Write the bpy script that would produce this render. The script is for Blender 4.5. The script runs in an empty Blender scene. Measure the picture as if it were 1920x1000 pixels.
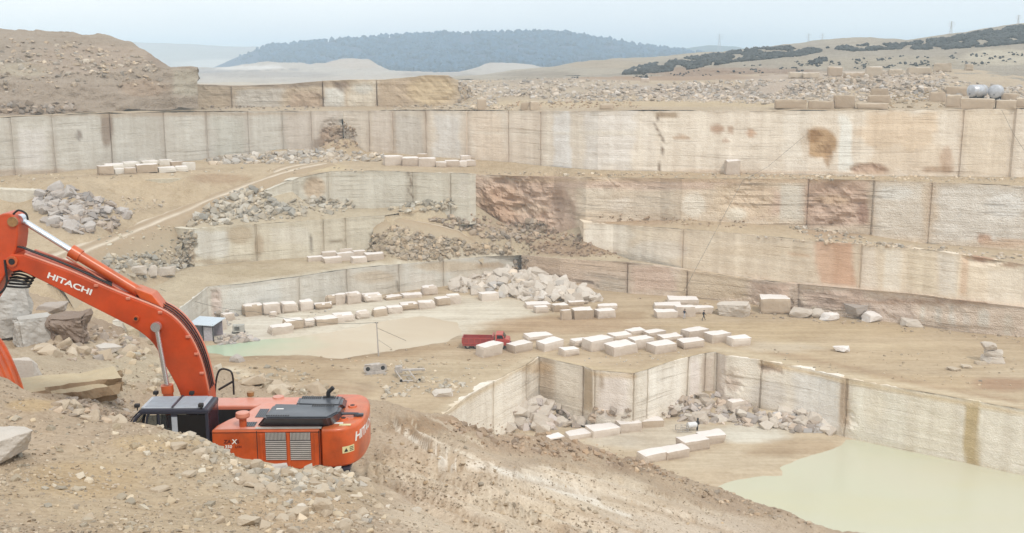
import bpy, bmesh, math, random
import numpy as np
from mathutils import Vector, Matrix, noise, geometry, Euler
from mathutils.bvhtree import BVHTree

random.seed(7)
RNG = np.random.default_rng(7)
scene = bpy.context.scene
COL = scene.collection

# ------------------------------------------------------------------ camera geometry
FPX = 1950.0
TH = math.atan(385.0 / FPX)
ST, CT = math.sin(TH), math.cos(TH)

def ray(px, py):
    u = (px - 960.0) / FPX
    v = (py - 500.0) / FPX
    return Vector((u, CT - v * ST, -ST - v * CT))

def onz(px, py, z):
    d = ray(px, py)
    return d * (z / d.z)

def ony(px, py, Y):
    d = ray(px, py)
    return d * (Y / d.y)

def proj(x, y, z):
    t = y * CT - z * ST
    t = max(t, 0.01)
    up = y * ST + z * CT
    return 960.0 + FPX * x / t, 500.0 - FPX * up / t, t

def projn(P):
    t = np.maximum(P[:, 1] * CT - P[:, 2] * ST, 0.01)
    up = P[:, 1] * ST + P[:, 2] * CT
    return 960.0 + FPX * P[:, 0] / t, 500.0 - FPX * up / t, t

cam_data = bpy.data.cameras.new('camera')
cam = bpy.data.objects.new('camera', cam_data)
COL.objects.link(cam)
cam.location = (0, 0, 0)
cam.rotation_euler = (math.pi / 2 - TH, 0, 0)
cam_data.sensor_width = 36.0
cam_data.lens = 36.0 * FPX / 1920.0
cam_data.clip_start = 0.5
cam_data.clip_end = 30000
scene.camera = cam

# ------------------------------------------------------------------ colour helpers
def lin1(c):
    c = c / 255.0
    return c / 12.92 if c <= 0.04045 else ((c + 0.055) / 1.055) ** 2.4

DESAT = 0.12
def lin(rgb, k=1.0):
    g = 0.3 * rgb[0] + 0.55 * rgb[1] + 0.15 * rgb[2]
    return tuple(min(0.95, lin1(c * (1 - DESAT) + g * DESAT) * k * q) for c, q in zip(rgb, (1.01, 1.0, 1.01)))

EH = 0.75    # albedo per photographed linear value, ground-like surfaces
EV = 1.07    # the same for upright faces

# ------------------------------------------------------------------ node helpers
class NT:
    def __init__(self, name):
        self.m = bpy.data.materials.new(name)
        self.m.use_nodes = True
        self.t = self.m.node_tree
        self.t.nodes.clear()
        self.out = self.n('ShaderNodeOutputMaterial')
        self.p = self.n('ShaderNodeBsdfPrincipled')
        self.l(self.p.outputs[0], self.out.inputs['Surface'])
    def n(self, typ, **kw):
        nd = self.t.nodes.new(typ)
        for k, v in kw.items():
            setattr(nd, k, v)
        return nd
    def l(self, a, b):
        self.t.links.new(a, b)
    def pos(self):
        return self.n('ShaderNodeNewGeometry').outputs['Position']
    def obj(self):
        return self.n('ShaderNodeTexCoord').outputs['Object']
    def vmul(self, a, v):
        nd = self.n('ShaderNodeVectorMath', operation='MULTIPLY')
        self.l(a, nd.inputs[0]); nd.inputs[1].default_value = v
        return nd.outputs[0]
    def noise(self, vec, scale, detail=4, rough=0.55, dist=0.0):
        nd = self.n('ShaderNodeTexNoise')
        self.l(vec, nd.inputs['Vector'])
        nd.inputs['Scale'].default_value = scale
        nd.inputs['Detail'].default_value = detail
        nd.inputs['Roughness'].default_value = rough
        nd.inputs['Distortion'].default_value = dist
        return nd.outputs[0]
    def math(self, op, a, b=None, clamp=False):
        nd = self.n('ShaderNodeMath', operation=op, use_clamp=clamp)
        for i, x in enumerate((a, b)):
            if x is None: continue
            if isinstance(x, (int, float)): nd.inputs[i].default_value = x
            else: self.l(x, nd.inputs[i])
        return nd.outputs[0]
    def remap(self, a, lo, hi, lo2=0.0, hi2=1.0):
        nd = self.n('ShaderNodeMapRange')
        self.l(a, nd.inputs[0])
        nd.inputs[1].default_value = lo; nd.inputs[2].default_value = hi
        nd.inputs[3].default_value = lo2; nd.inputs[4].default_value = hi2
        return nd.outputs[0]
    def mix(self, fac, a, b, mode='MIX'):
        nd = self.n('ShaderNodeMix', data_type='RGBA', blend_type=mode)
        if isinstance(fac, (int, float)): nd.inputs[0].default_value = fac
        else: self.l(fac, nd.inputs[0])
        for i, x in ((6, a), (7, b)):
            if isinstance(x, tuple): nd.inputs[i].default_value = (x[0], x[1], x[2], 1)
            else: self.l(x, nd.inputs[i])
        return nd.outputs[2]
    def bump(self, h, strength=0.3, dist=0.1):
        nd = self.n('ShaderNodeBump')
        nd.inputs['Strength'].default_value = strength
        nd.inputs['Distance'].default_value = dist
        self.l(h, nd.inputs['Height'])
        self.l(nd.outputs[0], self.p.inputs['Normal'])

def rock_mat(name, mott=0.25, streak=0.0, strata=0.0, size=1.0, bump=0.35, rough=0.9, tracks=0.0, fleck=0.0,
             rnd=0.0, lines=0.0, color=None, bdist=0.25, dark=(0.66, 0.59, 0.52), aniso=None):
    t = NT(name)
    pos = t.pos()
    if color is None:
        at = t.n('ShaderNodeAttribute', attribute_name='tint').outputs['Color']
    else:
        rgb = t.n('ShaderNodeRGB'); rgb.outputs[0].default_value = (*color, 1); at = rgb.outputs[0]
    n1 = t.noise(pos, 0.18 / size, 6, 0.6)
    n2 = t.noise(pos, 1.3 / size, 5, 0.65)
    acc = t.math('ADD', t.math('MULTIPLY', t.math('SUBTRACT', n1, 0.5), 1.6 * mott),
                 t.math('MULTIPLY', t.math('SUBTRACT', n2, 0.5), 1.5 * mott))
    h = t.math('ADD', t.math('MULTIPLY', n1, 0.6), t.math('MULTIPLY', n2, 0.5))
    if streak:
        v = t.vmul(pos, (0.55, 0.55, 0.035))
        ns = t.noise(v, 1.0 / size, 5, 0.6)
        acc = t.math('ADD', acc, t.math('MULTIPLY', t.math('SUBTRACT', ns, 0.5), 2.2 * streak))
    if strata:
        v = t.vmul(pos, (0.035, 0.035, 1.1))
        ns = t.noise(v, 1.0 / size, 5, 0.7, 0.3)
        acc = t.math('ADD', acc, t.math('MULTIPLY', t.math('SUBTRACT', ns, 0.5), 2.2 * strata))
        h = t.math('ADD', h, t.math('MULTIPLY', ns, 0.8))
    if lines:
        v = t.vmul(pos, (0.06, 0.06, 2.2))
        nl = t.noise(v, 1.0 / size, 4, 0.65, 0.4)
        gate = t.remap(t.noise(pos, 0.12 / size, 3, 0.5), 0.42, 0.62)
        ln = t.math('MULTIPLY', t.remap(nl, 0.56, 0.66), gate, clamp=True)
        acc = t.math('SUBTRACT', acc, t.math('MULTIPLY', ln, lines))
        h = t.math('SUBTRACT', h, t.math('MULTIPLY', ln, 0.7))
        sp = t.noise(pos, 2.6 / size, 3, 0.75)
        pit_ = t.math('MULTIPLY', t.remap(sp, 0.63, 0.72), t.remap(t.noise(pos, 0.22 / size, 3, 0.6), 0.48, 0.66), clamp=True)
        acc = t.math('SUBTRACT', acc, t.math('MULTIPLY', pit_, lines * 1.1))
        h = t.math('SUBTRACT', h, t.math('MULTIPLY', pit_, 0.8))
    if tracks:
        v = t.vmul(pos, aniso or (0.03, 0.42, 0.0))
        ns = t.noise(v, 1.0 / size, 5, 0.7, 0.6)
        ns = t.math('ADD', t.math('MULTIPLY', ns, .6), t.math('MULTIPLY', t.noise(t.vmul(pos, (.1, 1.3, 0)), 1.0 / size, 4, .7, .4), .4))
        acc = t.math('ADD', acc, t.math('MULTIPLY', t.math('SUBTRACT', ns, 0.5), 2.4 * tracks))
        h = t.math('ADD', h, t.math('MULTIPLY', ns, 0.5))
    if fleck:
        vo = t.n('ShaderNodeTexVoronoi', feature='F1')
        t.l(pos, vo.inputs['Vector']); vo.inputs['Scale'].default_value = 5.0 / size
        hue = t.n('ShaderNodeSeparateColor'); t.l(vo.outputs['Color'], hue.inputs[0])
        fl = t.math('SUBTRACT', hue.outputs[0], 0.5)
        acc = t.math('ADD', acc, t.math('MULTIPLY', fl, 0.9 * fleck))
        h = t.math('SUBTRACT', h, t.math('MULTIPLY', vo.outputs['Distance'], 0.35))
        n3 = t.noise(pos, 9.0 / size, 4, 0.7)
        acc = t.math('ADD', acc, t.math('MULTIPLY', t.math('SUBTRACT', n3, 0.5), 1.0 * fleck))
        h = t.math('ADD', h, t.math('MULTIPLY', n3, 0.2))
    if rnd:
        r = t.n('ShaderNodeObjectInfo').outputs['Random']
        acc = t.math('ADD', acc, t.math('MULTIPLY', t.math('SUBTRACT', r, 0.5), rnd))
    f = t.math('ADD', acc, 0.72, clamp=True)
    ml = t.mix(f, dark, (1.13, 1.13, 1.13))
    col = t.mix(1.0, at, ml, 'MULTIPLY')
    t.l(col, t.p.inputs['Base Color'])
    t.p.inputs['Roughness'].default_value = rough
    t.p.inputs['Specular IOR Level'].default_value = 0.2
    if bump:
        t.bump(h, bump, bdist * size)
    return t.m

MAT = {}
MAT['cut_wall'] = rock_mat('cut_stone_face', mott=0.32, streak=0.46, strata=0.12, lines=.30, bump=0.55, bdist=0.3, fleck=.13)
MAT['rough_wall'] = rock_mat('broken_stone_face', mott=0.34, streak=0.22, strata=0.4, lines=.42, bump=0.8, bdist=0.5, fleck=.18)
MAT['floor'] = rock_mat('quarry_floor_dirt', mott=0.6, tracks=0.85, bump=0.45, bdist=0.3)
MAT['terrace'] = rock_mat('terrace_dirt', mott=0.7, tracks=0.2, bump=0.6, bdist=0.4, fleck=0.22, size=1.4)
MAT['plateau'] = rock_mat('plateau_dirt', mott=0.36, tracks=0.1, bump=0.6, bdist=0.6, fleck=0.2, size=3.0)
MAT['near'] = rock_mat('near_dirt', mott=0.36, bump=0.75, bdist=0.07, fleck=0.4, size=0.3, dark=(0.56, 0.48, 0.41))
MAT['far'] = rock_mat('far_land', mott=0.4, strata=0.15, bump=0.5, bdist=3.0, size=12.0)
MAT['hill'] = rock_mat('hill_soil', mott=0.75, strata=0.2, bump=0.8, bdist=1.0, size=3.5, fleck=0.5)

def principled(name, color, rough=0.5, spec=0.5, metal=0.0, var=0.0, vscale=3.0, dust=0.0, dustcol=(0.62, 0.52, 0.42), bump=0.0):
    t = NT(name)
    base = color
    p = t.obj()
    c = None
    if var:
        n = t.noise(p, vscale, 5, 0.6)
        f = t.remap(n, 0.3, 0.7)
        c = t.mix(f, tuple(x * (1 - var) for x in color), tuple(min(1, x * (1 + var)) for x in color))
    if dust:
        n = t.noise(p, vscale * 0.7, 6, 0.7)
        g = t.n('ShaderNodeNewGeometry')
        sx = t.n('ShaderNodeSeparateXYZ'); t.l(g.outputs['Normal'], sx.inputs[0])
        up = t.remap(sx.outputs[2], -0.2, 1.0, 0.25, 1.0)
        f = t.math('MULTIPLY', t.math('MULTIPLY', t.remap(n, 0.25, 0.75), up), dust, clamp=True)
        c = t.mix(f, c if c is not None else color, dustcol)
    if c is None:
        t.p.inputs['Base Color'].default_value = (*color, 1)
    else:
        t.l(c, t.p.inputs['Base Color'])
    t.p.inputs['Roughness'].default_value = rough
    t.p.inputs['Specular IOR Level'].default_value = spec
    t.p.inputs['Metallic'].default_value = metal
    if bump:
        t.bump(t.noise(p, vscale * 4, 4, 0.6), bump, 0.05)
    return t.m

# ------------------------------------------------------------------ object helpers
def tag(o, label=None, cat=None, group=None, kind=None):
    if label: o['label'] = label
    if cat: o['category'] = cat
    if group: o['group'] = group
    if kind: o['kind'] = kind
    return o

def mesh_obj(name, verts, faces, mat, tint=None, smooth=False, parent=None):
    me = bpy.data.meshes.new(name)
    me.from_pydata([tuple(v) for v in verts], [], [tuple(f) for f in faces])
    if tint is not None:
        ca = me.color_attributes.new('tint', 'FLOAT_COLOR', 'POINT')
        buf = np.ones((len(verts), 4), dtype=np.float32)
        buf[:, :3] = tint
        ca.data.foreach_set('color', buf.ravel())
    if smooth:
        me.polygons.foreach_set('use_smooth', [True] * len(me.polygons))
    for m in (mat if isinstance(mat, (list, tuple)) else [mat]):
        me.materials.append(m)
    me.update()
    o = bpy.data.objects.new(name, me)
    COL.objects.link(o)
    if parent: o.parent = parent
    return o

def bm_obj(name, bm, mat, parent=None, smooth=False):
    me = bpy.data.meshes.new(name)
    bmesh.ops.recalc_face_normals(bm, faces=bm.faces[:])
    bm.to_mesh(me); bm.free()
    if smooth:
        me.polygons.foreach_set('use_smooth', [True] * len(me.polygons))
    for m in (mat if isinstance(mat, (list, tuple)) else [mat]):
        me.materials.append(m)
    o = bpy.data.objects.new(name, me)
    COL.objects.link(o)
    if parent: o.parent = parent
    return o

# ------------------------------------------------------------------ noise in numpy (value noise, vectorised)
_P = RNG.random((64, 64, 64)).astype(np.float32)
def vnoise(P, scale=1.0, octaves=3, gain=0.5, aniso=(1, 1, 1), seed=0):
    Q = np.asarray(P, dtype=np.float64) * np.array(aniso) * scale + seed * 17.31
    out = np.zeros(len(Q)); amp = 1.0; tot = 0.0
    for o in range(octaves):
        i = np.floor(Q).astype(int); f = Q - i
        f = f * f * (3 - 2 * f)
        r = 0
        for dx in (0, 1):
            for dy in (0, 1):
                for dz in (0, 1):
                    w = (f[:, 0] if dx else 1 - f[:, 0]) * (f[:, 1] if dy else 1 - f[:, 1]) * (f[:, 2] if dz else 1 - f[:, 2])
                    r = r + w * _P[(i[:, 0] + dx) % 64, (i[:, 1] + dy) % 64, (i[:, 2] + dz) % 64]
        out += amp * r; tot += amp
        amp *= gain; Q = Q * 2.03 + 5.7
    return out / tot - 0.5          # about -0.5 .. 0.5

def sstep(a, b, x):
    t = np.clip((x - a) / (b - a), 0, 1)
    return t * t * (3 - 2 * t)

def paint(P, base, patches, k, nscale=0.12, namp=0.9):
    """natural colour of a rock or dirt surface: a base colour plus stained or differently coloured areas with uneven borders"""
    P = np.asarray(P, dtype=float)
    px, py, t = projn(P)
    col = np.tile(np.array(lin(base, k)), (len(P), 1))
    n1 = vnoise(P, nscale, 4, 0.6, seed=3); n2 = vnoise(P, nscale * 3, 3, 0.6, seed=9)
    for pt in patches:
        kind = pt[0]
        if kind == 'e':                       # blob
            _, cx, cy, rx, ry, c, a = pt[:7]
            sharp = pt[7] if len(pt) > 7 else 0.5
            d = np.sqrt(((px - cx) / rx) ** 2 + ((py - cy) / ry) ** 2) + (n1 * namp + n2 * 0.5 * namp) * (1.3 - sharp)
            w = a * (1 - sstep(0.55 + 0.35 * sharp, 1.15 - 0.1 * sharp, d))
        elif kind == 'r':                     # panel-like
            _, x0, y0, x1, y1, c, a = pt[:7]
            sharp = pt[7] if len(pt) > 7 else 0.6
            cx, cy, rx, ry = (x0 + x1) / 2, (y0 + y1) / 2, abs(x1 - x0) / 2, abs(y1 - y0) / 2
            ex, ey = np.abs(px - cx) / rx, np.abs(py - cy) / ry
            d = np.maximum(ex + (n1 * 1.4 + n2) * .9 * (1.25 - sharp), ey * .93 + (n1 + n2 * 0.8) * 0.9 * (1.2 - sharp))
            w = a * (1 - sstep(0.62 + .22 * sharp, 1.12, d))
        else:                                 # line
            _, pts, wd, c, a = pt[:5]
            d = np.full(len(P), 1e9)
            for (ax, ay), (bx, by) in zip(pts[:-1], pts[1:]):
                ux, uy = bx - ax, by - ay
                L = ux * ux + uy * uy
                s = np.clip(((px - ax) * ux + (py - ay) * uy) / L, 0, 1)
                d = np.minimum(d, np.hypot(px - ax - s * ux, py - ay - s * uy))
            w = a * (1 - sstep(0.3, 1.0, d / wd + (n2 + n1) * 0.6))
        cc = np.array(lin(c, k))
        col = col * (1 - w[:, None]) + cc[None] * w[:, None]
    return col

def rbf(ctrl):
    C = np.array([tuple(c) for c in ctrl], dtype=float)
    A = C[:, :2]
    n = len(A)
    D = np.sqrt(((A[:, None] - A[None]) ** 2).sum(-1))
    M = np.zeros((n + 3, n + 3))
    M[:n, :n] = D + np.eye(n) * 1e-3
    M[:n, n] = 1; M[:n, n + 1:] = A
    M[n, :n] = 1; M[n + 1:, :n] = A.T
    rhs = np.zeros(n + 3); rhs[:n] = C[:, 2]
    w = np.linalg.lstsq(M, rhs, rcond=None)[0]
    def f(XY):
        XY = np.asarray(XY, dtype=float)
        out = np.empty(len(XY))
        for s in range(0, len(XY), 4000):
            q = XY[s:s + 4000]
            d = np.sqrt(((q[:, None] - A[None]) ** 2).sum(-1))
            out[s:s + 4000] = d @ w[:n] + w[n] + q @ w[n + 1:]
        return out
    return f

TERR_V, TERR_F = [], []          # everything that can carry a stone or a block
def remember(verts, faces):
    b = len(TERR_V)
    TERR_V.extend([tuple(v) for v in verts])
    TERR_F.extend([tuple(i + b for i in f) for f in faces])

def gnoise(P, amp):
    Q = np.array(P, dtype=float).copy(); Q[:, 2] = 0
    return amp * (1.3 * vnoise(Q, 0.09, 3, 0.5, seed=1) + 0.5 * vnoise(Q, 0.6, 2, 0.5, seed=2))

def floor_patch(name, boundary, controls, cell, base, patches, mat, label, amp=0.35, mounds=(), cat='ground', k=None, flat=(), skirt=7.0):
    """a terrace or floor: constrained triangulation inside an outline, smooth height through the control points"""
    bd = []
    n = len(boundary)
    for i in range(n):
        a, b = Vector(boundary[i]), Vector(boundary[(i + 1) % n])
        L = (b - a).length
        m = max(1, int(L / cell))
        for j in range(m):
            bd.append(a.lerp(b, j / m))
    f = rbf([tuple(p) for p in list(boundary) + list(controls)] + [tuple(p) for p in bd[::4]] if len(bd) < 900 else [tuple(p) for p in list(boundary) + list(controls)])
    B = np.array([(p.x, p.y) for p in bd])
    x0, y0 = B.min(0); x1, y1 = B.max(0)
    gx = np.arange(x0, x1, cell); gy = np.arange(y0, y1, cell)
    G = np.array([(x + (0.5 * cell if (j % 2) else 0), y) for j, y in enumerate(gy) for x in gx])
    G += RNG.uniform(-0.2, 0.2, G.shape) * cell
    # point in polygon
    inside = np.zeros(len(G), bool)
    j = len(B) - 1
    for i in range(len(B)):
        yi, yj, xi, xj = B[i, 1], B[j, 1], B[i, 0], B[j, 0]
        if yi != yj:
            c = ((yi > G[:, 1]) != (yj > G[:, 1])) & (G[:, 0] < (xj - xi) * (G[:, 1] - yi) / (yj - yi) + xi)
            inside ^= c
        j = i
    G = G[inside]
    if len(G):
        keep = np.ones(len(G), bool)
        for s in range(0, len(G), 3000):
            d = ((G[s:s + 3000, None] - B[None]) ** 2).sum(-1).min(1)
            keep[s:s + 3000] = d > (0.45 * cell) ** 2
        G = G[keep]
    pts = [Vector((x, y)) for x, y in B] + [Vector((x, y)) for x, y in G]
    nb = len(B)
    r = geometry.delaunay_2d_cdt(pts, [(i, (i + 1) % nb) for i in range(nb)], [list(range(nb))], 1, 1e-4)
    vo, fo, orig = r[0], r[2], r[3]
    XY = np.array([(v.x, v.y) for v in vo])
    Z = f(XY)
    for i, o in enumerate(orig):
        if o and o[0] < nb:
            Z[i] = bd[o[0]].z
    V = np.column_stack([XY, Z])
    nz = gnoise(V, amp)
    isb = np.array([bool(o) and o[0] < nb for o in orig])
    for (mx, my, rx, ry, ang, hh) in mounds:
        dx, dy = V[:, 0] - mx, V[:, 1] - my
        c, s = math.cos(ang), math.sin(ang)
        d = np.sqrt(((dx * c + dy * s) / rx) ** 2 + ((-dx * s + dy * c) / ry) ** 2)
        d = d + 0.5 * vnoise(V, 0.15, 3, seed=5)
        nz = nz + hh * (1 - sstep(0.15, 1.05, d)) * np.where(isb, 0.0, 1.0)
    for poly, drop in flat:
        pass
    V[:, 2] += nz
    for poly, z in flat:                      # shallow basin under the water sheet
        pp = np.array(poly); ins = np.zeros(len(V), bool); j = len(pp) - 1
        dist = np.full(len(V), 1e9)
        for i in range(len(pp)):
            yi, yj, xi, xj = pp[i, 1], pp[j, 1], pp[i, 0], pp[j, 0]
            if yi != yj:
                ins ^= ((yi > V[:, 1]) != (yj > V[:, 1])) & (V[:, 0] < (xj - xi) * (V[:, 1] - yi) / (yj - yi) + xi)
            ux, uy = xj - xi, yj - yi
            s_ = np.clip(((V[:, 0] - xi) * ux + (V[:, 1] - yi) * uy) / (ux * ux + uy * uy), 0, 1)
            dist = np.minimum(dist, np.hypot(V[:, 0] - xi - s_ * ux, V[:, 1] - yi - s_ * uy))
            j = i
        sd = np.where(ins, dist, -dist) + 3.0 * vnoise(V * np.array([1, 1, 0]), .2, 3, seed=33)
        w = sstep(-2.5, 2.5, sd)
        V[:, 2] = V[:, 2] * (1 - w) + (z - .1) * w
        V[:, 2] = np.where((w < .03) & (dist < 14), np.maximum(V[:, 2], z + .36), V[:, 2])
    tint = paint(V, base, patches, EH if k is None else k)
    fo = [tuple(f_) for f_ in fo]
    idx = {}
    for i, o in enumerate(orig):
        for q in o:
            if q < nb: idx[q] = i
    ring = [idx[q] for q in range(nb) if q in idx]
    b0 = len(V); cx_, cy_ = V[ring, 0].mean(), V[ring, 1].mean()
    low = V[ring].copy(); low[:, 2] -= skirt
    V = np.concatenate([V, low]); tint = np.concatenate([tint, tint[ring] * .93])
    wd = np.full(len(ring), 1e9)
    for wl in WALLS.values():
        for a_, b_ in zip(wl[:-1], wl[1:]):
            ux, uy = b_[0] - a_[0], b_[1] - a_[1]
            s_ = np.clip(((V[ring, 0] - a_[0]) * ux + (V[ring, 1] - a_[1]) * uy) / (ux * ux + uy * uy), 0, 1)
            wd = np.minimum(wd, np.hypot(V[ring, 0] - a_[0] - s_ * ux, V[ring, 1] - a_[1] - s_ * uy))
    fo += [(ring[i], ring[(i + 1) % len(ring)], b0 + (i + 1) % len(ring), b0 + i) for i in range(len(ring)) if min(wd[i], wd[(i + 1) % len(ring)]) > 1.6]
    o = mesh_obj(name, V, fo, mat, tint, smooth=False)
    o.data.polygons.foreach_set('use_smooth', [len(p.vertices) == 3 for p in o.data.polygons])
    tag(o, label, cat, kind='structure')
    remember(V, fo)
    return o

def wpts(spec, mode, z):
    """(px, py_top, py_base[, z]) -> X, Y, z_top, z_base"""
    out = []
    for s in spec:
        px, pt, pb = s[:3]
        if mode == 'b':
            p = onz(px, pb, z); dd = ray(px, pt); zt = dd.z / dd.y * p.y; zb = z
            # same plan position for the top: keep X,Y of the base
            X, Y = p.x, p.y
        else:
            p = onz(px, pt, z); dd = ray(px, pb); zb = dd.z / dd.y * p.y; zt = z
            X, Y = p.x, p.y
        out.append((X, Y, zt, zb))
    return out

WALLS = {}
def quarry_wall(name, W, label, base, mat, joints=(), patches=(), amp=0.12, roughs=(), below=1.2, seed=0, cell=0.55, cap=2.0,
                panel=0.18, chip=0.25, namp=0.35, jw=0.2, jdepth=0.2, jcol=(150, 128, 105), kk=None, lean=0.0, ends=False, gain=1.0):
    """upright cut face along a plan polyline; joints are saw grooves, panels between them stand slightly proud of each other"""
    ret = []
    for a, b in ((W[0], W[1]), (W[-1], W[-2])):
        d = Vector((b[0] - a[0], b[1] - a[1])).normalized(); n = Vector((d.y, -d.x))
        if n.dot(Vector((-a[0], -a[1]))) < 0: n = -n
        rl = 7 if ends in (True, 'start') else ends
        ret.append((a[0] - n.x * rl - d.x * .4, a[1] - n.y * rl - d.y * .4, a[2] - .1, a[3]))
    if ends == 'start': W = [ret[0]] + list(W)
    elif ends: W = [ret[0]] + list(W) + [ret[1]]
    P = [Vector((w[0], w[1])) for w in W]
    cum = [0.0]
    for a, b in zip(P[:-1], P[1:]): cum.append(cum[-1] + (b - a).length)
    L = cum[-1]
    def at(s):
        for i in range(len(P) - 1):
            if s <= cum[i + 1] or i == len(P) - 2:
                f = (s - cum[i]) / max(1e-6, cum[i + 1] - cum[i])
                a, b = W[i], W[i + 1]
                return i, [a[j] + (b[j] - a[j]) * f for j in range(4)]
    # joint positions along the wall by pixel column
    js = []
    for jx in joints:
        best = None
        for q in range(int(L / 0.25)):
            s = q * 0.25
            i, w = at(s)
            px = proj(w[0], w[1], w[3])[0]
            if best is None or abs(px - jx) < best[0]: best = (abs(px - jx), s)
        js.append(best[1])
    js.sort()
    S = set(np.round(np.linspace(0, L, max(2, int(L / cell) + 1)), 3))
    S |= {round(c, 3) for c in cum}
    for s in js:
        S = {q for q in S if abs(q - s) > jw * 1.6}
        S |= {round(s + d, 3) for d in (-jw * 1.5, -jw, -jw * 0.8, jw * 0.8, jw, jw * 1.5)}
    S = sorted(q for q in S if 0 <= q <= L)
    rnd = random.Random(seed + 11)
    poff = [rnd.uniform(-panel, panel) for _ in range(len(js) + 1)]
    pcol = [1 + rnd.uniform(-0.045, 0.045) for _ in range(len(js) + 1)]
    segn = []
    for a, b in zip(P[:-1], P[1:]):
        d = (b - a).normalized(); n = Vector((d.y, -d.x))
        m = (a + b) / 2
        if n.dot(-m) < 0: n = -n
        segn.append(n)
    if ends:
        d = (P[1] - P[2]).normalized(); n = Vector((-(P[1] - P[0]).y, (P[1] - P[0]).x)).normalized(); segn[0] = n if n.dot(d) > 0 else -n
        if ends != 'start': d = (P[-2] - P[-3]).normalized(); n = Vector((-(P[-1] - P[-2]).y, (P[-1] - P[-2]).x)).normalized(); segn[-1] = n if n.dot(d) > 0 else -n
    hmax = max(w[2] - w[3] for w in W) + below
    nv = max(3, int(hmax / cell) + 1)
    base_pts = np.zeros((len(S), nv, 3)); nrm = np.zeros((len(S), 2)); pc = np.zeros(len(S)); jm = np.zeros(len(S)); po = np.zeros(len(S))
    for ci, s in enumerate(S):
        i, w = at(s)
        n = segn[i].copy()
        for q in (i - 1, i + 1):
            if 0 <= q < len(segn):
                cpos = cum[i] if q < i else cum[i + 1]
                if abs(s - cpos) < 0.02: n = (segn[i] + segn[q]).normalized()
        nrm[ci] = n
        k = sum(1 for q in js if q <= s)
        po[ci] = poff[k]; pc[ci] = pcol[k]
        jm[ci] = 1.0 if any(abs(s - q) <= jw * 0.85 for q in js) else 0.0
        base_pts[ci, :, 0] = w[0]; base_pts[ci, :, 1] = w[1]
        base_pts[ci, :, 2] = np.linspace(w[2], w[3] - below, nv)
    V = base_pts.reshape(-1, 3)
    N = np.repeat(nrm, nv, axis=0)
    rowf = np.tile(np.linspace(0, 1, nv), len(S))
    px, py, t = projn(V)
    d = amp * 2 * vnoise(V, 0.5, 3, 0.55, seed=seed) + amp * 1.2 * vnoise(V, 0.9, 3, 0.5, aniso=(0.12, 0.12, 1.3), seed=seed + 1)
    d += np.repeat(po, nv)
    for (cx, cy, rx, ry, a) in roughs:
        dd = np.sqrt(((px - cx) / rx) ** 2 + ((py - cy) / ry) ** 2)
        w = 1 - sstep(0.6, 1.1, dd + 0.5 * vnoise(V, 0.1, 3, seed=4))
        d += w * a * (2.4 * vnoise(V, 0.35, 4, 0.6, seed=seed + 2) + 0.9 * vnoise(V, 1.1, 3, 0.6, aniso=(0.3, 0.3, 1), seed=seed + 3) - 0.35)
    d -= np.repeat(jm, nv) * jdepth
    # chipped upper arris
    lip = np.clip(1 - rowf * nv / 1.5, 0, 1)
    d += lip * (.10 + chip * .8 * vnoise(V, 0.6, 2, seed=8))
    V = V.copy()
    V[:, 0] += N[:, 0] * d; V[:, 1] += N[:, 1] * d
    V[:, 0] += N[:, 0] * lean * rowf; V[:, 1] += N[:, 1] * lean * rowf
    top = rowf == 0
    V[top, 2] += 0.03 - chip * 1.6 * np.abs(vnoise(V[top], 0.5, 3, .6, seed=8))
    faces = []
    for c in range(len(S) - 1):
        for r_ in range(nv - 1):
            a = c * nv + r_
            faces.append((a, a + 1, a + nv + 1, a + nv))
    tint = paint(V, base, patches, EV if kk is None else kk, namp=namp)
    tint = tint * np.repeat(pc, nv)[:, None] * np.array(gain)
    jr = np.zeros(len(V))
    sarr = np.repeat(np.array(S), nv)
    for q in js:
        w = rnd.uniform(0.55, 1.0)
        jr = np.maximum(jr, w * np.exp(-((sarr - q) / (0.5 + 0.8 * rnd.random())) ** 2) * np.clip(0.75 + 1.4 * vnoise(V, 0.3, 3, aniso=(1, 1, 0.5), seed=6), 0, 1))
    jc = np.array(lin(jcol, EV))
    tint = tint * (1 - 0.5 * jr[:, None]) + jc * 0.5 * jr[:, None]
    # cap strip back over the ground above
    Vl = [tuple(v) for v in V]; tl = [tuple(c) for c in tint]
    b0 = len(Vl)
    for c in range(len(S)):
        i0 = c * nv
        Vl.append((V[i0, 0] - nrm[c, 0] * cap, V[i0, 1] - nrm[c, 1] * cap, V[i0, 2] - 0.12)); tl.append(tl[i0])
    for c in range(len(S) - 1):
        faces.append((c * nv, (c + 1) * nv, b0 + c + 1, b0 + c))
    o = mesh_obj(name, Vl, faces, mat, np.array(tl), smooth=False)
    tag(o, label, 'quarry face', kind='structure')
    remember(Vl, faces)
    WALLS[name + label] = W
    return o

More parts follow.
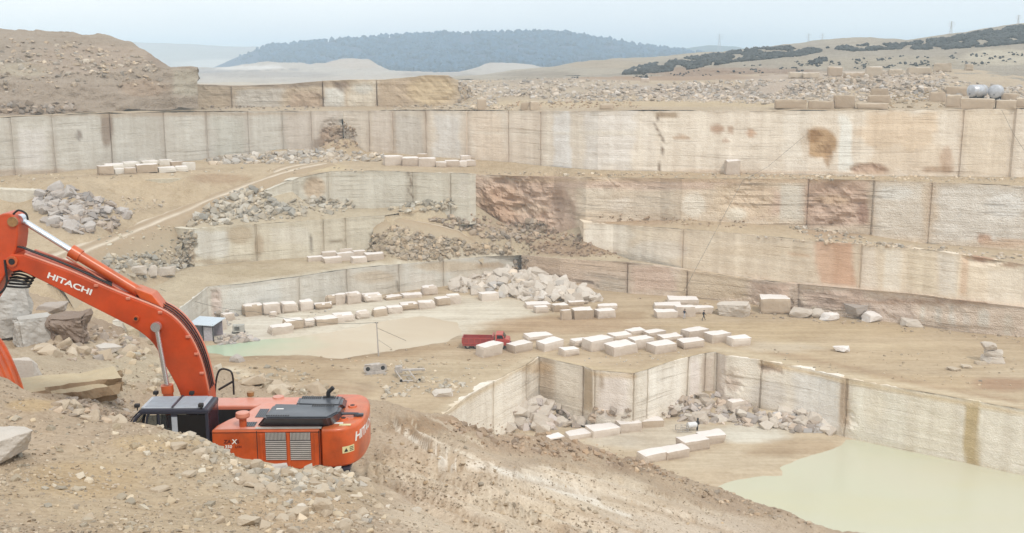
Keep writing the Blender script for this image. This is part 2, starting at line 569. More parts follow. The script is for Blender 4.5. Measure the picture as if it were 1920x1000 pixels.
def loft(name, rows, ncol, nsub, base, patches, mat, label, amp=1.0, nscale=0.05, kind='structure', cat='hill', k=None, px0=None, px1=None, ret=False, rugged=0.0, namp=0.9):
    """land form through several profile lines given as (pixel, pixel, distance), nearest first"""
    px0 = rows[0][0][0] if px0 is None else px0
    px1 = rows[0][-1][0] if px1 is None else px1
    xs = np.linspace(px0, px1, ncol)
    R = []
    for row in rows:
        a = np.array(row, dtype=float)
        yy = np.interp(xs, a[:, 0], a[:, 1]); dd = np.interp(xs, a[:, 0], a[:, 2])
        R.append(np.array([tuple(ony(x, y, d)) for x, y, d in zip(xs, yy, dd)]))
    G = []
    for i in range(len(R) - 1):
        for j in range(nsub):
            f = j / nsub
            G.append(R[i] * (1 - f) + R[i + 1] * f)
    G.append(R[-1])
    V = np.concatenate(G)
    V[:, 2] += amp * (1.6 * vnoise(V, nscale, 4, 0.55, seed=21) + 0.5 * vnoise(V, nscale * 6, 3, 0.6, seed=22))
    if rugged:
        rn = rugged * (1.6 * vnoise(V, nscale * 3, 4, .6, seed=23) + .8 * vnoise(V, nscale * 8, 3, .6, aniso=(.25, .25, 1.6), seed=24))
        V[:, 1] -= rn; V[:, 2] += .4 * rn
    nr = len(G)
    faces = [(r_ * ncol + c, r_ * ncol + c + 1, (r_ + 1) * ncol + c + 1, (r_ + 1) * ncol + c) for r_ in range(nr - 1) for c in range(ncol - 1)]
    tint = paint(V, base, patches, EH if k is None else k, nscale=nscale, namp=namp)
    o = mesh_obj(name, V, faces, mat, tint, smooth=True)
    tag(o, label, cat, kind=kind)
    remember(V, faces)
    return o
# ================================================================== quarry faces (plan positions)
def W(spec):
    out = []
    for s in spec:
        px, pt, pb, mode, z = s
        y = pb if mode == 'b' else pt
        p = onz(px, y, z)
        dt, db = ray(px, pt), ray(px, pb)
        out.append((p.x, p.y, z if mode == 't' else dt.z / dt.y * p.y, z if mode == 'b' else db.z / db.y * p.y))
    return out
def wb(spec, z): return W([(a, b, c, 'b', z) for a, b, c in spec])
def wt(spec, z=None): return W([(s[0], s[1], s[2], 't', s[3] if len(s) > 3 else z) for s in spec])
def tops(w): return [Vector((a[0], a[1], a[2])) for a in w]
def bases(w): return [Vector((a[0], a[1], a[3])) for a in w]

ZM, ZP = -43.0, -51.5
w1l = wb([(-110, 232, 343), (0, 222, 331), (105, 216, 324), (212, 213, 314), (310, 211, 306), (390, 210, 300), (470, 209, 294), (530, 209, 289), (600, 208.5, 284), (645, 208, 281)], -21.4)
w1r = wb([(645, 208, 281), (672, 208, 283), (740, 207.5, 288), (800, 207.5, 294), (875, 208, 299), (953, 208, 304), (1015, 208, 310), (1120, 208, 319), (1230, 208, 322), (1350, 208, 325), (1500, 208, 328), (1610, 207, 330), (1797, 205, 331), (1890, 204, 332), (2060, 203, 334)], -21.4)
w2l = wt([(500, 357, 364, -24.5), (548, 338, 360, -22.8), (560, 333, 380, -22.6), (620, 322, 390, -22), (700, 321, 392, -22), (760, 322, 386, -22), (882, 326, 374, -21.8)])
w2r = wt([(880, 327, 380, -23.2), (905, 328, 400, -23.4), (960, 330, 427, -23.5), (1040, 331, 440, -23.3), (1100, 333, 419, -22.6), (1190, 334, 414, -22.4), (1240, 334, 413, -22.1), (1280, 335, 412, -21.7), (1400, 335, 418), (1510, 336, 430), (1632, 338, 440), (1740, 342, 456), (1920, 349, 470), (2070, 354, 482)], -21.4)
w3 = wt([(1094, 417.5, 452, -31), (1150, 421, 475, -31.4), (1280, 430, 503, -30.8), (1410, 440, 523, -30.6), (1528, 453, 533, -30.6), (1608, 458, 541, -30.4), (1704, 465, 549, -30.3), (1800, 477, 562, -30.4), (1920, 497, 576, -31.6), (2070, 520, 596, -32.2)])
w4 = wb([(978, 478, 520), (1050, 485, 535), (1180, 492, 550), (1290, 507, 557), (1410, 524, 570), (1500, 533, 587), (1608, 543, 598), (1704, 551, 609), (1800, 564, 623), (1920, 578, 634), (2070, 598, 653)], ZM)
w3l = wt([(355, 430, 500, -29.5), (430, 424, 493, -30), (520, 418, 487, -30), (600, 412, 480, -30), (700, 405, 466, -30), (722, 404, 440, -30)])
w4l = W([(300, 600, 650, 't', -37.5), (340, 575, 640, 't', -37.5)]) 
w4l = [(a[0], a[1], a[2], ZM) for a in w4l] + wb([(391, 538, 597), (460, 533, 590), (560, 519, 573), (640, 507, 562), (700, 500, 556), (800, 491, 540), (900, 482, 530), (978, 477, 517)], ZM)
s1 = wt([(-70, 352, 415, -22.6), (64, 357, 412, -22.6)])
s2 = wt([(205, 340, 360), (271, 337, 372), (350, 334, 371)], -22.4)
pit_spec = [(690, 868), (790, 806), (833, 773), (880, 737), (953, 701), (984, 686), (1008, 669), (1053, 679), (1097, 688), (1113, 695), (1186, 701), (1208, 695), (1259, 678), (1313, 664), (1340, 660), (1360, 667), (1425, 675), (1481, 685), (1537, 696), (1584, 709), (1700, 730), (1816, 750), (1920, 769), (2090, 800)]
pit = [(p.x, p.y, ZM, ZP) for p in (onz(a, b, ZM) for a, b in pit_spec)]

# ------------------------------------------------------------------ faces
CREAM, GREY = (224, 211, 190), (207, 204, 192)
quarry_wall('quarry_face', w1l, 'tall grey sawn quarry face along the upper left terrace, marked by dark vertical joints', (206, 203, 190), MAT['cut_wall'], gain=(.86, .85, .86),
    joints=(28, 105, 212, 311, 391, 468, 531, 585), seed=1, jcol=(150, 128, 108),
    patches=[('r', 30, 240, 90, 320, (217, 214, 206), .8), ('e', 200, 240, 12, 40, (150, 130, 110), .8), ('e', 148, 255, 6, 12, (150, 140, 128), .9),
             ('r', 530, 208, 640, 285, (212, 200, 184), .7), ('e', 632, 262, 34, 30, (176, 152, 126), .95), ('e', 600, 270, 14, 12, (150, 130, 110), .7),
             ('e', 60, 325, 200, 8, (190, 170, 145), .7), ('e', 300, 214, 330, 5, (198, 182, 158), .8), ('r', 400, 220, 460, 300, (200, 200, 186), .6), ('r', 225, 220, 300, 300, (200, 196, 182), .6)],
    roughs=[(636, 256, 40, 34, 1.6)])
quarry_wall('quarry_face', w1r, 'long cream quarry face behind the upper right terrace with a rust brown stain', CREAM, MAT['cut_wall'], gain=(.98, 1.0, 1.04),
    joints=(694, 738, 800, 876, 953, 1013, 1797, 1893), seed=2, jcol=(160, 130, 100),
    patches=[('r', 1035, 205, 1072, 322, (226, 222, 214), .8), ('r', 1085, 205, 1190, 322, (220, 213, 202), .7), ('r', 812, 212, 866, 300, (218, 213, 203), .8),
             ('r', 700, 210, 735, 290, (214, 200, 182), .7), ('r', 745, 215, 795, 295, (208, 200, 186), .7), ('r', 880, 208, 950, 305, (224, 205, 180), .8), ('r', 955, 208, 1012, 310, (222, 206, 184), .8),
             ('e', 1536, 268, 36, 30, (182, 146, 102), .95, .8), ('e', 1520, 255, 20, 14, (160, 120, 74), .8), ('e', 1552, 290, 8, 26, (168, 132, 92), .8), ('e', 1512, 285, 8, 18, (176, 140, 98), .7),
             ('r', 1572, 215, 1598, 325, (224, 222, 210), .85), ('r', 1470, 215, 1515, 325, (224, 214, 196), .7), ('e', 1250, 216, 26, 7, (160, 132, 98), .8), ('e', 1345, 242, 14, 10, (180, 140, 108), .8), ('e', 1370, 244, 6, 8, (170, 132, 100), .7),
             ('e', 1278, 258, 18, 5, (180, 146, 112), .8), ('e', 1408, 250, 10, 9, (196, 150, 110), .7), ('e', 1360, 264, 8, 5, (170, 136, 108), .7),
             ('r', 1610, 208, 1770, 275, (214, 188, 154), .75, .3), ('r', 1640, 255, 1790, 330, (212, 190, 160), .6, .3), ('r', 1800, 206, 1890, 330, (218, 198, 168), .6), ('e', 1630, 318, 40, 12, (176, 140, 112), .8), ('e', 1775, 300, 14, 30, (192, 158, 126), .7), ('e', 1760, 318, 40, 5, (170, 140, 110), .8),
             ('l', [(1238, 210), (1228, 235), (1236, 248), (1246, 268), (1240, 290), (1236, 320)], 2.6, (128, 105, 82), .9),
             ('e', 1300, 324, 500, 5, (206, 180, 150), .7), ('r', 1205, 210, 1228, 320, (214, 202, 184), .5), ('e', 1120, 250, 260, 4, (230, 220, 200), .5)],
    roughs=[(1536, 272, 30, 28, .6), (1630, 318, 40, 12, .7)])
quarry_wall('quarry_face', w2l, 'short pale grey quarry face beside the curving haul track', (207, 201, 184), MAT['cut_wall'], gain=.93, ends=2.0, joints=(615, 775, 845), seed=3, below=5, jcol=(160, 142, 118),
    patches=[('r', 620, 322, 660, 390, (214, 210, 196), .6), ('e', 590, 352, 22, 22, (196, 172, 142), .8), ('l', [(765, 322), (772, 345), (766, 358), (776, 372)], 2.2, (130, 112, 92), .9), ('r', 660, 330, 760, 390, (204, 200, 186), .6), ('e', 870, 345, 10, 30, (212, 206, 192), .8)],
    roughs=[(590, 352, 25, 20, .7)])
quarry_wall('quarry_face', w2r, 'second right-hand quarry face, broken red rock at its left end and pale panels at its right', (213, 196, 172), MAT['rough_wall'], joints=(1510, 1632, 1738), seed=4, jcol=(150, 120, 95),
    amp=.2, below=8, panel=.15,
    patches=[('r', 882, 328, 1075, 445, (206, 180, 158), .95, .5), ('e', 940, 385, 50, 40, (198, 166, 138), .8), ('e', 1010, 350, 50, 18, (198, 172, 150), .8), ('e', 990, 392, 40, 12, (206, 184, 160), .8), ('r', 1085, 352, 1160, 398, (216, 204, 184), .8), ('e', 1200, 385, 70, 20, (224, 214, 198), .9), ('r', 1170, 345, 1275, 408, (218, 204, 182), .7),
             ('e', 1230, 346, 190, 12, (206, 180, 160), .75), ('e', 1420, 380, 60, 34, (206, 178, 158), .75), ('e', 1150, 436, 70, 10, (204, 176, 154), .6), ('e', 1300, 385, 25, 26, (226, 218, 202), .9), ('r', 1330, 345, 1450, 410, (214, 194, 166), .8), ('e', 1380, 402, 22, 15, (224, 216, 198), .85), ('r', 1462, 345, 1508, 412, (212, 205, 190), .95), ('r', 1512, 338, 1630, 420, (206, 178, 156), .95, .9), ('e', 1560, 375, 35, 10, (206, 178, 146), .7), ('e', 1618, 400, 12, 22, (160, 124, 104), .8),
             ('r', 1636, 345, 1735, 445, (214, 205, 190), .95, .9), ('r', 1742, 348, 1930, 455, (219, 213, 202), .95, .8), ('e', 1680, 362, 36, 14, (222, 220, 212), .8), ('e', 1885, 385, 35, 28, (226, 224, 218), .8), ('e', 1845, 448, 16, 12, (196, 156, 126), .8), ('e', 1890, 456, 60, 8, (206, 176, 146), .8), ('e', 1300, 338, 400, 5, (204, 178, 146), .7)],
    roughs=[(970, 385, 110, 62, 2.0), (1572, 385, 62, 48, 1.5), (1140, 345, 60, 16, .7), (1400, 370, 60, 30, .8)])
quarry_wall('quarry_face', w3, 'third right-hand quarry face, cream with an orange stained strip', (221, 207, 184), MAT['cut_wall'], ends=True, joints=(1280, 1610), seed=5, below=3, jcol=(170, 140, 112),
    patches=[('r', 1094, 418, 1180, 470, (226, 220, 206), .8), ('e', 1240, 470, 60, 20, (222, 214, 200), .7), ('r', 1528, 452, 1604, 536, (210, 172, 142), .85, .8), ('r', 1560, 452, 1602, 536, (206, 164, 132), .6, .7), ('r', 1614, 460, 1645, 545, (220, 210, 196), .6), ('r', 1655, 465, 1690, 545, (224, 218, 204), .7), ('r', 1760, 478, 1795, 555, (224, 218, 206), .7), ('r', 1800, 480, 1815, 555, (208, 178, 148), .7), ('e', 1845, 482, 28, 9, (166, 126, 98), .9), ('e', 1900, 496, 24, 5, (160, 128, 100), .8), ('r', 1700, 470, 1755, 550, (216, 202, 176), .6), ('r', 1850, 505, 1925, 570, (220, 212, 196), .6), ('e', 1420, 470, 100, 12, (214, 196, 168), .6), ('l', [(1300, 505), (1400, 518), (1608, 541), (1700, 550), (1920, 577)], 3, (224, 208, 186), .7), ('e', 1500, 478, 25, 4, (206, 174, 140), .7)],
    roughs=[(1845, 485, 40, 12, .8)])
quarry_wall('quarry_face', w4, 'lowest right-hand quarry face of layered pinkish brown rock above the wide floor', (214, 197, 178), MAT['rough_wall'], joints=(1178, 1290, 1492), seed=6, below=2.5, jcol=(150, 122, 98), panel=.5,
    patches=[('r', 980, 480, 1178, 512, (210, 186, 160), .8), ('r', 980, 505, 1110, 540, (202, 182, 162), .7), ('l', [(980, 510), (1110, 530), (1140, 548)], 2.5, (110, 92, 76), .9), ('r', 1120, 520, 1180, 552, (196, 184, 166), .8), ('r', 1270, 505, 1405, 560, (212, 194, 166), .9, .8), ('r', 1185, 500, 1265, 545, (208, 182, 162), .8), ('r', 1405, 530, 1490, 570, (206, 178, 156), .8), ('r', 1495, 545, 1620, 580, (206, 180, 162), .7), ('r', 1620, 560, 1720, 600, (202, 182, 166), .7), ('e', 1730, 588, 6, 16, (214, 208, 194), .8), ('e', 1760, 592, 7, 18, (216, 210, 198), .8), ('e', 1785, 594, 5, 24, (210, 204, 192), .8), ('e', 1845, 600, 12, 22, (212, 208, 196), .8), ('e', 1812, 604, 6, 22, (208, 200, 188), .7), ('e', 1890, 610, 12, 24, (206, 198, 182), .7), ('e', 1750, 566, 160, 5, (176, 144, 118), .7), ('e', 1720, 614, 220, 5, (172, 150, 126), .7)],
    roughs=[(1600, 575, 300, 40, .6)])
quarry_wall('quarry_face', w3l, 'middle left quarry face of pale stone with a horizontal saw line', (207, 199, 178), MAT['cut_wall'], gain=.93, ends=True, joints=(483, 607, 648), seed=7, below=2, jcol=(160, 140, 112),
    patches=[('r', 368, 435, 432, 482, (212, 210, 200), .9), ('e', 450, 440, 26, 20, (182, 164, 136), .8), ('e', 486, 460, 10, 24, (178, 158, 130), .7), ('l', [(358, 480), (430, 472), (520, 466), (610, 456), (700, 440)], 1.3, (140, 124, 100), .8), ('l', [(578, 432), (584, 450), (586, 475)], 2.0, (110, 96, 80), .9), ('r', 505, 428, 575, 455, (210, 204, 188), .7), ('e', 358, 470, 8, 26, (150, 126, 100), .7), ('e', 500, 492, 180, 5, (180, 160, 130), .7)],
    roughs=[(360, 470, 14, 34, .7)])
quarry_wall('quarry_face', w4l, 'low grey quarry face behind the rows of stone blocks on the pale floor', (206, 202, 190), MAT['cut_wall'], gain=.95, ends='start', joints=(560, 650, 748, 830), seed=8, jcol=(170, 152, 128),
    patches=[('r', 395, 540, 415, 600, (196, 178, 166), .8), ('r', 420, 535, 520, 590, (204, 204, 196), .7), ('e', 700, 520, 40, 12, (190, 166, 132), .7), ('e', 850, 500, 80, 10, (196, 176, 146), .7), ('l', [(744, 528), (747, 545)], 2.5, (110, 100, 86), .8), ('e', 920, 498, 30, 7, (186, 162, 132), .7), ('e', 900, 515, 60, 10, (198, 186, 166), .6), ('r', 770, 515, 815, 545, (214, 208, 196), .7), ('r', 655, 512, 740, 555, (202, 192, 174), .5)],
    roughs=[(402, 565, 14, 26, .8)])
quarry_wall('quarry_face', s1, 'short stub of pale wall left of the heap of large broken rocks', (204, 198, 182), MAT['cut_wall'], ends=True, seed=9, cap=3.5, below=3)
quarry_wall('quarry_face', s2, 'small step of grey stone below the blocks of the upper left terrace', (198, 190, 168), MAT['cut_wall'], ends=True, joints=(271,), seed=10, cap=3.5, below=2.5, patches=[('e', 230, 352, 30, 12, (200, 178, 146), .8)])
quarry_wall('quarry_face', pit, 'stepped white sawn face around the lower pit above its yellowish pond', (219, 212, 198), MAT['cut_wall'], gain=1.06, joints=(925, 985, 1009, 1093, 1112, 1187, 1213, 1287, 1318, 1341, 1422, 1582), seed=12, below=2, panel=.12, jw=.2, jdepth=.25,
    jcol=(170, 152, 128),
    patches=[('r', 1012, 672, 1040, 760, (186, 168, 144), .8), ('r', 1042, 678, 1090, 770, (214, 206, 190), .8), ('r', 1094, 690, 1112, 770, (178, 158, 128), .9, .8), ('r', 1115, 698, 1186, 780, (212, 203, 196), .8), ('e', 1126, 712, 4, 26, (160, 140, 118), .8), ('r', 1212, 690, 1284, 770, (222, 217, 206), .8), ('r', 1290, 670, 1312, 750, (214, 204, 198), .7), ('r', 1314, 665, 1340, 740, (190, 174, 158), .8), ('r', 1342, 665, 1362, 750, (196, 184, 172), .8), ('e', 1375, 712, 16, 26, (184, 166, 150), .8), ('e', 1385, 700, 24, 14, (216, 206, 190), .7), ('e', 1450, 690, 30, 9, (166, 140, 116), .9), ('r', 1484, 695, 1575, 800, (214, 212, 206), .9), ('e', 1440, 740, 40, 30, (204, 200, 194), .6), ('r', 1574, 708, 1592, 800, (176, 154, 130), .9, .8), ('r', 1595, 720, 1625, 815, (222, 217, 202), .7), ('e', 1640, 765, 24, 40, (220, 212, 194), .8), ('r', 1660, 735, 1700, 830, (224, 219, 204), .6), ('r', 1700, 740, 1800, 850, (222, 214, 196), .7), ('r', 1808, 752, 1836, 875, (186, 164, 120), .95, .95), ('r', 1840, 765, 1930, 890, (226, 219, 204), .7),
             ('l', [(1110, 700), (1190, 705)], 7, (206, 180, 140), .7), ('l', [(1425, 679), (1481, 690), (1584, 713), (1816, 756), (1920, 774)], 6, (214, 192, 156), .8), ('e', 1000, 690, 40, 10, (204, 178, 140), .7), ('l', [(1598, 824), (1816, 870), (1920, 892)], 5, (190, 172, 136), .8), ('l', [(833, 776), (953, 705), (1005, 674)], 6, (204, 184, 150), .7)],
    roughs=[(1375, 715, 22, 30, .9), (1450, 690, 34, 12, .9), (1592, 790, 16, 24, .6)])

# ================================================================== terraces and floors
pz = onz
sl_b = bases(w1l) + bases(w1r)[1:] + list(reversed(tops(w2r))) + list(reversed(tops(w2l))) + [
    pz(500, 355, -24.9), pz(430, 386, -27.5), pz(352, 425, -29.6), pz(338, 470, -33.3), pz(326, 505, -36), pz(300, 560, -38.2), pz(290, 620, -40.5), pz(250, 660, -42.5), pz(100, 690, -43.5), pz(-150, 700, -43.5), pz(-230, 500, -31), pz(-240, 360, -22.5)]
sl_c = [pz(540, 322, -22.2), pz(450, 352, -24.8), pz(400, 371, -26.1), pz(350, 392, -27.7), pz(300, 412, -28.7), pz(250, 432, -29.5), pz(200, 452, -29.9), pz(150, 472, -30.2), pz(60, 510, -30.8),
        pz(150, 336, -21.6), pz(150, 344, -22.2), pz(150, 356, -22.8), pz(150, 400, -26.2), pz(150, 438, -28.4), pz(50, 436, -28.2), pz(40, 480, -30.4), pz(220, 400, -27.2), pz(280, 385, -26.9), pz(271, 378, -26), pz(210, 368, -24.6), pz(345, 376, -26.4),
        pz(271, 333, -22), pz(350, 331, -22), pz(205, 335, -21.8), pz(30, 346, -22.2), pz(-40, 345, -22.2), pz(20, 418, -28), pz(-60, 420, -28), pz(90, 350, -22.4), pz(420, 340, -23.5), pz(480, 331, -22.8), pz(390, 350, -24.4), pz(600, 312, -21.8), pz(700, 316, -21.9),
        pz(300, 450, -31.8), pz(260, 490, -34), pz(200, 520, -34.8), pz(100, 560, -34.5), pz(180, 590, -37.5), pz(230, 610, -39), pz(60, 600, -37), pz(300, 480, -34.2), pz(330, 440, -31), pz(20, 335, -21.4), pz(200, 325, -21.4)]
mnd = lambda px, py, z, rx, ry, ang, h: (onz(px, py, z).x, onz(px, py, z).y, rx, ry, ang, h)
floor_patch('terrace', sl_b, sl_c, 1.15, (206, 184, 150), [
    ('e', 410, 335, 60, 10, (186, 156, 122), .8), ('e', 300, 392, 60, 10, (190, 168, 136), .7), ('e', 250, 345, 60, 8, (208, 184, 148), .7), ('e', 280, 460, 60, 30, (204, 190, 160), .7), ('e', 330, 440, 20, 20, (206, 196, 172), .7), ('e', 1150, 330, 500, 4, (210, 184, 150), .6), ('e', 600, 315, 60, 8, (216, 194, 152), .8), ('l', [(0, 340), (200, 328), (400, 316)], 2.5, (186, 162, 132), .7), ('e', 150, 420, 60, 20, (196, 178, 150), .6)],
    MAT['terrace'], 'sloping dirt terrace with a curving haul track below the tall faces', amp=.3,
    mounds=[mnd(640, 284, -21.4, 9, 5, .6, 3.2), mnd(545, 290, -21.4, 16, 3.5, .5, 1.3), mnd(440, 297, -21.4, 14, 3, .5, .9), mnd(140, 395, -26, 12, 12, 0, 2.0)])
c2_b = bases(w2l)[1:] + [pz(882, 380, -28), pz(800, 393, -29.2)] + list(reversed(tops(w3l)[:])) + [pz(352, 426, -29.8), pz(428, 387, -28), pz(498, 357, -25.6)]
floor_patch('terrace', c2_b, [pz(500, 385, -28.6), pz(450, 405, -29.3), pz(560, 392, -29.4), pz(680, 398, -29.9)], 1.4, (208, 192, 162), [('e', 480, 390, 120, 20, (196, 182, 156), .6), ('e', 800, 396, 80, 8, (206, 182, 146), .7)],
    MAT['terrace'], 'narrow rubble strewn bench above the middle left face', amp=.3, mounds=[mnd(470, 385, -27.5, 9, 5, .4, 1.6), mnd(610, 385, -29, 9, 4, .2, 1.2)])
w2rb, w3b, w4t, w4lt = bases(w2r), bases(w3), tops(w4), tops(w4l)
cd_b = bases(w3l)[:-1] + [pz(722, 404.5, -30.1), pz(800, 393.5, -29.3), pz(882, 380.5, -28.1)] + w2rb[0:5] + [w3b[0], w3b[1], pz(1180, 486, -37.4)] + [w4t[2], w4t[1], w4t[0]] + list(reversed(w4lt[:-1])) + [pz(240, 620, -38), pz(200, 560, -37.4), pz(330, 506, -36.3)]
floor_patch('terrace', cd_b, [pz(820, 425, -32.4), pz(945, 454, -35.6), pz(760, 413, -31.2), pz(880, 440, -34), pz(700, 478, -36.6), pz(760, 486, -37), pz(850, 478, -36.6), pz(940, 470, -36.2), pz(740, 440, -33), pz(850, 454, -34.6), pz(760, 460, -35), pz(980, 440, -34.8), pz(1040, 452, -36), pz(1000, 465, -36.8), pz(1080, 470, -36.7), pz(900, 420, -32), pz(450, 505, -36.9), pz(600, 490, -37), pz(300, 560, -37.3)], 1.5,
    (208, 190, 158), [('l', [(720, 408), (800, 422), (870, 440), (940, 452)], 9, (212, 188, 150), .9), ('e', 860, 465, 110, 22, (190, 170, 140), .7), ('e', 1080, 466, 90, 18, (180, 150, 120), .85), ('e', 930, 430, 60, 15, (188, 166, 138), .7), ('l', [(400, 540), (560, 517), (700, 498), (850, 484), (975, 475)], 5, (224, 214, 190), .9), ('e', 480, 512, 90, 8, (190, 170, 134), .6), ('e', 300, 530, 60, 20, (212, 196, 164), .6)],
    MAT['terrace'], 'broad dirt bench carrying a small group of white blocks, with a rubble slope at its right', amp=.3, mounds=[mnd(840, 450, -34, 11, 5, 0, .6), mnd(1000, 445, -35.2, 8, 4, 0, 1.5)])
c_b = w2rb[4:] + list(reversed(tops(w3)))
floor_patch('terrace', c_b, [], 1.4, (212, 190, 156), [('e', 1570, 430, 70, 22, (198, 168, 134), .9), ('e', 1180, 415, 90, 8, (196, 160, 126), .9), ('e', 1300, 420, 200, 8, (206, 182, 150), .6), ('e', 1800, 462, 120, 8, (206, 184, 152), .6)],
    MAT['terrace'], 'ledge of loose dirt on top of the third right-hand face', amp=.3, mounds=[mnd(1580, 428, -31, 10, 4, -.3, 4.2), mnd(1180, 414, -29.6, 10, 2.5, -.1, 1.2), mnd(1450, 428, -30.8, 8, 3, -.2, 1.0)])
d_b = w3b[2:] + list(reversed(w4t[3:]))
d_b = [pz(1180, 487, -37.4), ] + d_b + [w4t[2]]
floor_patch('terrace', d_b, [], 1.4, (214, 196, 166), [], MAT['terrace'], 'thin ledge between the third and lowest right-hand faces', amp=.2)

pond1_px = [(380, 652), (440, 663), (560, 663), (640, 668), (700, 660), (760, 648), (820, 636), (852, 622), (840, 605), (790, 596), (720, 604), (640, 620), (560, 632), (480, 640), (420, 640)]
pond2_px = [(1372, 912), (1395, 902), (1472, 896), (1506, 894), (1490, 886), (1476, 878), (1513, 861), (1571, 843), (1600, 826), (1630, 828), (1700, 841), (1816, 868), (1920, 891), (2070, 925), (2080, 1150), (1500, 1120), (1380, 960)]
m_b = [pz(*q, ZM) for q in [(330, 585), (385, 585), (460, 578), (650, 548), (975, 505), (1180, 535), (1300, 542), (1500, 570), (1608, 586), (1800, 608), (1920, 622), (2110, 645)]] + [Vector((p[0], p[1], ZM)) for p in reversed(pit)] + [pz(700, 870, ZM), pz(300, 880, ZM), pz(-200, 760, ZM), pz(0, 640, ZM)]
PALE = (226, 216, 194)
floor_patch('quarry_floor', m_b, [pz(600, 700, ZM), pz(1500, 640, ZM), pz(1100, 650, ZM), pz(800, 580, ZM)], 1.5, (203, 180, 146), [
    ('e', 640, 605, 290, 52, PALE, .95, .8), ('e', 820, 590, 150, 34, PALE, .9), ('e', 940, 580, 90, 22, PALE, .8), ('e', 470, 615, 80, 30, (226, 218, 200), .9), ('e', 620, 655, 110, 16, (226, 214, 192), .9),
    ('l', [(380, 675), (560, 674), (700, 672), (850, 645), (1000, 605), (1200, 590)], 14, (184, 156, 120), .8), ('l', [(420, 668), (640, 674), (760, 655), (860, 630)], 4, (170, 144, 112), .7), ('e', 560, 700, 90, 25, (190, 164, 128), .7), ('l', [(430, 690), (500, 715), (560, 725)], 5, (226, 212, 184), .8), ('l', [(420, 700), (470, 730), (520, 745)], 4, (222, 208, 182), .7), ('e', 760, 690, 90, 22, (200, 178, 146), .7), ('e', 620, 730, 90, 18, (176, 150, 120), .8), ('e', 850, 700, 110, 24, (206, 186, 152), .7),
    ('e', 1060, 610, 170, 16, (196, 166, 130), .8), ('e', 1500, 620, 260, 20, (205, 180, 140), .7), ('e', 1620, 660, 240, 34, (206, 182, 146), .7), ('e', 1480, 650, 90, 10, (212, 196, 170), .7), ('e', 1700, 720, 200, 20, (204, 178, 140), .7), ('e', 1880, 720, 60, 14, (180, 140, 108), .7), ('e', 1890, 700, 50, 10, (212, 192, 160), .7), ('l', [(1450, 660), (1600, 690), (1750, 725), (1920, 755)], 5, (186, 156, 122), .6), ('l', [(1440, 640), (1600, 650), (1760, 650)], 5, (218, 196, 158), .6), ('e', 1120, 680, 130, 14, (206, 182, 148), .6), ('l', [(1016, 668), (1110, 690), (1190, 698), (1260, 676), (1340, 657)], 5, (218, 196, 156), .7), ('l', [(1340, 655), (1481, 680), (1584, 704), (1816, 745), (1920, 763)], 6, (222, 204, 170), .8), ('l', [(835, 768), (880, 733), (953, 697), (1004, 668)], 7, (216, 198, 166), .8)],
    MAT['floor'], 'wide tan quarry floor with wheel tracks and a pale wet area', amp=.22, mounds=[mnd(985, 540, ZM, 13, 8, -.2, 2.6), mnd(1060, 558, ZM, 9, 5, -.2, 1.2), mnd(600, 735, ZM, 9, 3, 0, 1.5), mnd(430, 640, ZM, 5, 4, 0, 1.0)],
    flat=[([(pz(a, b, ZM).x, pz(a, b, ZM).y) for a, b in pond1_px], ZM - .45)], cat='floor')
ctr = onz(1300, 800, ZP)
p_b = []
for p in pit:
    q = Vector((p[0], p[1], ZP)); d = (q - ctr); d.z = 0
    p_b.append(q + d.normalized() * 1.5)
p_b = list(reversed(p_b)) + [pz(700, 960, ZP), pz(1000, 1100, ZP), pz(1500, 1250, ZP), pz(2150, 1250, ZP)]
floor_patch('pit_floor', p_b, [pz(1200, 830, ZP), pz(1400, 820, ZP), pz(1500, 930, ZP)], 1.3, (214, 194, 162), [
    ('e', 1230, 815, 110, 30, (222, 210, 188), .8), ('e', 1410, 812, 80, 20, (230, 224, 206), .95), ('e', 1500, 840, 100, 16, (194, 168, 134), .8), ('e', 1380, 862, 110, 22, (216, 198, 168), .7), ('e', 1330, 900, 60, 20, (206, 184, 152), .7), ('e', 1440, 850, 60, 8, (188, 162, 128), .7), ('e', 1150, 825, 60, 14, (220, 210, 190), .7), ('e', 1010, 800, 60, 10, (206, 186, 156), .7)],
    MAT['floor'], 'sandy floor of the lower pit beside the pond', amp=.2, mounds=[mnd(1000, 775, ZP, 9, 6, .3, 2.6), mnd(1080, 780, ZP, 8, 3, 0, 1.0), mnd(1330, 762, ZP, 10, 5, 0, 2.6), mnd(1420, 785, ZP, 7, 3, -.3, 1.4), mnd(1510, 800, ZP, 8, 2.5, -.3, 1.3)],
    flat=[([(pz(a, b, ZP).x, pz(a, b, ZP).y) for a, b in pond2_px], ZP - .45)], cat='floor')

# ------------------------------------------------------------------ water sheets
def water_mat(name, c1, c2, c3, green=None):
    t = NT(name)
    pos = t.pos()
    n = t.noise(pos, 0.05, 4, 0.6, 0.5)
    n2 = t.noise(t.vmul(pos, (.03, .1, 0)), 1.0, 4, 0.6)
    col = t.mix(t.remap(n, .35, .65), c1, c2)
    col = t.mix(t.math('MULTIPLY', t.remap(n2, .5, .75), .6, clamp=True), col, c3)
    if green:
        sx = t.n('ShaderNodeSeparateXYZ'); t.l(pos, sx.inputs[0])
        g_ = t.math('ADD', sx.outputs[0], t.math('MULTIPLY', n2, 22))
        col = t.mix(t.remap(g_, green[0], green[1]), green[2], col)
    t.l(col, t.p.inputs['Base Color'])
    t.p.inputs['Roughness'].default_value = .14
    t.p.inputs['Specular IOR Level'].default_value = .15
    t.bump(t.noise(t.vmul(pos, (.8, 1.6, 0)), 1.0, 3, .6), .04, .05)
    return t.m
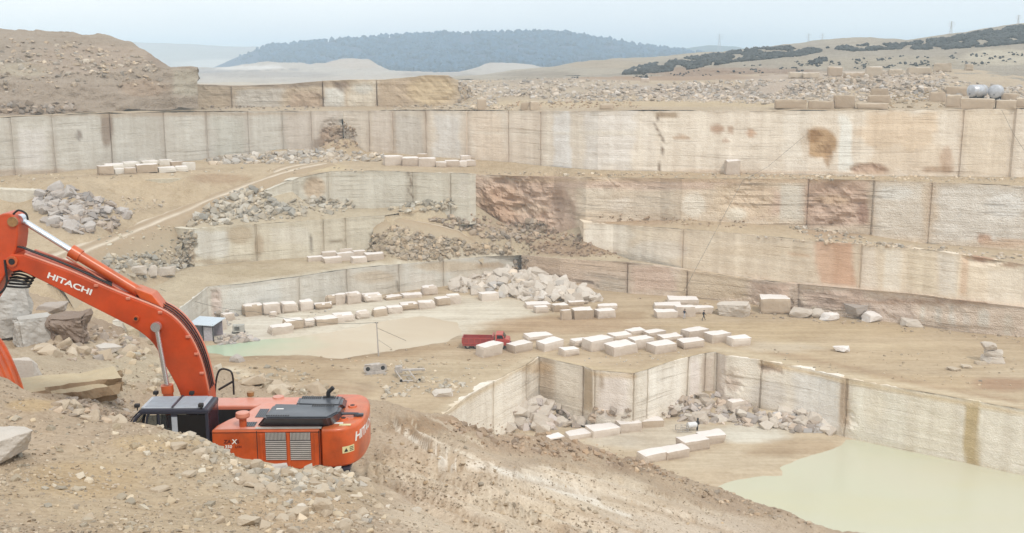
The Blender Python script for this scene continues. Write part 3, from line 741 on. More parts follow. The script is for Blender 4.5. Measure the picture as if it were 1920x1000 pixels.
def water(name, pxs, z, mat, label, cat):
    pts = [onz(a, b, z) for a, b in pxs]
    c_ = sum(pts, Vector()) / len(pts)
    pts = [p + (p - c_).normalized() * 4.0 for p in pts]
    n = len(pts); bd = []
    for i in range(n):
        a, b = pts[i], pts[(i + 1) % n]
        m = max(1, int((b - a).length / 1.0))
        for j in range(m):
            p = a.lerp(b, j / m)
            q = np.array([[p.x, p.y, 0]])
            p = p + Vector((vnoise(q, .25, 3, seed=31)[0] * 1.6, vnoise(q, .25, 3, seed=32)[0] * 1.6, 0))
            bd.append(p)
    bm = bmesh.new()
    f = bm.faces.new([bm.verts.new(p) for p in bd])
    bmesh.ops.triangulate(bm, faces=[f])
    o = bm_obj(name, bm, mat)
    for p in o.data.polygons:
        pass
    tag(o, label, cat, kind='structure')
    return o
milk = water_mat('milky_water', (.62, .53, .41), (.58, .48, .36), (.64, .57, .46), green=(onz(430, 655, ZM).x + 11, onz(600, 655, ZM).x + 11, (.42, .50, .36)))


# ------------------------------------------------------------------ haul tracks: packed earth ribbons with wheel ruts
def haul_track(pts, width, label, lift=.45, ext=1.0):
    P = [Vector(p) for p in pts]; Q = []
    for i in range(len(P) - 1):
        a, b, c, d = P[max(0, i - 1)], P[i], P[i + 1], P[min(len(P) - 1, i + 2)]
        m = max(2, int((c - b).length / .6))
        for j in range(m):
            t = j / m
            Q.append(.5 * ((2 * b) + (c - a) * t + (2 * a - 5 * b + 4 * c - d) * t * t + (-a + 3 * b - 3 * c + d) * t ** 3))
    Q.append(P[-1])
    U = np.linspace(-1, 1, 33) * width * ext
    V, C = [], []
    for i, q in enumerate(Q):
        d = Q[min(i + 1, len(Q) - 1)] - Q[max(i - 1, 0)]; n = Vector((d.y, -d.x, 0)).normalized()
        fade = min(1, i / 8, (len(Q) - 1 - i) / 8)
        for u in U:
            rut = math.exp(-((abs(u) - width * .2) / (width * .075)) ** 2)
            e = max(0, abs(u) - width * .44)
            V.append((q.x + n.x * u, q.y + n.y * u, q.z + lift - .12 * rut - 1.1 * e ** 1.4 - (1 - fade) * 2.2))
            C.append((rut, min(1, e / (width * .25))))
    V = np.array(V); C = np.array(C); k = len(U)
    V[:, 2] += .25 * vnoise(V * np.array([1, 1, 0]), .5, 3, seed=51)
    n1 = vnoise(V, .35, 3, .6, seed=52)
    rut = np.clip(C[:, 0] * (1 + 1.2 * n1), 0, 1)[:, None]; ed = C[:, 1][:, None]
    mid, pale, edge = (np.array(lin(c, EH)) for c in ((192, 168, 136), (238, 224, 200), (206, 188, 158)))
    T = (mid * (1 - rut) + pale * rut) * (1 - ed) + edge * ed
    F = [(i * k + j, i * k + j + 1, (i + 1) * k + j + 1, (i + 1) * k + j) for i in range(len(Q) - 1) for j in range(k - 1)]
    o = mesh_obj('haul_track', V, F, MAT['track'], T, smooth=True)
    tag(o, label, 'track', kind='structure'); remember(V, F)
MAT['track'] = rock_mat('packed_track_earth', mott=.22, bump=.4, bdist=.2, fleck=.1)
haul_track([pz(640, 306, -21.7), pz(590, 311, -21.8), pz(540, 322, -22.2), pz(450, 352, -24.8), pz(400, 371, -26.1), pz(350, 392, -27.7), pz(300, 412, -28.7), pz(250, 432, -29.5), pz(200, 452, -29.9), pz(150, 472, -30.2), pz(60, 510, -30.8)], 8.5, 'pale rutted haul track climbing from the lower left to the upper terrace')
haul_track([pz(705, 404, -30.3), pz(760, 413, -31.2), pz(820, 425, -32.4), pz(870, 437, -33.7), pz(905, 445, -34.6)], 5.0, 'short pale earth ramp going down past the ramp rubble slide', ext=.85)
# ================================================================== near bank: heights through control points, polar grid
nc = []
def N_(*pts):
    for p in pts: nc.append(ony(*p))
N_((-300, 1000, 9), (0, 1000, 9.2), (300, 1000, 9.6), (600, 1000, 10.6), (850, 1000, 12.5), (0, 1150, 6.5), (600, 1150, 7.5), (1100, 1150, 12), (1600, 1150, 18), (2200, 1150, 24))
N_((-250, 880, 13), (0, 880, 13), (150, 880, 13.2), (300, 880, 13.8), (450, 920, 13), (600, 920, 14), (700, 935, 15), (800, 972, 14.6))
N_((-250, 745, 20), (0, 728, 20.5), (60, 745, 20), (150, 780, 18.6), (230, 806, 17.8), (290, 807, 17.6), (330, 811, 17.5), (385, 822, 17.4), (420, 842, 17.2), (442, 876, 16.8), (470, 871, 17), (500, 884, 17), (545, 884, 17), (575, 874, 17.1), (600, 868, 17.2), (650, 881, 17.2), (700, 906, 17.3), (800, 960, 17), (872, 1000, 16.6))
PADZ = -11.2
for x, y in [(-11, 21.5), (-8, 20.8), (-5, 20.6), (-3, 21), (-11, 25), (-8, 25), (-5, 25), (-2.5, 25), (-10, 29), (-6, 29), (-2, 29), (-0.5, 24), (-0.5, 27)]:
    nc.append(Vector((x, y, PADZ)))
N_((60, 738, 24), (200, 755, 27), (-200, 740, 26), (100, 715, 29), (220, 712, 32), (150, 665, 38), (250, 660, 41), (0, 662, 40.5), (-200, 665, 40.5), (60, 662, 41.5), (0, 562, 54), (-200, 552, 55), (130, 658, 42.5), (190, 625, 47), (300, 715, 36), (330, 690, 40))
CREST = [(-300, 525, 64), (0, 533, 62), (110, 562, 60), (230, 620, 54), (330, 657, 50), (420, 688, 46), (520, 715, 43), (620, 735, 41), (700, 750, 41), (770, 764, 42), (832, 777, 44), (905, 801, 46), (960, 812, 48), (1010, 818, 50), (1060, 824, 51), (1100, 831, 52), (1180, 856, 54), (1240, 879, 55), (1350, 915, 55), (1450, 950, 54), (1620, 1000, 52), (1850, 1075, 50), (2200, 1160, 46)]
N_(*CREST)
for px, py, Y in CREST:
    p = ony(px, py, Y)
    h = Vector((p.x, p.y, 0)).normalized()
    for d, dz in ((5, 5.5), (14, 14), (40, 32), (75, 50)):
        q = p + h * d; nc.append(Vector((q.x, q.y, max(-58, p.z - dz))))
    q = p - h * 4; nc.append(Vector((q.x, q.y, p.z + 4 * -0.02 + (-p.z / 50) * 1.3)))
N_((720, 880, 27), (700, 800, 31), (950, 860, 37), (1100, 900, 42), (1000, 1000, 26), (1200, 1000, 34), (1300, 955, 46), (850, 850, 33), (820, 900, 28), (1400, 1000, 43))
nf = rbf(nc)
NA, NR = 700, 440
az0, az1 = math.atan((-420 - 960) / FPX * 1.03), math.atan((2300 - 960) / FPX * 1.03)
az = np.linspace(az0, az1, NA)
rr = np.exp(np.linspace(math.log(5.0), math.log(105.0), NR))
XY = np.array([(r * math.sin(a), r * math.cos(a)) for r in rr for a in az])
Z = nf(XY)
NV = np.column_stack([XY, Z])
q0 = NV.copy(); q0[:, 2] = 0
ridge = vnoise(q0, .35, 4, .55, seed=41)
fr_ = np.clip(np.hypot(NV[:, 0], NV[:, 1]) / 30, .5, 1.6)
px_, py_, _ = projn(NV)
road = sstep(690, 760, px_) * sstep(770, 830, py_) * (1 - sstep(.0, 1.0, 1 - (py_ - (700 + .27 * (px_ - 440))) / 40))
fr_ = fr_ * (1 - .6 * road)
NV[:, 2] += .5 * (1 - .5 * road) * ridge + .34 * fr_ * vnoise(q0, 1.2, 3, .55, seed=42) + .16 * fr_ * vnoise(q0, 4.0, 3, .6, seed=43)
# wheel ruts on the haul road
npx, npy, nt = projn(NV)
def dist_line(px, py, pts):
    d = np.full(len(px), 1e9)
    for (ax, ay), (bx, by) in zip(pts[:-1], pts[1:]):
        ux, uy = bx - ax, by - ay
        s = np.clip(((px - ax) * ux + (py - ay) * uy) / (ux * ux + uy * uy), 0, 1)
        d = np.minimum(d, np.hypot(px - ax - s * ux, py - ay - s * uy))
    return d
RUTS = [[(700, 890), (850, 932), (1010, 985), (1060, 1005)], [(700, 905), (830, 950), (940, 1000)], [(980, 880), (1100, 912), (1300, 975)], [(1010, 872), (1150, 905), (1350, 965)], [(735, 785), (745, 805), (800, 840), (860, 878)], [(765, 785), (790, 812), (850, 842), (960, 890)], [(700, 870), (820, 905), (1000, 960), (1150, 1005)], [(720, 850), (860, 890), (1050, 945), (1200, 1000)], [(860, 880), (1000, 905), (1200, 950), (1400, 1010)]]
for rt in RUTS:
    d = dist_line(npx, npy, rt)
    NV[:, 2] -= .22 * np.exp(-(d / 5) ** 2) - .12 * np.exp(-((d - 10) / 5) ** 2)
nf_ = [(i * NA + j, i * NA + j + 1, (i + 1) * NA + j + 1, (i + 1) * NA + j) for i in range(NR - 1) for j in range(NA - 1)]
ntint = paint(NV, (196, 174, 146), [
    ('e', 300, 930, 420, 90, (208, 186, 150), .6), ('e', 150, 900, 130, 40, (204, 176, 134), .7), ('e', 560, 960, 120, 40, (206, 178, 142), .7), ('e', 480, 905, 90, 20, (202, 188, 164), .7), ('e', 640, 900, 60, 20, (204, 190, 166), .6), ('e', 300, 830, 90, 16, (210, 184, 142), .7), ('e', 350, 815, 60, 10, (212, 198, 170), .6), ('e', 420, 850, 40, 20, (200, 184, 156), .7),
    ('e', 150, 690, 160, 60, (200, 184, 156), .7), ('e', 180, 610, 90, 30, (172, 148, 124), .7), ('e', 200, 580, 90, 20, (210, 190, 156), .7), ('e', 250, 690, 70, 30, (206, 190, 160), .7), ('l', [(300, 690), (350, 720)], 5, (222, 208, 182), .7), ('e', 60, 760, 60, 14, (208, 178, 130), .7), ('e', 200, 770, 60, 18, (196, 178, 152), .7),
    ('e', 900, 840, 160, 30, (206, 184, 154), .7), ('e', 1000, 925, 220, 50, (226, 208, 180), .9), ('e', 800, 890, 140, 40, (214, 194, 164), .8), ('e', 900, 970, 200, 40, (216, 196, 166), .8), ('e', 1050, 835, 170, 22, (192, 166, 138), .8), ('e', 860, 795, 120, 16, (186, 158, 128), .85), ('e', 1200, 870, 70, 20, (178, 152, 124), .8), ('e', 1400, 945, 160, 30, (186, 162, 136), .7), ('e', 1150, 960, 200, 40, (212, 192, 162), .6), ('e', 780, 800, 60, 22, (178, 150, 118), .8), ('e', 1250, 985, 200, 30, (216, 198, 172), .8), ('e', 1450, 985, 120, 20, (206, 186, 160), .6),
    ('l', RUTS[0], 4, (226, 208, 180), .7), ('l', RUTS[1], 4, (186, 160, 130), .6), ('l', RUTS[2], 4, (232, 216, 190), .7), ('l', RUTS[3], 4, (230, 214, 188), .7), ('l', RUTS[4], 5, (246, 236, 216), 1), ('l', RUTS[5], 3.5, (238, 224, 198), .8), ('l', [(800, 780), (840, 800), (905, 836)], 3, (232, 216, 190), .7), ('l', RUTS[6], 9, (222, 206, 178), .6), ('l', RUTS[7], 5, (190, 162, 128), .6), ('l', [(880, 868), (1010, 902), (1120, 935)], 10, (240, 230, 210), .9), ('l', [(960, 890), (1060, 925), (1180, 968)], 5, (240, 230, 210), .8), ('l', [(720, 895), (860, 950), (960, 1000)], 8, (226, 208, 180), .8), ('l', [(740, 870), (900, 925), (1100, 1000)], 4, (176, 150, 120), .7), ('l', RUTS[8], 6, (186, 160, 128), .5), ('l', [(840, 795), (900, 830)], 3, (222, 206, 178), .5)],
    .72, nscale=.35, namp=.9)
ntint = ntint * (1 + .16 * road[:, None]) * (1 + .02 * road[:, None] * np.array([[-1, 0, 2]]))
near_bank = mesh_obj('dirt_bank', NV, nf_, MAT['near'], ntint, smooth=True)
tag(near_bank, 'near dirt bank and haul road sloping down towards the pit', 'ground', kind='structure')
remember(NV, nf_)
# ================================================================== plateau behind the upper faces, hills, far land
pa_b = tops(w1l) + tops(w1r)[1:] + [ony(2110, 198, 215), ony(2110, 150, 380), ony(2110, 142, 520), ony(1500, 140, 520), ony(1000, 148, 520), ony(500, 160, 520), ony(-180, 165, 520), ony(-180, 200, 300), ony(-180, 226, 215)]
floor_patch('plateau', pa_b, [ony(200, 208, 222), ony(500, 206, 262), ony(800, 206, 262), ony(1000, 204, 212), ony(1000, 190, 232), ony(1000, 150, 330), ony(1250, 202, 212), ony(1250, 186, 236), ony(1250, 152, 330), ony(1500, 200, 212), ony(1500, 190, 225), ony(1500, 155, 290), ony(1500, 138, 350), ony(1750, 196, 212), ony(1800, 160, 260), ony(1800, 130, 350), ony(1900, 150, 270)], 3.0,
    (208, 188, 158), [('e', 1250, 195, 420, 6, (216, 194, 156), .8), ('e', 1200, 145, 260, 7, (180, 150, 124), .85), ('e', 1050, 165, 180, 22, (200, 184, 162), .7), ('e', 1350, 172, 200, 16, (196, 180, 164), .8), ('e', 1600, 150, 200, 20, (202, 184, 166), .7), ('e', 1850, 170, 100, 20, (202, 184, 158), .6), ('e', 1000, 152, 60, 8, (186, 170, 150), .6)],
    MAT['plateau'], 'stony plateau above the tall faces', amp=.8, cat='ground', k=EH, mounds=[(onz(a, b, -9).x, onz(a, b, -9).y, r1, r2, an, h) for a, b, r1, r2, an, h in ((1000, 182, 16, 14, 0, 2.6), (1130, 186, 14, 9, .3, 2.0), (1330, 184, 24, 10, 0, 2.4), (1480, 187, 16, 8, .2, 2.2), (1620, 187, 14, 8, 0, 3.2), (1720, 190, 9, 6, 0, 3.0))])
# cut bank behind the left terrace and the rounded bluff
w0 = wb([(365, 158, 207), (440, 162, 206), (540, 158, 206), (605, 152, 206), (655, 150, 206), (707, 150, 206), (760, 146, 206), (800, 141, 206), (840, 142, 206), (862, 152, 205), (885, 170, 200)], -12.3)
quarry_wall('quarry_face', w0, 'low upper face with white patches on the plateau, rounded bluff at its right end', (196, 178, 152), MAT['rough_wall'], joints=(436, 606, 708), seed=20, cell=.9, amp=.35, below=2, jw=.2, jdepth=.5, panel=.6, cap=14, chip=.4,
    patches=[('r', 440, 168, 532, 204, (206, 200, 188), .9), ('r', 608, 166, 644, 204, (214, 212, 202), .95, .8), ('r', 655, 154, 706, 204, (216, 206, 186), .85), ('e', 680, 166, 20, 10, (206, 204, 194), .8), ('e', 500, 158, 140, 7, (160, 142, 124), .8), ('r', 536, 172, 602, 204, (190, 166, 140), .8), ('e', 640, 160, 16, 10, (150, 130, 112), .8), ('r', 712, 150, 780, 204, (186, 164, 136), .7), ('e', 810, 170, 50, 30, (200, 178, 140), .8), ('e', 600, 204, 200, 4, (150, 128, 106), .7)],
    roughs=[(570, 185, 40, 24, .9), (800, 172, 70, 34, .8), (640, 162, 20, 14, .8)])
loft('spoil_mound', [
    [(-160, 224, 206), (0, 217, 210), (100, 212, 216), (200, 209, 220), (320, 207, 234), (372, 206, 239)],
    [(-160, 182, 214), (0, 178, 216), (100, 172, 220), (200, 168, 224), (320, 165, 236), (372, 172, 241)],
    [(-160, 142, 220), (0, 132, 222), (100, 136, 226), (200, 134, 228), (320, 131, 239), (372, 131, 243)],
    [(-160, 90, 245), (0, 84, 246), (80, 88, 246), (200, 95, 246), (270, 110, 244), (320, 127, 246), (372, 131, 246)],
    [(-160, 62, 268), (0, 58, 266), (22, 57, 266), (80, 60, 266), (160, 64, 264), (200, 69, 262), (250, 82, 258), (290, 108, 252), (320, 127, 252), (372, 132, 250)],
    [(-160, 120, 330), (0, 120, 330), (200, 125, 320), (320, 140, 300), (372, 150, 270)]], 300, 22,
    (182, 165, 145), [('e', 100, 175, 300, 26, (184, 166, 146), .7), ('r', 320, 130, 376, 180, (198, 188, 166), .8), ('e', 40, 130, 60, 14, (196, 182, 156), .7), ('e', 180, 110, 140, 30, (194, 172, 150), .6), ('e', 40, 206, 120, 8, (172, 150, 128), .7), ('e', 270, 165, 60, 20, (190, 164, 138), .7), ('e', 300, 110, 30, 20, (172, 150, 130), .6)],
    rock_mat('mound_soil', mott=.42, strata=.4, bump=.7, bdist=.6, size=1.6, fleck=.12), 'grey brown layered spoil mound on the upper left', amp=1.3, nscale=.05, cat='mound', rugged=2.8)

# right-hand hills, behind the rubble field
loft('hill', [
    [(930, 190, 270), (1150, 185, 270), (1300, 182, 270), (1440, 180, 270), (1560, 172, 270), (1750, 165, 270), (1930, 168, 270), (2150, 170, 270)],
    [(930, 155, 330), (1150, 152, 340), (1300, 150, 340), (1440, 148, 340), (1560, 140, 350), (1750, 132, 360), (1930, 135, 350), (2150, 140, 350)],
    [(930, 148, 420), (1150, 142, 420), (1300, 128, 420), (1440, 124, 420), (1560, 118, 420), (1750, 105, 420), (1930, 100, 420), (2150, 98, 420)],
    [(930, 150, 560), (1150, 141, 540), (1230, 124, 560), (1300, 112, 560), (1400, 98, 560), (1480, 90, 560), (1560, 82, 560), (1620, 76, 560), (1700, 80, 560), (1760, 72, 560), (1850, 60, 560), (1930, 50, 560), (2150, 36, 560)],
    [(930, 152, 640), (1150, 139, 620), (1230, 116, 640), (1300, 106, 640), (1400, 93, 640), (1480, 85, 640), (1520, 80, 640), (1580, 73, 640), (1630, 71, 640), (1700, 75, 640), (1760, 65, 640), (1850, 52, 640), (1930, 42, 640), (2150, 26, 640)],
    [(930, 175, 1000), (1150, 160, 1000), (1400, 150, 1000), (1930, 120, 1000), (2150, 110, 1000)]], 300, 20,
    (196, 184, 164), [('e', 1380, 135, 190, 10, (192, 162, 136), .85), ('e', 1650, 120, 240, 14, (204, 190, 164), .7), ('e', 1880, 105, 70, 20, (226, 214, 188), .9), ('e', 1600, 80, 60, 8, (208, 194, 170), .7)],
    MAT['hill'], 'pale scrubby hillside on the right with dark bands of bushes', amp=1.6, nscale=.02, rugged=3.5)
loft('hill', [
    [(820, 152, 560), (960, 146, 560), (1080, 140, 560), (1180, 140, 560), (1300, 138, 600), (1420, 130, 640)],
    [(820, 148, 780), (900, 142, 780), (960, 134, 780), (1030, 125, 780), (1080, 116, 780), (1160, 109, 780), (1230, 106, 780), (1300, 99, 780), (1420, 98, 780)],
    [(820, 165, 1100), (1080, 160, 1100), (1420, 150, 1100)]], 120, 14, (206, 192, 168), [('e', 1020, 140, 80, 6, (170, 152, 130), .5), ('e', 1130, 120, 80, 10, (206, 184, 152), .7)],
    MAT['hill'], 'beige spoil hill beyond the rubble field', amp=2.0, nscale=.02, rugged=3)
# far pale workings in the haze, left of centre
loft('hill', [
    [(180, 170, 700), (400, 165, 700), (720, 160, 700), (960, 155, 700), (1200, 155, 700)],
    [(180, 150, 1000), (300, 148, 1000), (420, 145, 1000), (560, 140, 1000), (720, 138, 1000), (840, 142, 1000), (960, 138, 1000), (1060, 146, 1000), (1200, 152, 1000)],
    [(180, 132, 1250), (300, 128, 1250), (420, 124, 1250), (520, 118, 1250), (580, 122, 1250), (640, 112, 1250), (690, 113, 1250), (730, 132, 1250), (860, 138, 1250), (920, 122, 1250), (960, 118, 1250), (1000, 122, 1250), (1060, 140, 1250), (1200, 150, 1250)],
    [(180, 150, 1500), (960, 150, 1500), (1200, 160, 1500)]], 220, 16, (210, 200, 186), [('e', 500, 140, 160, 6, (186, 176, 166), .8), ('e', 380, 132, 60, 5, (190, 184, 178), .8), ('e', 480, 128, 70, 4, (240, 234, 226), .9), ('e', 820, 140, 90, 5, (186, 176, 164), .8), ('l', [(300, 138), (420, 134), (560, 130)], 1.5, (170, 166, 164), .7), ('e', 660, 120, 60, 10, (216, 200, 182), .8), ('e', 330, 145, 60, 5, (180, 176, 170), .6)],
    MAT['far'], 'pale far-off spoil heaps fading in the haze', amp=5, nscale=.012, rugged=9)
loft('hill', [
    [(150, 150, 2300), (330, 148, 2300), (560, 146, 2300), (700, 146, 2300)],
    [(150, 105, 2700), (330, 105, 2700), (450, 102, 2700), (560, 110, 2700), (700, 130, 2700)],
    [(150, 74, 3000), (270, 80, 3000), (360, 83, 3000), (470, 87, 3000), (560, 92, 3000), (700, 125, 3000)],
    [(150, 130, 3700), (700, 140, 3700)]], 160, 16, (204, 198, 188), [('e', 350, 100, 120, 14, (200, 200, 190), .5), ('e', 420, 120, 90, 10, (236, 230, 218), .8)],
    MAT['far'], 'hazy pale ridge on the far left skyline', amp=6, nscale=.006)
WOOD = [[(380, 160, 1900), (560, 146, 1650), (700, 144, 1550), (850, 143, 1500), (1000, 140, 1500), (1200, 132, 1600), (1420, 122, 1700)],
    [(380, 146, 2000), (440, 130, 2000), (470, 122, 2000), (560, 112, 1950), (700, 106, 1850), (850, 102, 1800), (1000, 100, 1800), (1150, 108, 1850), (1300, 116, 1900), (1420, 118, 2000)],
    [(380, 136, 2300), (420, 118, 2300), (450, 104, 2300), (475, 94, 2280), (500, 88, 2250), (560, 83, 2250), (620, 77, 2200), (700, 72, 2200), (780, 68, 2200), (850, 65, 2200), (950, 62, 2200), (1030, 61, 2200), (1090, 67, 2200), (1150, 80, 2250), (1230, 92, 2300), (1300, 99, 2300), (1420, 110, 2300)],
    [(380, 140, 2900), (1420, 140, 2900)]]
hill_wood = loft('hill', WOOD, 200, 14, (58, 84, 120), [('e', 950, 118, 40, 5, (120, 116, 84), .6), ('e', 700, 128, 80, 10, (96, 104, 70), .5)], rock_mat('haze_blue_hill_soil', mott=.5, bump=.4, bdist=3, size=14), 'long wooded hill fading blue in the haze', amp=5, nscale=.008)  # blue of the distance haze is put into the soil colour
loft('hill', [
    [(1180, 120, 2700), (1420, 110, 2700), (1700, 110, 2700), (2200, 100, 2700)],
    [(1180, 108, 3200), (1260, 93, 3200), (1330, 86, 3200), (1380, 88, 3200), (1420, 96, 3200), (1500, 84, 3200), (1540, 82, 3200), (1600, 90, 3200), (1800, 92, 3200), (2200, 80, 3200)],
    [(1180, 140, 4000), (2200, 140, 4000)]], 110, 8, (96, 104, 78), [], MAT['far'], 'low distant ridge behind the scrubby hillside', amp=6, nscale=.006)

# ------------------------------------------------------------------ ground to the horizon
gs = 9000
bm = bmesh.new()
rings = [0, 120, 300, 600, 1200, 2500, 4700]
prev = None
for r in rings:
    cur = []
    for k in range(48):
        a = 2 * math.pi * k / 48
        cur.append(bm.verts.new((r * math.sin(a), max(-850, 300 + r * math.cos(a)), -60 if r < 650 else -44)) if r else None)
    if r == 0:
        c0 = bm.verts.new((0, 300, -60))
    elif prev is None:
        for k in range(48): bm.faces.new((c0, cur[k], cur[(k + 1) % 48]))
        prev = cur
    else:
        for k in range(48): bm.faces.new((prev[k], cur[k], cur[(k + 1) % 48], prev[(k + 1) % 48]))
        prev = cur
g = bm_obj('ground', bm, rock_mat('open_ground', mott=.4, bump=.2, size=20, color=lin((212, 198, 170), EH)))
tag(g, 'open pale ground reaching to the horizon', 'ground', kind='structure')
# land behind the plateau, falling to the far plain
loft('land', [
    [(-500, 168, 500), (500, 160, 500), (1000, 150, 500), (2400, 142, 500)],
    [(-500, 165, 640), (500, 160, 640), (1000, 152, 640), (2400, 140, 640)],
    [(-500, 150, 1100), (500, 150, 1100), (1000, 150, 1100), (2400, 140, 1100)],
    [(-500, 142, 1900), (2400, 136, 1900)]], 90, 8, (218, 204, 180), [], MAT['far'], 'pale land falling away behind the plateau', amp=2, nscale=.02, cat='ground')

# ================================================================== sky, sun, air
world = bpy.data.worlds.new('World')
scene.world = world
world.use_nodes = True
wt_ = world.node_tree; wt_.nodes.clear()
wo = wt_.nodes.new('ShaderNodeOutputWorld'); bg = wt_.nodes.new('ShaderNodeBackground')
sky = wt_.nodes.new('ShaderNodeTexSky'); sky.sky_type = 'NISHITA'; sky.sun_disc = False
SUN_EL, SUN_AZ = math.radians(52), math.radians(150)    # azimuth clockwise from +Y: behind the viewer, to the right
sky.sun_elevation = SUN_EL; sky.sun_rotation = SUN_AZ
sky.air_density = 1.0; sky.dust_density = 2.5; sky.ozone_density = 1.0
tcw = wt_.nodes.new('ShaderNodeTexCoord')
mp = wt_.nodes.new('ShaderNodeMapping'); mp.inputs['Scale'].default_value = (1.2, 1.2, 4.0)
wt_.links.new(tcw.outputs['Generated'], mp.inputs[0])
cn = wt_.nodes.new('ShaderNodeTexNoise'); cn.inputs['Scale'].default_value = 1.6; cn.inputs['Detail'].default_value = 5; cn.inputs['Roughness'].default_value = .5
wt_.links.new(mp.outputs[0], cn.inputs['Vector'])
cr = wt_.nodes.new('ShaderNodeMix'); cr.data_type = 'RGBA'
cr.inputs[6].default_value = (15.4, 16.4, 17.1, 1); cr.inputs[7].default_value = (18.6, 18.9, 18.8, 1)
mr = wt_.nodes.new('ShaderNodeMapRange'); mr.inputs[1].default_value = .35; mr.inputs[2].default_value = .65
sxw = wt_.nodes.new('ShaderNodeSeparateXYZ'); wt_.links.new(tcw.outputs['Generated'], sxw.inputs[0])
mxa = wt_.nodes.new('ShaderNodeMath'); mxa.operation = 'MULTIPLY_ADD'; mxa.inputs[1].default_value = -.42
wt_.links.new(sxw.outputs[0], mxa.inputs[0]); wt_.links.new(cn.outputs[0], mxa.inputs[2])
wt_.links.new(mxa.outputs[0], mr.inputs[0]); wt_.links.new(mr.outputs[0], cr.inputs[0])
mx = wt_.nodes.new('ShaderNodeMix'); mx.data_type = 'RGBA'; mx.inputs[0].default_value = .88
wt_.links.new(sky.outputs[0], mx.inputs[6]); wt_.links.new(cr.outputs[2], mx.inputs[7])
wt_.links.new(mx.outputs[2], bg.inputs['Color']); bg.inputs['Strength'].default_value = .055
wt_.links.new(bg.outputs[0], wo.inputs['Surface'])
sun = bpy.data.lights.new('sun', 'SUN'); sun.energy = 1.5; sun.angle = math.radians(10); sun.color = (1, .95, .87)
so = bpy.data.objects.new('sun', sun); COL.objects.link(so)
sd = Vector((math.sin(SUN_AZ) * math.cos(SUN_EL), math.cos(SUN_AZ) * math.cos(SUN_EL), math.sin(SUN_EL)))
so.rotation_euler = sd.to_track_quat('Z', 'Y').to_euler(); so.location = sd * 400
hz = bmesh.new(); bmesh.ops.create_cube(hz, size=1)
for v in hz.verts:
    v.co = Vector((v.co.x * 10200, -900 + (v.co.y + .5) * 6000, -62 + (v.co.z + .5) * 150))
hm = bpy.data.materials.new('hazy_air'); hm.use_nodes = True; hm.node_tree.nodes.clear()
ho = hm.node_tree.nodes.new('ShaderNodeOutputMaterial'); hv = hm.node_tree.nodes.new('ShaderNodeVolumePrincipled')
hv.inputs['Color'].default_value = (.70, .86, 1.0, 1); hv.inputs['Density'].default_value = .0004; hv.inputs['Anisotropy'].default_value = 0.0
hm.node_tree.links.new(hv.outputs[0], ho.inputs['Volume'])
haze = bm_obj('haze', hz, hm); tag(haze, 'thin pale blue haze filling the air over the quarry', 'haze', kind='stuff')
scene.view_settings.view_transform = 'Standard'; scene.view_settings.look = 'None'
scene.view_settings.gamma = 1; scene.view_settings.use_curve_mapping = False; scene.view_settings.exposure = 0.30
scene.cycles.use_denoising = True
scene.cycles.max_bounces = 5; scene.cycles.diffuse_bounces = 3; scene.cycles.volume_bounces = 3
water('pond', pond1_px, ZM - .12, milk, 'shallow milky cream pond with a green tinge on the middle floor', 'pond')
pondm = water_mat('yellowish_pond_water', (.54, .53, .40), (.555, .525, .405), (.555, .52, .335))
water('pond', pond2_px, ZP - .12, pondm, 'large milky yellow green pond at the bottom of the lower pit', 'pond')

# ================================================================== placing on the ground
BVH = BVHTree.FromPolygons(TERR_V, TERR_F)
def hit(px, py):
    d = ray(px, py).normalized()
    loc, nor, idx, dist = BVH.ray_cast(Vector((0, 0, 0)), d, 3000)
    return loc
def zdown(x, y, zref, up=3.0):
    loc, nor, idx, dist = BVH.ray_cast(Vector((x, y, zref + up)), Vector((0, 0, -1)), 60)
    return loc.z if loc is not None else zref

# ------------------------------------------------------------------ materials for stones
def stone_mat(name, color, var=.16, rough=.88, bump=.4, scale=1.6, rnd=.25, attr=False, bdist=.08, vein=.0):
    return rock_mat(name, mott=var, rnd=rnd, size=1 / scale, bump=bump, bdist=bdist * scale, rough=rough, color=None if attr else color, dark=(.66, .57, .48), fleck=.08)
ST_WHITE = stone_mat('sawn_white_stone', lin((236, 231, 226), .90), var=.05, bump=.12, scale=.9, rnd=.1)
ST_SIDE = stone_mat('drilled_pale_stone', lin((216, 202, 186), 0.84), var=.42, bump=.5, scale=1.3, rnd=.5)
ST_TAN = stone_mat('weathered_tan_stone', lin((200, 180, 155), .80), var=.25, bump=.5, scale=.9, rnd=.3)
ST_PALE = stone_mat('broken_pale_stone', lin((214, 204, 190), .84), var=.2, rnd=.45, scale=.9)
ST_BEIGE = stone_mat('broken_beige_stone', lin((206, 190, 166), .80), var=.24, rnd=.5, scale=.9)
ST_BROWN = stone_mat('broken_brown_stone', lin((194, 170, 144), .80), var=.26, rnd=.5, scale=.9)
ST_GREY = stone_mat('broken_grey_stone', lin((196, 188, 180), .80), var=.22, rnd=.45, scale=.9)
ST_NEAR = stone_mat('near_pale_stone', lin((206, 190, 166), .74), var=.22, rnd=.35, scale=4, bdist=.02, bump=.6)
RUB = rock_mat('rubble_mix', mott=.22, size=.8, bump=.4, bdist=.15, dark=(.62, .53, .45))

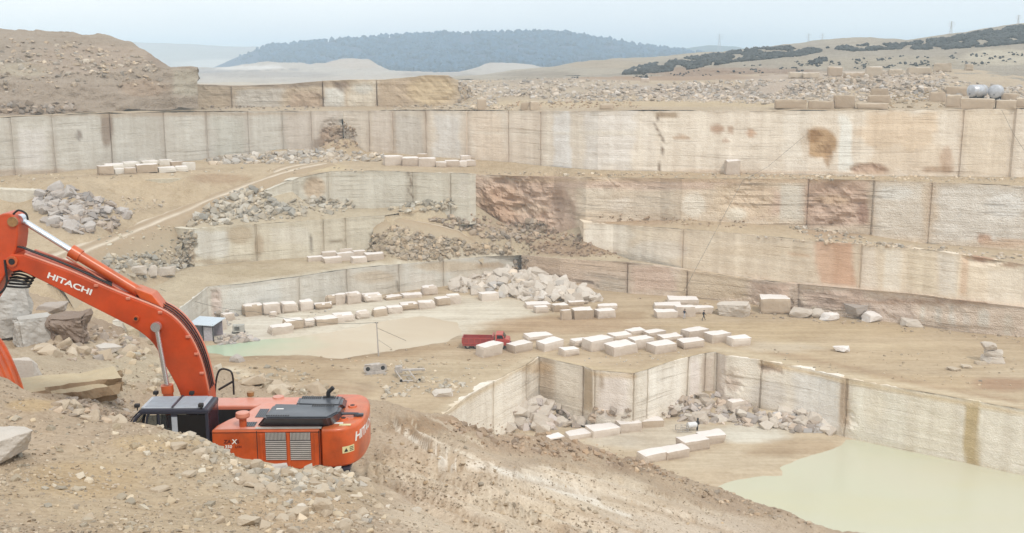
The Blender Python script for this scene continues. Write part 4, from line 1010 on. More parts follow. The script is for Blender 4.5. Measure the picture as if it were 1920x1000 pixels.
# ------------------------------------------------------------------ cut blocks
def block_mesh(L, Wd, H, seed, rough=.05, chip=.12, top_white=True, fine=.45, mx=10):
    rnd = random.Random(seed)
    nx, ny, nz = [max(2, int(round(q / fine))) for q in (L, Wd, H)]
    nx, ny, nz = [min(q, int(mx * w_)) for q, w_ in ((nx, 1), (ny, .8), (nz, .7))]
    bm = bmesh.new()
    bmesh.ops.create_cube(bm, size=1)
    # grid by bisecting
    for ax, n in ((0, nx), (1, ny), (2, nz)):
        for i in range(1, n):
            no = [0, 0, 0]; no[ax] = 1
            co = [0, 0, 0]; co[ax] = -0.5 + i / n
            bmesh.ops.bisect_plane(bm, geom=bm.verts[:] + bm.edges[:] + bm.faces[:], plane_co=co, plane_no=no)
    co = np.array([v.co for v in bm.verts])
    on = (np.abs(co) > .499).sum(1)
    # slightly skewed corners, rounded and chipped arrises
    sk = [[rnd.uniform(-.05, .05) for _ in range(3)] for _ in range(8)]
    P = co * np.array([L, Wd, H])
    for i, c in enumerate(co):
        w = np.zeros(3)
        for k in range(8):
            sx, sy, sz = [(-.5, .5)[(k >> a) & 1] for a in range(3)]
            ww = (1 - abs(c[0] - sx)) * (1 - abs(c[1] - sy)) * (1 - abs(c[2] - sz))
            w += ww * np.array(sk[k])
        P[i] += w * np.array([L, Wd, H])
    off = seed * 7.7
    n1 = vnoise(P + off, .9 if fine > .2 else 1.1, 3 if fine > .2 else 5, .55, seed=seed % 13)
    n2 = vnoise(P + off + 40, .5, 3, .55, seed=seed % 11)
    for v, p, o_, a, b in zip(bm.verts, P, on, n1, n2):
        q = Vector(p)
        d = Vector((v.co.x * 2, v.co.y * 2, v.co.z * 2))
        nn = Vector([math.copysign(1, x) if abs(x) > .998 else 0 for x in d])
        k = a * 2 * rough
        if o_ >= 2:
            k -= chip * max(0.15, .5 + 2.2 * b) * (1.0 if o_ == 2 else 1.4)
        if abs(d.z - 1) < .01 and o_ == 1: k *= .3
        q += nn.normalized() * k if nn.length else Vector()
        v.co = q + Vector((0, 0, H / 2))
    bm.normal_update()
    for f in bm.faces:
        f.material_index = 1 if (top_white and f.normal.z > .8 and f.calc_center_median().z > H * .6) else 0
    return bm

BLOCK_N = [0]
def block(x0, y0, x1, y1, yaw, label, group, ratio=.62, side=None, top=None, rough=.08, chip=.18, cat='stone block', name='stone_block', hfac=1.0, fine=.45, mx=10):
    BLOCK_N[0] += 1
    xc = (x0 + x1) / 2
    loc = hit(xc, y1 - .12 * (y1 - y0))
    if loc is None: return None
    t = proj(*loc)[2]
    ext = (x1 - x0) * t / FPX
    a = math.radians(yaw)
    c, s = abs(math.cos(a)), abs(math.sin(a))
    L = ext / (c + ratio * s); Wd = ratio * L
    dep = L * s + Wd * c
    d = Vector((loc.x, loc.y, 0)); dist = d.length; d.normalize()
    phi = math.atan2(-loc.z, dist)
    H = ((y1 - y0) * t / FPX - dep * math.sin(phi) * .92) / math.cos(phi)
    H = max(.32 * Wd, min(H * hfac, 1.5 * L))
    ctr = loc + d * (dep * .42)
    z = zdown(ctr.x, ctr.y, loc.z)
    z = min(z, loc.z + .6)
    o = bm_obj(name, block_mesh(L, Wd, H, BLOCK_N[0], rough, chip, fine=fine, mx=mx), [side or ST_SIDE, top or ST_WHITE])
    o.location = (ctr.x, ctr.y, z - .12)
    view = math.atan2(ctr.x, ctr.y)
    o.rotation_euler = (0, 0, a - view)
    tag(o, label, cat, group)
    return o

ORD = ['first', 'second', 'third', 'fourth', 'fifth', 'sixth', 'seventh', 'eighth', 'ninth', 'tenth', 'eleventh', 'twelfth', 'thirteenth', 'fourteenth', 'fifteenth']
def row(lst, fmt, group, **kw):
    for i, b in enumerate(lst):
        yaw = b[4] if len(b) > 4 else kw.get('yaw', 12)
        k = {a: v for a, v in kw.items() if a != 'yaw'}
        rv = random.Random(len(group) * 31 + i)
        k['rough'] = k.get('rough', .08) * rv.uniform(.6, 1.7); k['ratio'] = k.get('ratio', .62) * rv.uniform(.8, 1.25); yaw += rv.uniform(-6, 6)
        if rv.random() < .25 and 'side' not in (b[5] if len(b) > 5 else {}): k['side'] = ST_TAN
        if len(b) > 5: k.update(b[5])
        block(b[0], b[1], b[2], b[3], yaw, fmt.format(ORD[i]), group, **k)

# the big group of sawn blocks at the pit edge
G = 'sawn blocks set out along the pit edge'
for b, yaw, lab, kw in [
    ((889, 640, 944, 675), 38, 'long white sawn block beside the red truck, leftmost of the pit edge blocks', {}),
    ((948, 637, 1001, 667), 38, 'white sawn block just right of the red truck cab, second along the pit edge', {}),
    ((980, 626, 1040, 642), 20, 'low white block behind the second and third pit edge blocks', {}),
    ((1002, 632, 1058, 663), 40, 'white sawn block third along the pit edge, in front of a low block', {}),
    ((1047, 648, 1088, 672), 30, 'smallest white block of the pit edge group, standing alone in front', {}),
    ((1066, 632, 1104, 654), 32, 'white block half hidden behind the smallest pit edge block', {}),
    ((1089, 628, 1152, 664), 38, 'large white block right of the smallest one at the pit edge', {}),
    ((1131, 637, 1196, 673), 40, 'largest white block, nearest to the edge above the pit corner', {}),
    ((1137, 620, 1187, 642), 36, 'flat white block behind the two large pit edge blocks', {}),
    ((1168, 613, 1211, 632), 34, 'rearmost white block at the back of the pit edge group', {}),
    ((1175, 628, 1230, 660), 36, 'white block with sawn top behind the largest pit edge block', {}),
    ((1204, 615, 1248, 636), 34, 'white block at the back row, second from the rearmost', {}),
    ((1211, 637, 1268, 668), 38, 'white sawn block right of the largest one at the pit edge', {}),
    ((1229, 623, 1282, 645), 34, 'flat white block in the middle of the right half of the group', {}),
    ((1264, 631, 1323, 659), 30, 'wide flat white block at the pit edge, right of the corner', {}),
    ((1274, 612, 1328, 640), 36, 'white block behind the wide flat one, rear right of the group', {}),
    ((1319, 619, 1371, 648), 36, 'white cube-like block second from the right end of the pit edge group', {}),
    ((1360, 627, 1408, 654), 32, 'rightmost white block of the pit edge group', {})]:
    block(*b, yaw, lab, G, **kw)

# two rows by the milky pond
row([(454, 568, 493, 597), (492, 567, 526, 595), (523, 564, 560, 591), (557, 561, 589, 586), (588, 566, 625, 583), (609, 553, 633, 576), (625, 550, 650, 575), (645, 547, 679, 574), (676, 548, 720, 570), (718, 551, 754, 565), (751, 548, 793, 561), (787, 534, 821, 557, 25)],
    'pale drilled block against the low grey face, {} from the left in the back row', 'back row of blocks by the milky pond', yaw=14, side=ST_SIDE, rough=.16, chip=.32, ratio=.7)
row([(502, 606, 550, 631, 22, dict(top=ST_WHITE)), (530, 596, 571, 622, 20, dict(side=ST_TAN)), (564, 596, 592, 618), (587, 591, 633, 614), (621, 584, 666, 608), (664, 580, 696, 602), (694, 575, 728, 597, 16, dict(side=ST_TAN)), (724, 572, 757, 591), (747, 565, 786, 585, 14, dict(side=ST_TAN)), (781, 562, 818, 583), (812, 555, 846, 577), (834, 550, 866, 574)],
    'pale drilled block beside the milky pond, {} from the left in the front row', 'front row of blocks by the milky pond', yaw=18, rough=.16, chip=.32, ratio=.65)
block(400, 597, 426, 623, 20, 'pale block with rough edges right behind the white-roofed hut', 'blocks near the hut', rough=.1)
block(414, 585, 442, 605, 24, 'flat pale block between the hut and the grey face corner', 'blocks near the hut', rough=.1)
block(505, 583, 521, 597, 10, 'tiny pale block lying between the two block rows', 'blocks near the hut', rough=.1)
block(896, 546, 936, 567, 16, 'bright white block standing alone in front of the white rubble heap', 'blocks by the white rubble heap')
for b, yaw, lab, kw in [
    ((983, 564, 1033, 581), 10, 'flat white block at the left end of the cluster below the rubble heap', {}),
    ((999, 571, 1030, 590), 18, 'small white block in front of the flat one below the rubble heap', {}),
    ((1031, 567, 1068, 588), 24, 'rough tan block in the middle of the cluster below the rubble heap', dict(side=ST_TAN, rough=.16, chip=.3)),
    ((1062, 562, 1095, 576), 12, 'low brownish block at the back of the cluster below the rubble heap', dict(side=ST_TAN, rough=.14)),
    ((1049, 580, 1072, 604), 20, 'narrow upright brown block in front of the cluster', dict(side=ST_TAN, rough=.1)),
    ((1069, 576, 1114, 603), 16, 'large tan block with a white top, front of the cluster', dict(side=ST_TAN)),
    ((1112, 577, 1155, 601), 24, 'white block at the right end of the cluster below the rubble heap', {}),
    ((1118, 568, 1158, 584), 12, 'pale block behind the right end of the cluster', {})]:
    block(*b, yaw, lab, 'cluster of blocks below the white rubble heap', **kw)
for b, yaw, lab, kw in [
    ((1224, 566, 1278, 583), 8, 'long white block lying on top row behind the two workers', {}),
    ((1226, 579, 1270, 600), 14, 'white block at the left front of the stack near the workers', {}),
    ((1249, 558, 1310, 574), 6, 'long flat white block at the back of the stack near the workers', {}),
    ((1262, 571, 1303, 598), 14, 'white block right behind the left worker', {}),
    ((1294, 572, 1338, 592), 14, 'white block right behind the right worker', {})]:
    block(*b, yaw, lab, 'white blocks stacked near the workers', **kw)
for b, lab in [((575, 478, 606, 492), 'white block at the left end of the small group on the dirt bench'), ((600, 471, 632, 484), 'flat white block second from left at the back of the bench group'),
               ((604, 480, 641, 496), 'wide white block at the front left of the bench group'), ((634, 464, 662, 476), 'white block farthest back in the bench group'), ((630, 472, 663, 492), 'tallest white block in the middle of the bench group'),
               ((660, 469, 687, 483), 'white block behind the front right pair of the bench group'), ((657, 480, 689, 496), 'white block at the front right of the bench group'), ((683, 474, 721, 492), 'white block at the right end of the bench group')]:
    block(*b, 14, lab, 'small group of white blocks on the dirt bench', chip=.08)
row([(183, 311, 214, 331), (196, 306, 232, 320), (213, 316, 233, 328), (228, 302, 262, 316), (234, 315, 256, 328), (254, 309, 296, 327), (262, 300, 298, 312), (293, 313, 330, 326), (297, 299, 323, 312), (319, 302, 345, 316), (327, 311, 353, 323), (342, 305, 367, 321)],
    'pale grey block in the row below the left grey face, {} counting from the left', 'pale blocks below the left grey face', yaw=8, ratio=.8, side=stone_mat('pale_grey_block_side', lin((214, 210, 200), 1.05), var=.12, scale=.9))
row([(717, 292, 756, 313), (753, 295, 786, 314), (782, 288, 802, 299), (783, 296, 817, 315), (815, 303, 838, 316), (833, 301, 862, 315), (856, 302, 876, 315), (862, 292, 884, 305), (872, 301, 893, 314)],
    'white block on the upper terrace below the right wall joints, {} from the left', 'white blocks on the upper terrace', yaw=6, ratio=.8)
block(1357, 301, 1388, 332, 12, 'single upright white cube of stone on the upper right ledge', 'lone stones', ratio=.95)
for b, yaw, lab, kw in [
    ((1006, 811, 1062, 829), 26, 'low white slab half buried by the dirt crest, leftmost in the pit', {}), ((1054, 807, 1114, 828), 26, 'low white slab beside the buried one in the pit', {}),
    ((1097, 792, 1163, 826), 26, 'long white block, first of three in line in the pit', {}), ((1150, 784, 1205, 817), 24, 'long white block, second of three in line in the pit', {}), ((1195, 780, 1245, 806), 20, 'beige block, last of three in line in the pit', dict(side=ST_TAN)),
    ((1192, 839, 1251, 875), 34, 'white topped block nearest to the dirt crest in the pit', {}), ((1235, 832, 1295, 868), 32, 'white topped block right beside the nearest one in the pit', {}),
    ((1264, 813, 1332, 855), 34, 'largest white block on the pit floor, chipped at its lower edge', dict(chip=.25)), ((1302, 805, 1361, 840), 30, 'white block behind the largest one on the pit floor', {})]:
    block(*b, yaw, lab, 'white blocks on the pit floor', **kw)
block(1360, 750, 1398, 778, 35, 'bright white angular block lying on the right pit rubble', 'white blocks on the pit floor', chip=.25)
block(1031, 751, 1057, 777, 18, 'pinkish square block on the left pit rubble', 'white blocks on the pit floor', ratio=.9)
# plateau blocks
for i, b in enumerate([(1453, 188, 1509, 207), (1514, 190, 1563, 207), (1563, 181, 1602, 207), (1605, 194, 1664, 207), (1626, 180, 1668, 196), (1632, 167, 1664, 183), (1742, 174, 1772, 194), (1773, 180, 1802, 205), (1802, 186, 1862, 207), (1866, 190, 1904, 207), (1773, 164, 1814, 182), (1905, 185, 1945, 205), (1872, 176, 1905, 192)]):
    lab = ['long beige block at the left end of the row on the right rim', 'pinkish grey block second in the row on the right rim', 'tall beige block third in the row on the right rim', 'flat beige slab right of the tall block on the rim', 'beige slab lying on the flat slab of the rim', 'pale block on top of the slab pile on the rim',
           'rounded beige block left of the tanks pile', 'dark edged upright block left of the tanks', 'long beige block below the two tanks', 'brownish block below and right of the tanks', 'beige slab stacked left of the tanks', 'grey block at the right edge of the rim', 'brown slab stacked right of the tanks'][i]
    block(*b, 4, lab, 'blocks on the right rim', side=ST_TAN, top=ST_BEIGE, rough=.1, ratio=.6, chip=.15)
row([(1478, 137, 1506, 149), (1505, 138, 1535, 149), (1550, 127, 1579, 146), (1580, 135, 1621, 147), (1622, 127, 1653, 145), (1665, 131, 1693, 143), (1700, 127, 1746, 141), (1750, 121, 1783, 137), (1808, 121, 1824, 134)],
    'beige block in the far row above the rubble field, {} from the left', 'far row of blocks above the rubble field', yaw=5, side=ST_BEIGE, top=ST_PALE, rough=.15, ratio=.6, chip=.3)
row([(894, 187, 913, 209), (976, 193, 993, 209), (992, 192, 1012, 209), (1124, 195, 1151, 207)], 'small pinkish block on the rim above the right wall, {} from the left', 'small blocks on the rim', yaw=6, side=ST_TAN, top=ST_BEIGE, ratio=.8)
block(1201, 147, 1218, 156, 4, 'small white block far back on the plateau', 'lone stones')

# ------------------------------------------------------------------ loose stones
def hull_rock(seed, n=13, flat=1.0):
    """an angular quarry stone: a skewed slab with broken-off corners"""
    rnd = random.Random(seed)
    bm = bmesh.new()
    for sx in (-1, 1):
        for sy in (-1, 1):
            for sz in (-1, 1):
                c = Vector((sx + rnd.uniform(-.35, .35), sy + rnd.uniform(-.4, .4), sz + rnd.uniform(-.45, .45)))
                if rnd.random() < .38:            # corner broken away
                    for ax in range(3):
                        d = c.copy(); d[ax] -= math.copysign(rnd.uniform(.5, 1.1), (sx, sy, sz)[ax])
                        bm.verts.new((d.x * .40, d.y * .32, d.z * .24 * flat))
                else:
                    bm.verts.new((c.x * .40, c.y * .32, c.z * .24 * flat))
    for _ in range(max(0, n - 11)):
        v = Vector((rnd.gauss(0, 1), rnd.gauss(0, 1), rnd.gauss(0, 1))).normalized() * 1.25
        bm.verts.new((v.x * .40, v.y * .32, v.z * .24 * flat))
    bmesh.ops.convex_hull(bm, input=bm.verts[:])
    bmesh.ops.delete(bm, geom=[v for v in bm.verts if not v.link_faces], context='VERTS')
    bmesh.ops.recalc_face_normals(bm, faces=bm.faces[:])
    return bm
def fine_rock(seed, n=15, flat=1.0, cuts=3, amp=.06, fr=3.0, lim=.09):
    bm = hull_rock(seed, n, flat)
    bmesh.ops.bevel(bm, geom=bm.edges[:], offset=.012, segments=1, affect='EDGES')
    bmesh.ops.triangulate(bm, faces=bm.faces[:])
    for _ in range(cuts):
        bmesh.ops.subdivide_edges(bm, edges=[e for e in bm.edges if e.calc_length() > lim], cuts=1, use_grid_fill=True)
        bmesh.ops.triangulate(bm, faces=[f for f in bm.faces if len(f.verts) > 3])
    bm.normal_update()
    P = np.array([v.co for v in bm.verts])
    a = vnoise(P + seed * 3.1, fr, 5, .65, seed=seed % 9); b = vnoise(P + seed, fr * .8, 3, .6, aniso=(.5, .5, 2.5), seed=seed % 7)
    nn = [v.normal.copy() for v in bm.verts]
    for v, n_, x, y in zip(bm.verts, nn, a, b): v.co += n_ * (x * amp * 1.6 + y * amp)
    return bm
PROTO = []
for i in range(14):
    bm = hull_rock(100 + i, 11 + i % 4, [1, .7, 1.3, .5][i % 4]); bm.verts.ensure_lookup_table()
    PROTO.append((np.array([v.co for v in bm.verts]), [tuple(v.index for v in f.verts) for f in bm.faces])); bm.free()

ROCKS = []      # (pixel size, location, size, rotation, proto, material key, colour, label, group)
def in_poly(x, y, poly):
    r = False; j = len(poly) - 1
    for i in range(len(poly)):
        xi, yi = poly[i]; xj, yj = poly[j]
        if (yi > y) != (yj > y) and x < (xj - xi) * (y - yi) / (yj - yi) + xi: r = not r
        j = i
    return r
def rubble(poly, n, s0, s1, col, key, label, group, seed, sink=.22, tilt=.5, power=2.2, spread=.12, lift=0.0, gate=None):
    rnd = random.Random(seed)
    xs = [p[0] for p in poly]; ys = [p[1] for p in poly]
    k = 0; tries = 0
    while k < n and tries < n * 12:
        tries += 1
        x, y = rnd.uniform(min(xs), max(xs)), rnd.uniform(min(ys), max(ys))
        if not in_poly(x, y, poly): continue
        loc = hit(x, y)
        if loc is None: continue
        if gate and noise.noise(Vector((x * .012, y * .05, seed))) < gate: continue
        s = .78 * (s0 + (s1 - s0) * rnd.random() ** power)
        t = proj(*loc)[2]
        kf = 1 + rnd.uniform(-spread * 1.6, spread * .8); kw_ = rnd.uniform(-.03, .03)
        c = [min(255, col[0] * kf * (1 + kw_)), min(255, col[1] * kf), min(255, col[2] * kf * (1 - 1.5 * kw_))]
        ROCKS.append((s * FPX / t, loc + Vector((0, 0, s * (.28 - sink) + lift * rnd.random())), s, (rnd.uniform(-tilt, tilt), rnd.uniform(-tilt, tilt), rnd.uniform(0, 6.283)), rnd.randrange(14), key, c, label, group))
        k += 1
A = rubble
GREYR, PALER, BEI, BRO = (200, 190, 178), (222, 214, 200), (208, 192, 168), (184, 160, 136)
A([(860, 152), (1000, 146), (1250, 156), (1440, 150), (1560, 150), (1760, 150), (1930, 165), (1930, 192), (1740, 188), (1440, 196), (1200, 190), (1000, 194), (860, 203)], 3400, .5, 1.9, (212, 200, 184), 'beige', 'broken stone in the wide rubble field on the right plateau', 'stones of the plateau rubble field', 1, gate=-.42, power=2.6)
A([(960, 190), (1200, 192), (1200, 203), (960, 204)], 200, .3, 1.0, (196, 170, 142), 'brown', 'broken stone in the wide rubble field on the right plateau', 'stones of the plateau rubble field', 2)
A([(1655, 180), (1770, 170), (1775, 203), (1655, 204)], 150, .4, 1.6, (198, 178, 148), 'beige', 'broken beige stone in the heap on the right rim', 'stones of the rim heap', 3)
A([(1500, 140), (1760, 132), (1800, 150), (1500, 156)], 300, .6, 2.2, (204, 188, 166), 'beige', 'broken stone in the wide rubble field on the right plateau', 'stones of the plateau rubble field', 4)
A([(720, 200), (860, 195), (1000, 200), (1000, 208), (720, 208)], 120, .5, 1.8, BEI, 'beige', 'broken beige stone at the foot of the upper bluff', 'stones below the bluff', 5)
A([(0, 196), (130, 192), (150, 210), (0, 214)], 90, .6, 2.2, (186, 170, 152), 'brown', 'brown stone at the foot of the spoil mound', 'stones below the spoil mound', 6)
A([(380, 199), (600, 200), (600, 207), (380, 207)], 60, .4, 1.4, (180, 164, 146), 'brown', 'brown stone at the foot of the upper bluff', 'stones below the bluff', 7)
A([(40, 95), (250, 95), (310, 135), (100, 140), (20, 130)], 120, .4, 2.2, (212, 196, 172), 'beige', 'pale stone lying on the slope of the spoil mound', 'stones on the spoil mound', 8)
A([(0, 70), (200, 80), (300, 130), (320, 160), (100, 165), (0, 190)], 420, .3, 1.8, (200, 184, 162), 'beige', 'pale stone lying on the slope of the spoil mound', 'stones on the spoil mound', 50)
A([(385, 300), (470, 290), (600, 280), (720, 290), (722, 302), (560, 307), (400, 308)], 330, .8, 3.0, (216, 206, 190), 'pale', 'broken pale stone in the strip along the foot of the grey face', 'stones along the foot of the grey face', 9)
A([(598, 278), (620, 250), (645, 228), (668, 245), (670, 278)], 130, .4, 1.8, (196, 174, 148), 'beige', 'broken stone in the slide at the upper wall corner', 'stones of the corner slide', 10)
A([(65, 358), (130, 350), (190, 376), (245, 402), (218, 425), (145, 440), (95, 422), (68, 392)], 260, .9, 3.6, (196, 184, 172), 'grey', 'large broken grey stone in the heap on the left terrace', 'stones of the left terrace heap', 11, tilt=.7)
A([(190, 370), (300, 372), (320, 385), (230, 405)], 80, .3, 1.0, BEI, 'beige', 'small stone strewn beside the haul track', 'stones beside the haul track', 12)
A([(346, 425), (370, 400), (430, 362), (480, 348), (525, 378), (600, 372), (660, 376), (668, 398), (560, 408), (440, 420)], 460, .7, 2.6, (208, 198, 178), 'pale', 'broken pale stone in the long heap above the middle face', 'stones of the middle heap', 13, tilt=.7)
A([(718, 394), (770, 380), (852, 374), (855, 392), (760, 398)], 90, .7, 2.0, (212, 202, 180), 'pale', 'broken stone at the foot of the short pale face', 'stones below the short face', 14)
A([(688, 472), (700, 442), (740, 424), (800, 438), (880, 455), (960, 460), (972, 474), (880, 478), (800, 490), (720, 482)], 620, .5, 1.9, (200, 182, 156), 'beige', 'broken beige stone in the slide below the ramp', 'stones of the ramp slide', 15, tilt=.7)
A([(800, 412), (850, 404), (930, 430), (1000, 408), (1045, 430), (990, 455), (930, 452), (860, 430)], 260, .6, 2.0, (196, 178, 156), 'beige', 'broken stone beside the ramp below the red rock', 'stones beside the ramp', 16)
A([(960, 440), (1040, 432), (1100, 455), (1180, 485), (1060, 480), (980, 476)], 260, .3, 1.3, (180, 154, 128), 'brown', 'small brown stone on the bench below the red rock', 'stones below the red rock', 17)
A([(842, 532), (900, 518), (975, 508), (1060, 530), (1138, 560), (1090, 570), (1000, 566), (930, 556), (850, 548)], 300, 1.1, 4.6, (226, 216, 202), 'pale', 'broken white slab in the big rubble heap at the floor corner', 'slabs of the white rubble heap', 18, tilt=.75, spread=.09)
A([(190, 482), (320, 470), (332, 496), (270, 522), (200, 508)], 200, .5, 1.9, (204, 196, 178), 'pale', 'broken pale stone on the slope left of the middle face', 'stones of the left slope', 19)
A([(180, 440), (330, 420), (350, 470), (200, 480)], 60, .3, 1.1, (208, 198, 172), 'beige', 'small stone strewn beside the haul track', 'stones beside the haul track', 20)
A([(948, 805), (963, 778), (1000, 745), (1045, 752), (1075, 785), (1110, 790), (1100, 802), (1040, 806)], 90, 1.0, 4.2, (216, 202, 190), 'pale', 'broken pinkish white stone in the left pit heap', 'stones of the left pit heap', 21, tilt=.7)
A([(1110, 765), (1180, 768), (1190, 782), (1100, 790)], 20, .6, 1.8, (206, 186, 164), 'beige', 'broken pinkish white stone in the left pit heap', 'stones of the left pit heap', 22)
A([(1240, 777), (1280, 745), (1340, 738), (1395, 752), (1440, 783), (1500, 770), (1565, 806), (1500, 815), (1440, 802), (1330, 796), (1260, 787)], 240, .6, 3.0, (214, 200, 186), 'pale', 'broken pale stone in the right pit heap', 'stones of the right pit heap', 23, tilt=.7)
A([(1430, 785), (1470, 762), (1510, 772), (1570, 805), (1500, 812)], 26, 1.6, 4.0, (224, 216, 206), 'pale', 'broken pale stone in the right pit heap', 'stones of the right pit heap', 24)
A([(1480, 425), (1560, 430), (1655, 456), (1860, 470), (1640, 463), (1500, 447)], 130, .3, 1.5, (214, 200, 178), 'beige', 'small pale stone on the ledge below the red patch', 'stones on the third ledge', 25)
A([(1100, 400), (1280, 408), (1400, 415), (1400, 428), (1150, 416)], 120, .2, .8, (196, 170, 140), 'brown', 'small pale stone on the ledge below the red patch', 'stones on the third ledge', 26)
A([(895, 322), (1300, 325), (1920, 333), (1920, 344), (1300, 334), (900, 328)], 240, .2, .9, (214, 196, 168), 'beige', 'small stone on the ledge under the long cream face', 'stones on the upper ledge', 27)
A([(0, 332), (180, 320), (380, 312), (700, 314), (700, 322), (300, 332), (0, 345)], 120, .2, .9, (210, 196, 170), 'beige', 'small stone on the upper left terrace', 'stones on the upper left terrace', 28)
A([(1150, 556), (1340, 570), (1500, 590), (1700, 612), (1920, 632), (1920, 646), (1600, 612), (1300, 585)], 170, .2, 1.0, (198, 178, 152), 'beige', 'small stone at the foot of the lowest right face', 'stones below the lowest face', 29)
A([(400, 628), (470, 624), (484, 640), (412, 650)], 110, .4, 1.8, (204, 194, 184), 'grey', 'broken grey slab in the low heap beside the hut', 'slabs beside the hut', 30, tilt=.3)
A([(560, 575), (620, 560), (640, 600), (560, 605)], 20, .3, .9, (222, 214, 200), 'pale', 'small stone between the two block rows', 'stones between the block rows', 31)
A([(680, 690), (780, 672), (870, 690), (960, 684), (860, 740), (720, 745)], 170, .15, .8, (216, 204, 180), 'beige', 'small stone strewn on the floor near the saw frame', 'stones near the saw frame', 32)
A([(700, 720), (770, 708), (870, 715), (880, 735), (720, 748)], 70, .4, 1.3, (212, 200, 178), 'beige', 'pale stone on the rough ground left of the pit', 'stones left of the pit', 33)
A([(410, 650), (640, 655), (900, 640), (1040, 680), (860, 690), (430, 700)], 160, .15, .7, (206, 186, 156), 'beige', 'small stone strewn on the wide floor', 'stones on the wide floor', 34)
A([(1420, 650), (1900, 660), (1920, 740), (1500, 690)], 160, .12, .6, (204, 186, 156), 'beige', 'small stone strewn on the wide floor', 'stones on the wide floor', 35)
A([(1230, 690), (1060, 675), (1100, 668), (1330, 655)], 40, .2, .6, (214, 206, 190), 'pale', 'small stone at the edge above the pit', 'stones above the pit', 36)
A([(430, 688), (560, 690), (640, 735), (520, 740), (440, 715)], 120, .3, 1.3, (210, 194, 166), 'beige', 'stone on the rough ground behind the excavator', 'stones behind the excavator', 37)
A([(333, 440), (364, 428), (362, 500), (322, 512)], 110, .5, 2.0, (204, 194, 174), 'beige', 'broken stone at the left end of the middle face', 'stones at the end of the middle face', 51, tilt=.7)
A([(962, 480), (992, 482), (990, 512), (960, 512)], 60, .4, 1.6, (186, 170, 150), 'beige', 'broken stone in the gap between the two low faces', 'stones in the wall gap', 52, tilt=.7)
A([(880, 395), (960, 430), (1090, 440), (1095, 452), (960, 446), (880, 412)], 160, .4, 1.5, (192, 168, 142), 'beige', 'broken stone beside the ramp below the red rock', 'stones beside the ramp', 53, tilt=.7)
A([(895, 322), (1300, 325), (1920, 333), (1920, 341), (1300, 331), (900, 327)], 260, .3, 1.2, (222, 206, 180), 'beige', 'small stone on the ledge under the long cream face', 'stones on the upper ledge', 54, power=3)
A([(1420, 444), (1640, 455), (1920, 478), (1920, 492), (1700, 466), (1420, 448)], 140, .3, 1.3, (216, 200, 178), 'beige', 'small pale stone on the ledge below the red patch', 'stones on the third ledge', 55, power=3)
A([(400, 590), (430, 580), (450, 600), (420, 615)], 26, .5, 1.6, (208, 200, 190), 'grey', 'broken grey slab in the low heap beside the hut', 'slabs beside the hut', 56)
# nearer ground
A([(120, 625), (180, 610), (260, 640), (270, 672), (150, 680), (60, 660), (100, 640)], 150, .15, .9, (196, 180, 162), 'beige', 'stone on the bank below the pale outcrop', 'stones below the pale outcrop', 40)
A([(120, 748), (250, 752), (270, 790), (200, 795), (90, 770)], 160, .08, .4, (200, 184, 164), 'nearbeige', 'stone on the near bank left of the cab', 'stones left of the cab', 41)
A([(300, 795), (430, 820), (450, 870), (540, 880), (660, 880), (690, 905), (560, 930), (440, 905), (370, 850)], 330, .05, .3, (212, 200, 178), 'nearpale', 'stone on the crumbling crest in front of the excavator', 'stones on the crest', 42)
A([(0, 760), (300, 800), (420, 860), (700, 920), (860, 1000), (0, 1000)], 420, .03, .2, (212, 198, 172), 'nearpale', 'stone lying on the near bank', 'stones on the near bank', 43, power=3.5)
A([(480, 900), (650, 895), (780, 960), (700, 1000), (520, 1000)], 120, .04, .26, (214, 202, 182), 'nearpale', 'stone lying on the near bank', 'stones on the near bank', 44)
A([(830, 790), (950, 796), (1060, 818), (1190, 852), (1300, 905), (1200, 885), (1000, 850), (850, 820)], 420, .08, .5, (196, 172, 146), 'brown', 'brown clod on the berm beside the haul road', 'clods on the berm', 45)
A([(1150, 850), (1250, 880), (1350, 915), (1620, 1000), (1400, 965), (1200, 890)], 300, .08, .42, (200, 180, 154), 'brown', 'brown clod on the berm beside the haul road', 'clods on the berm', 46)
A([(700, 770), (860, 800), (1000, 860), (1300, 960), (1500, 1000), (900, 1000), (700, 900)], 240, .04, .25, (204, 186, 158), 'nearbeige', 'small stone on the haul road', 'stones on the haul road', 47, power=3)
A([(200, 560), (330, 640), (420, 690), (330, 740), (240, 740), (200, 680)], 150, .08, .5, (210, 196, 170), 'beige', 'stone on the slope under the boom', 'stones under the boom', 48)

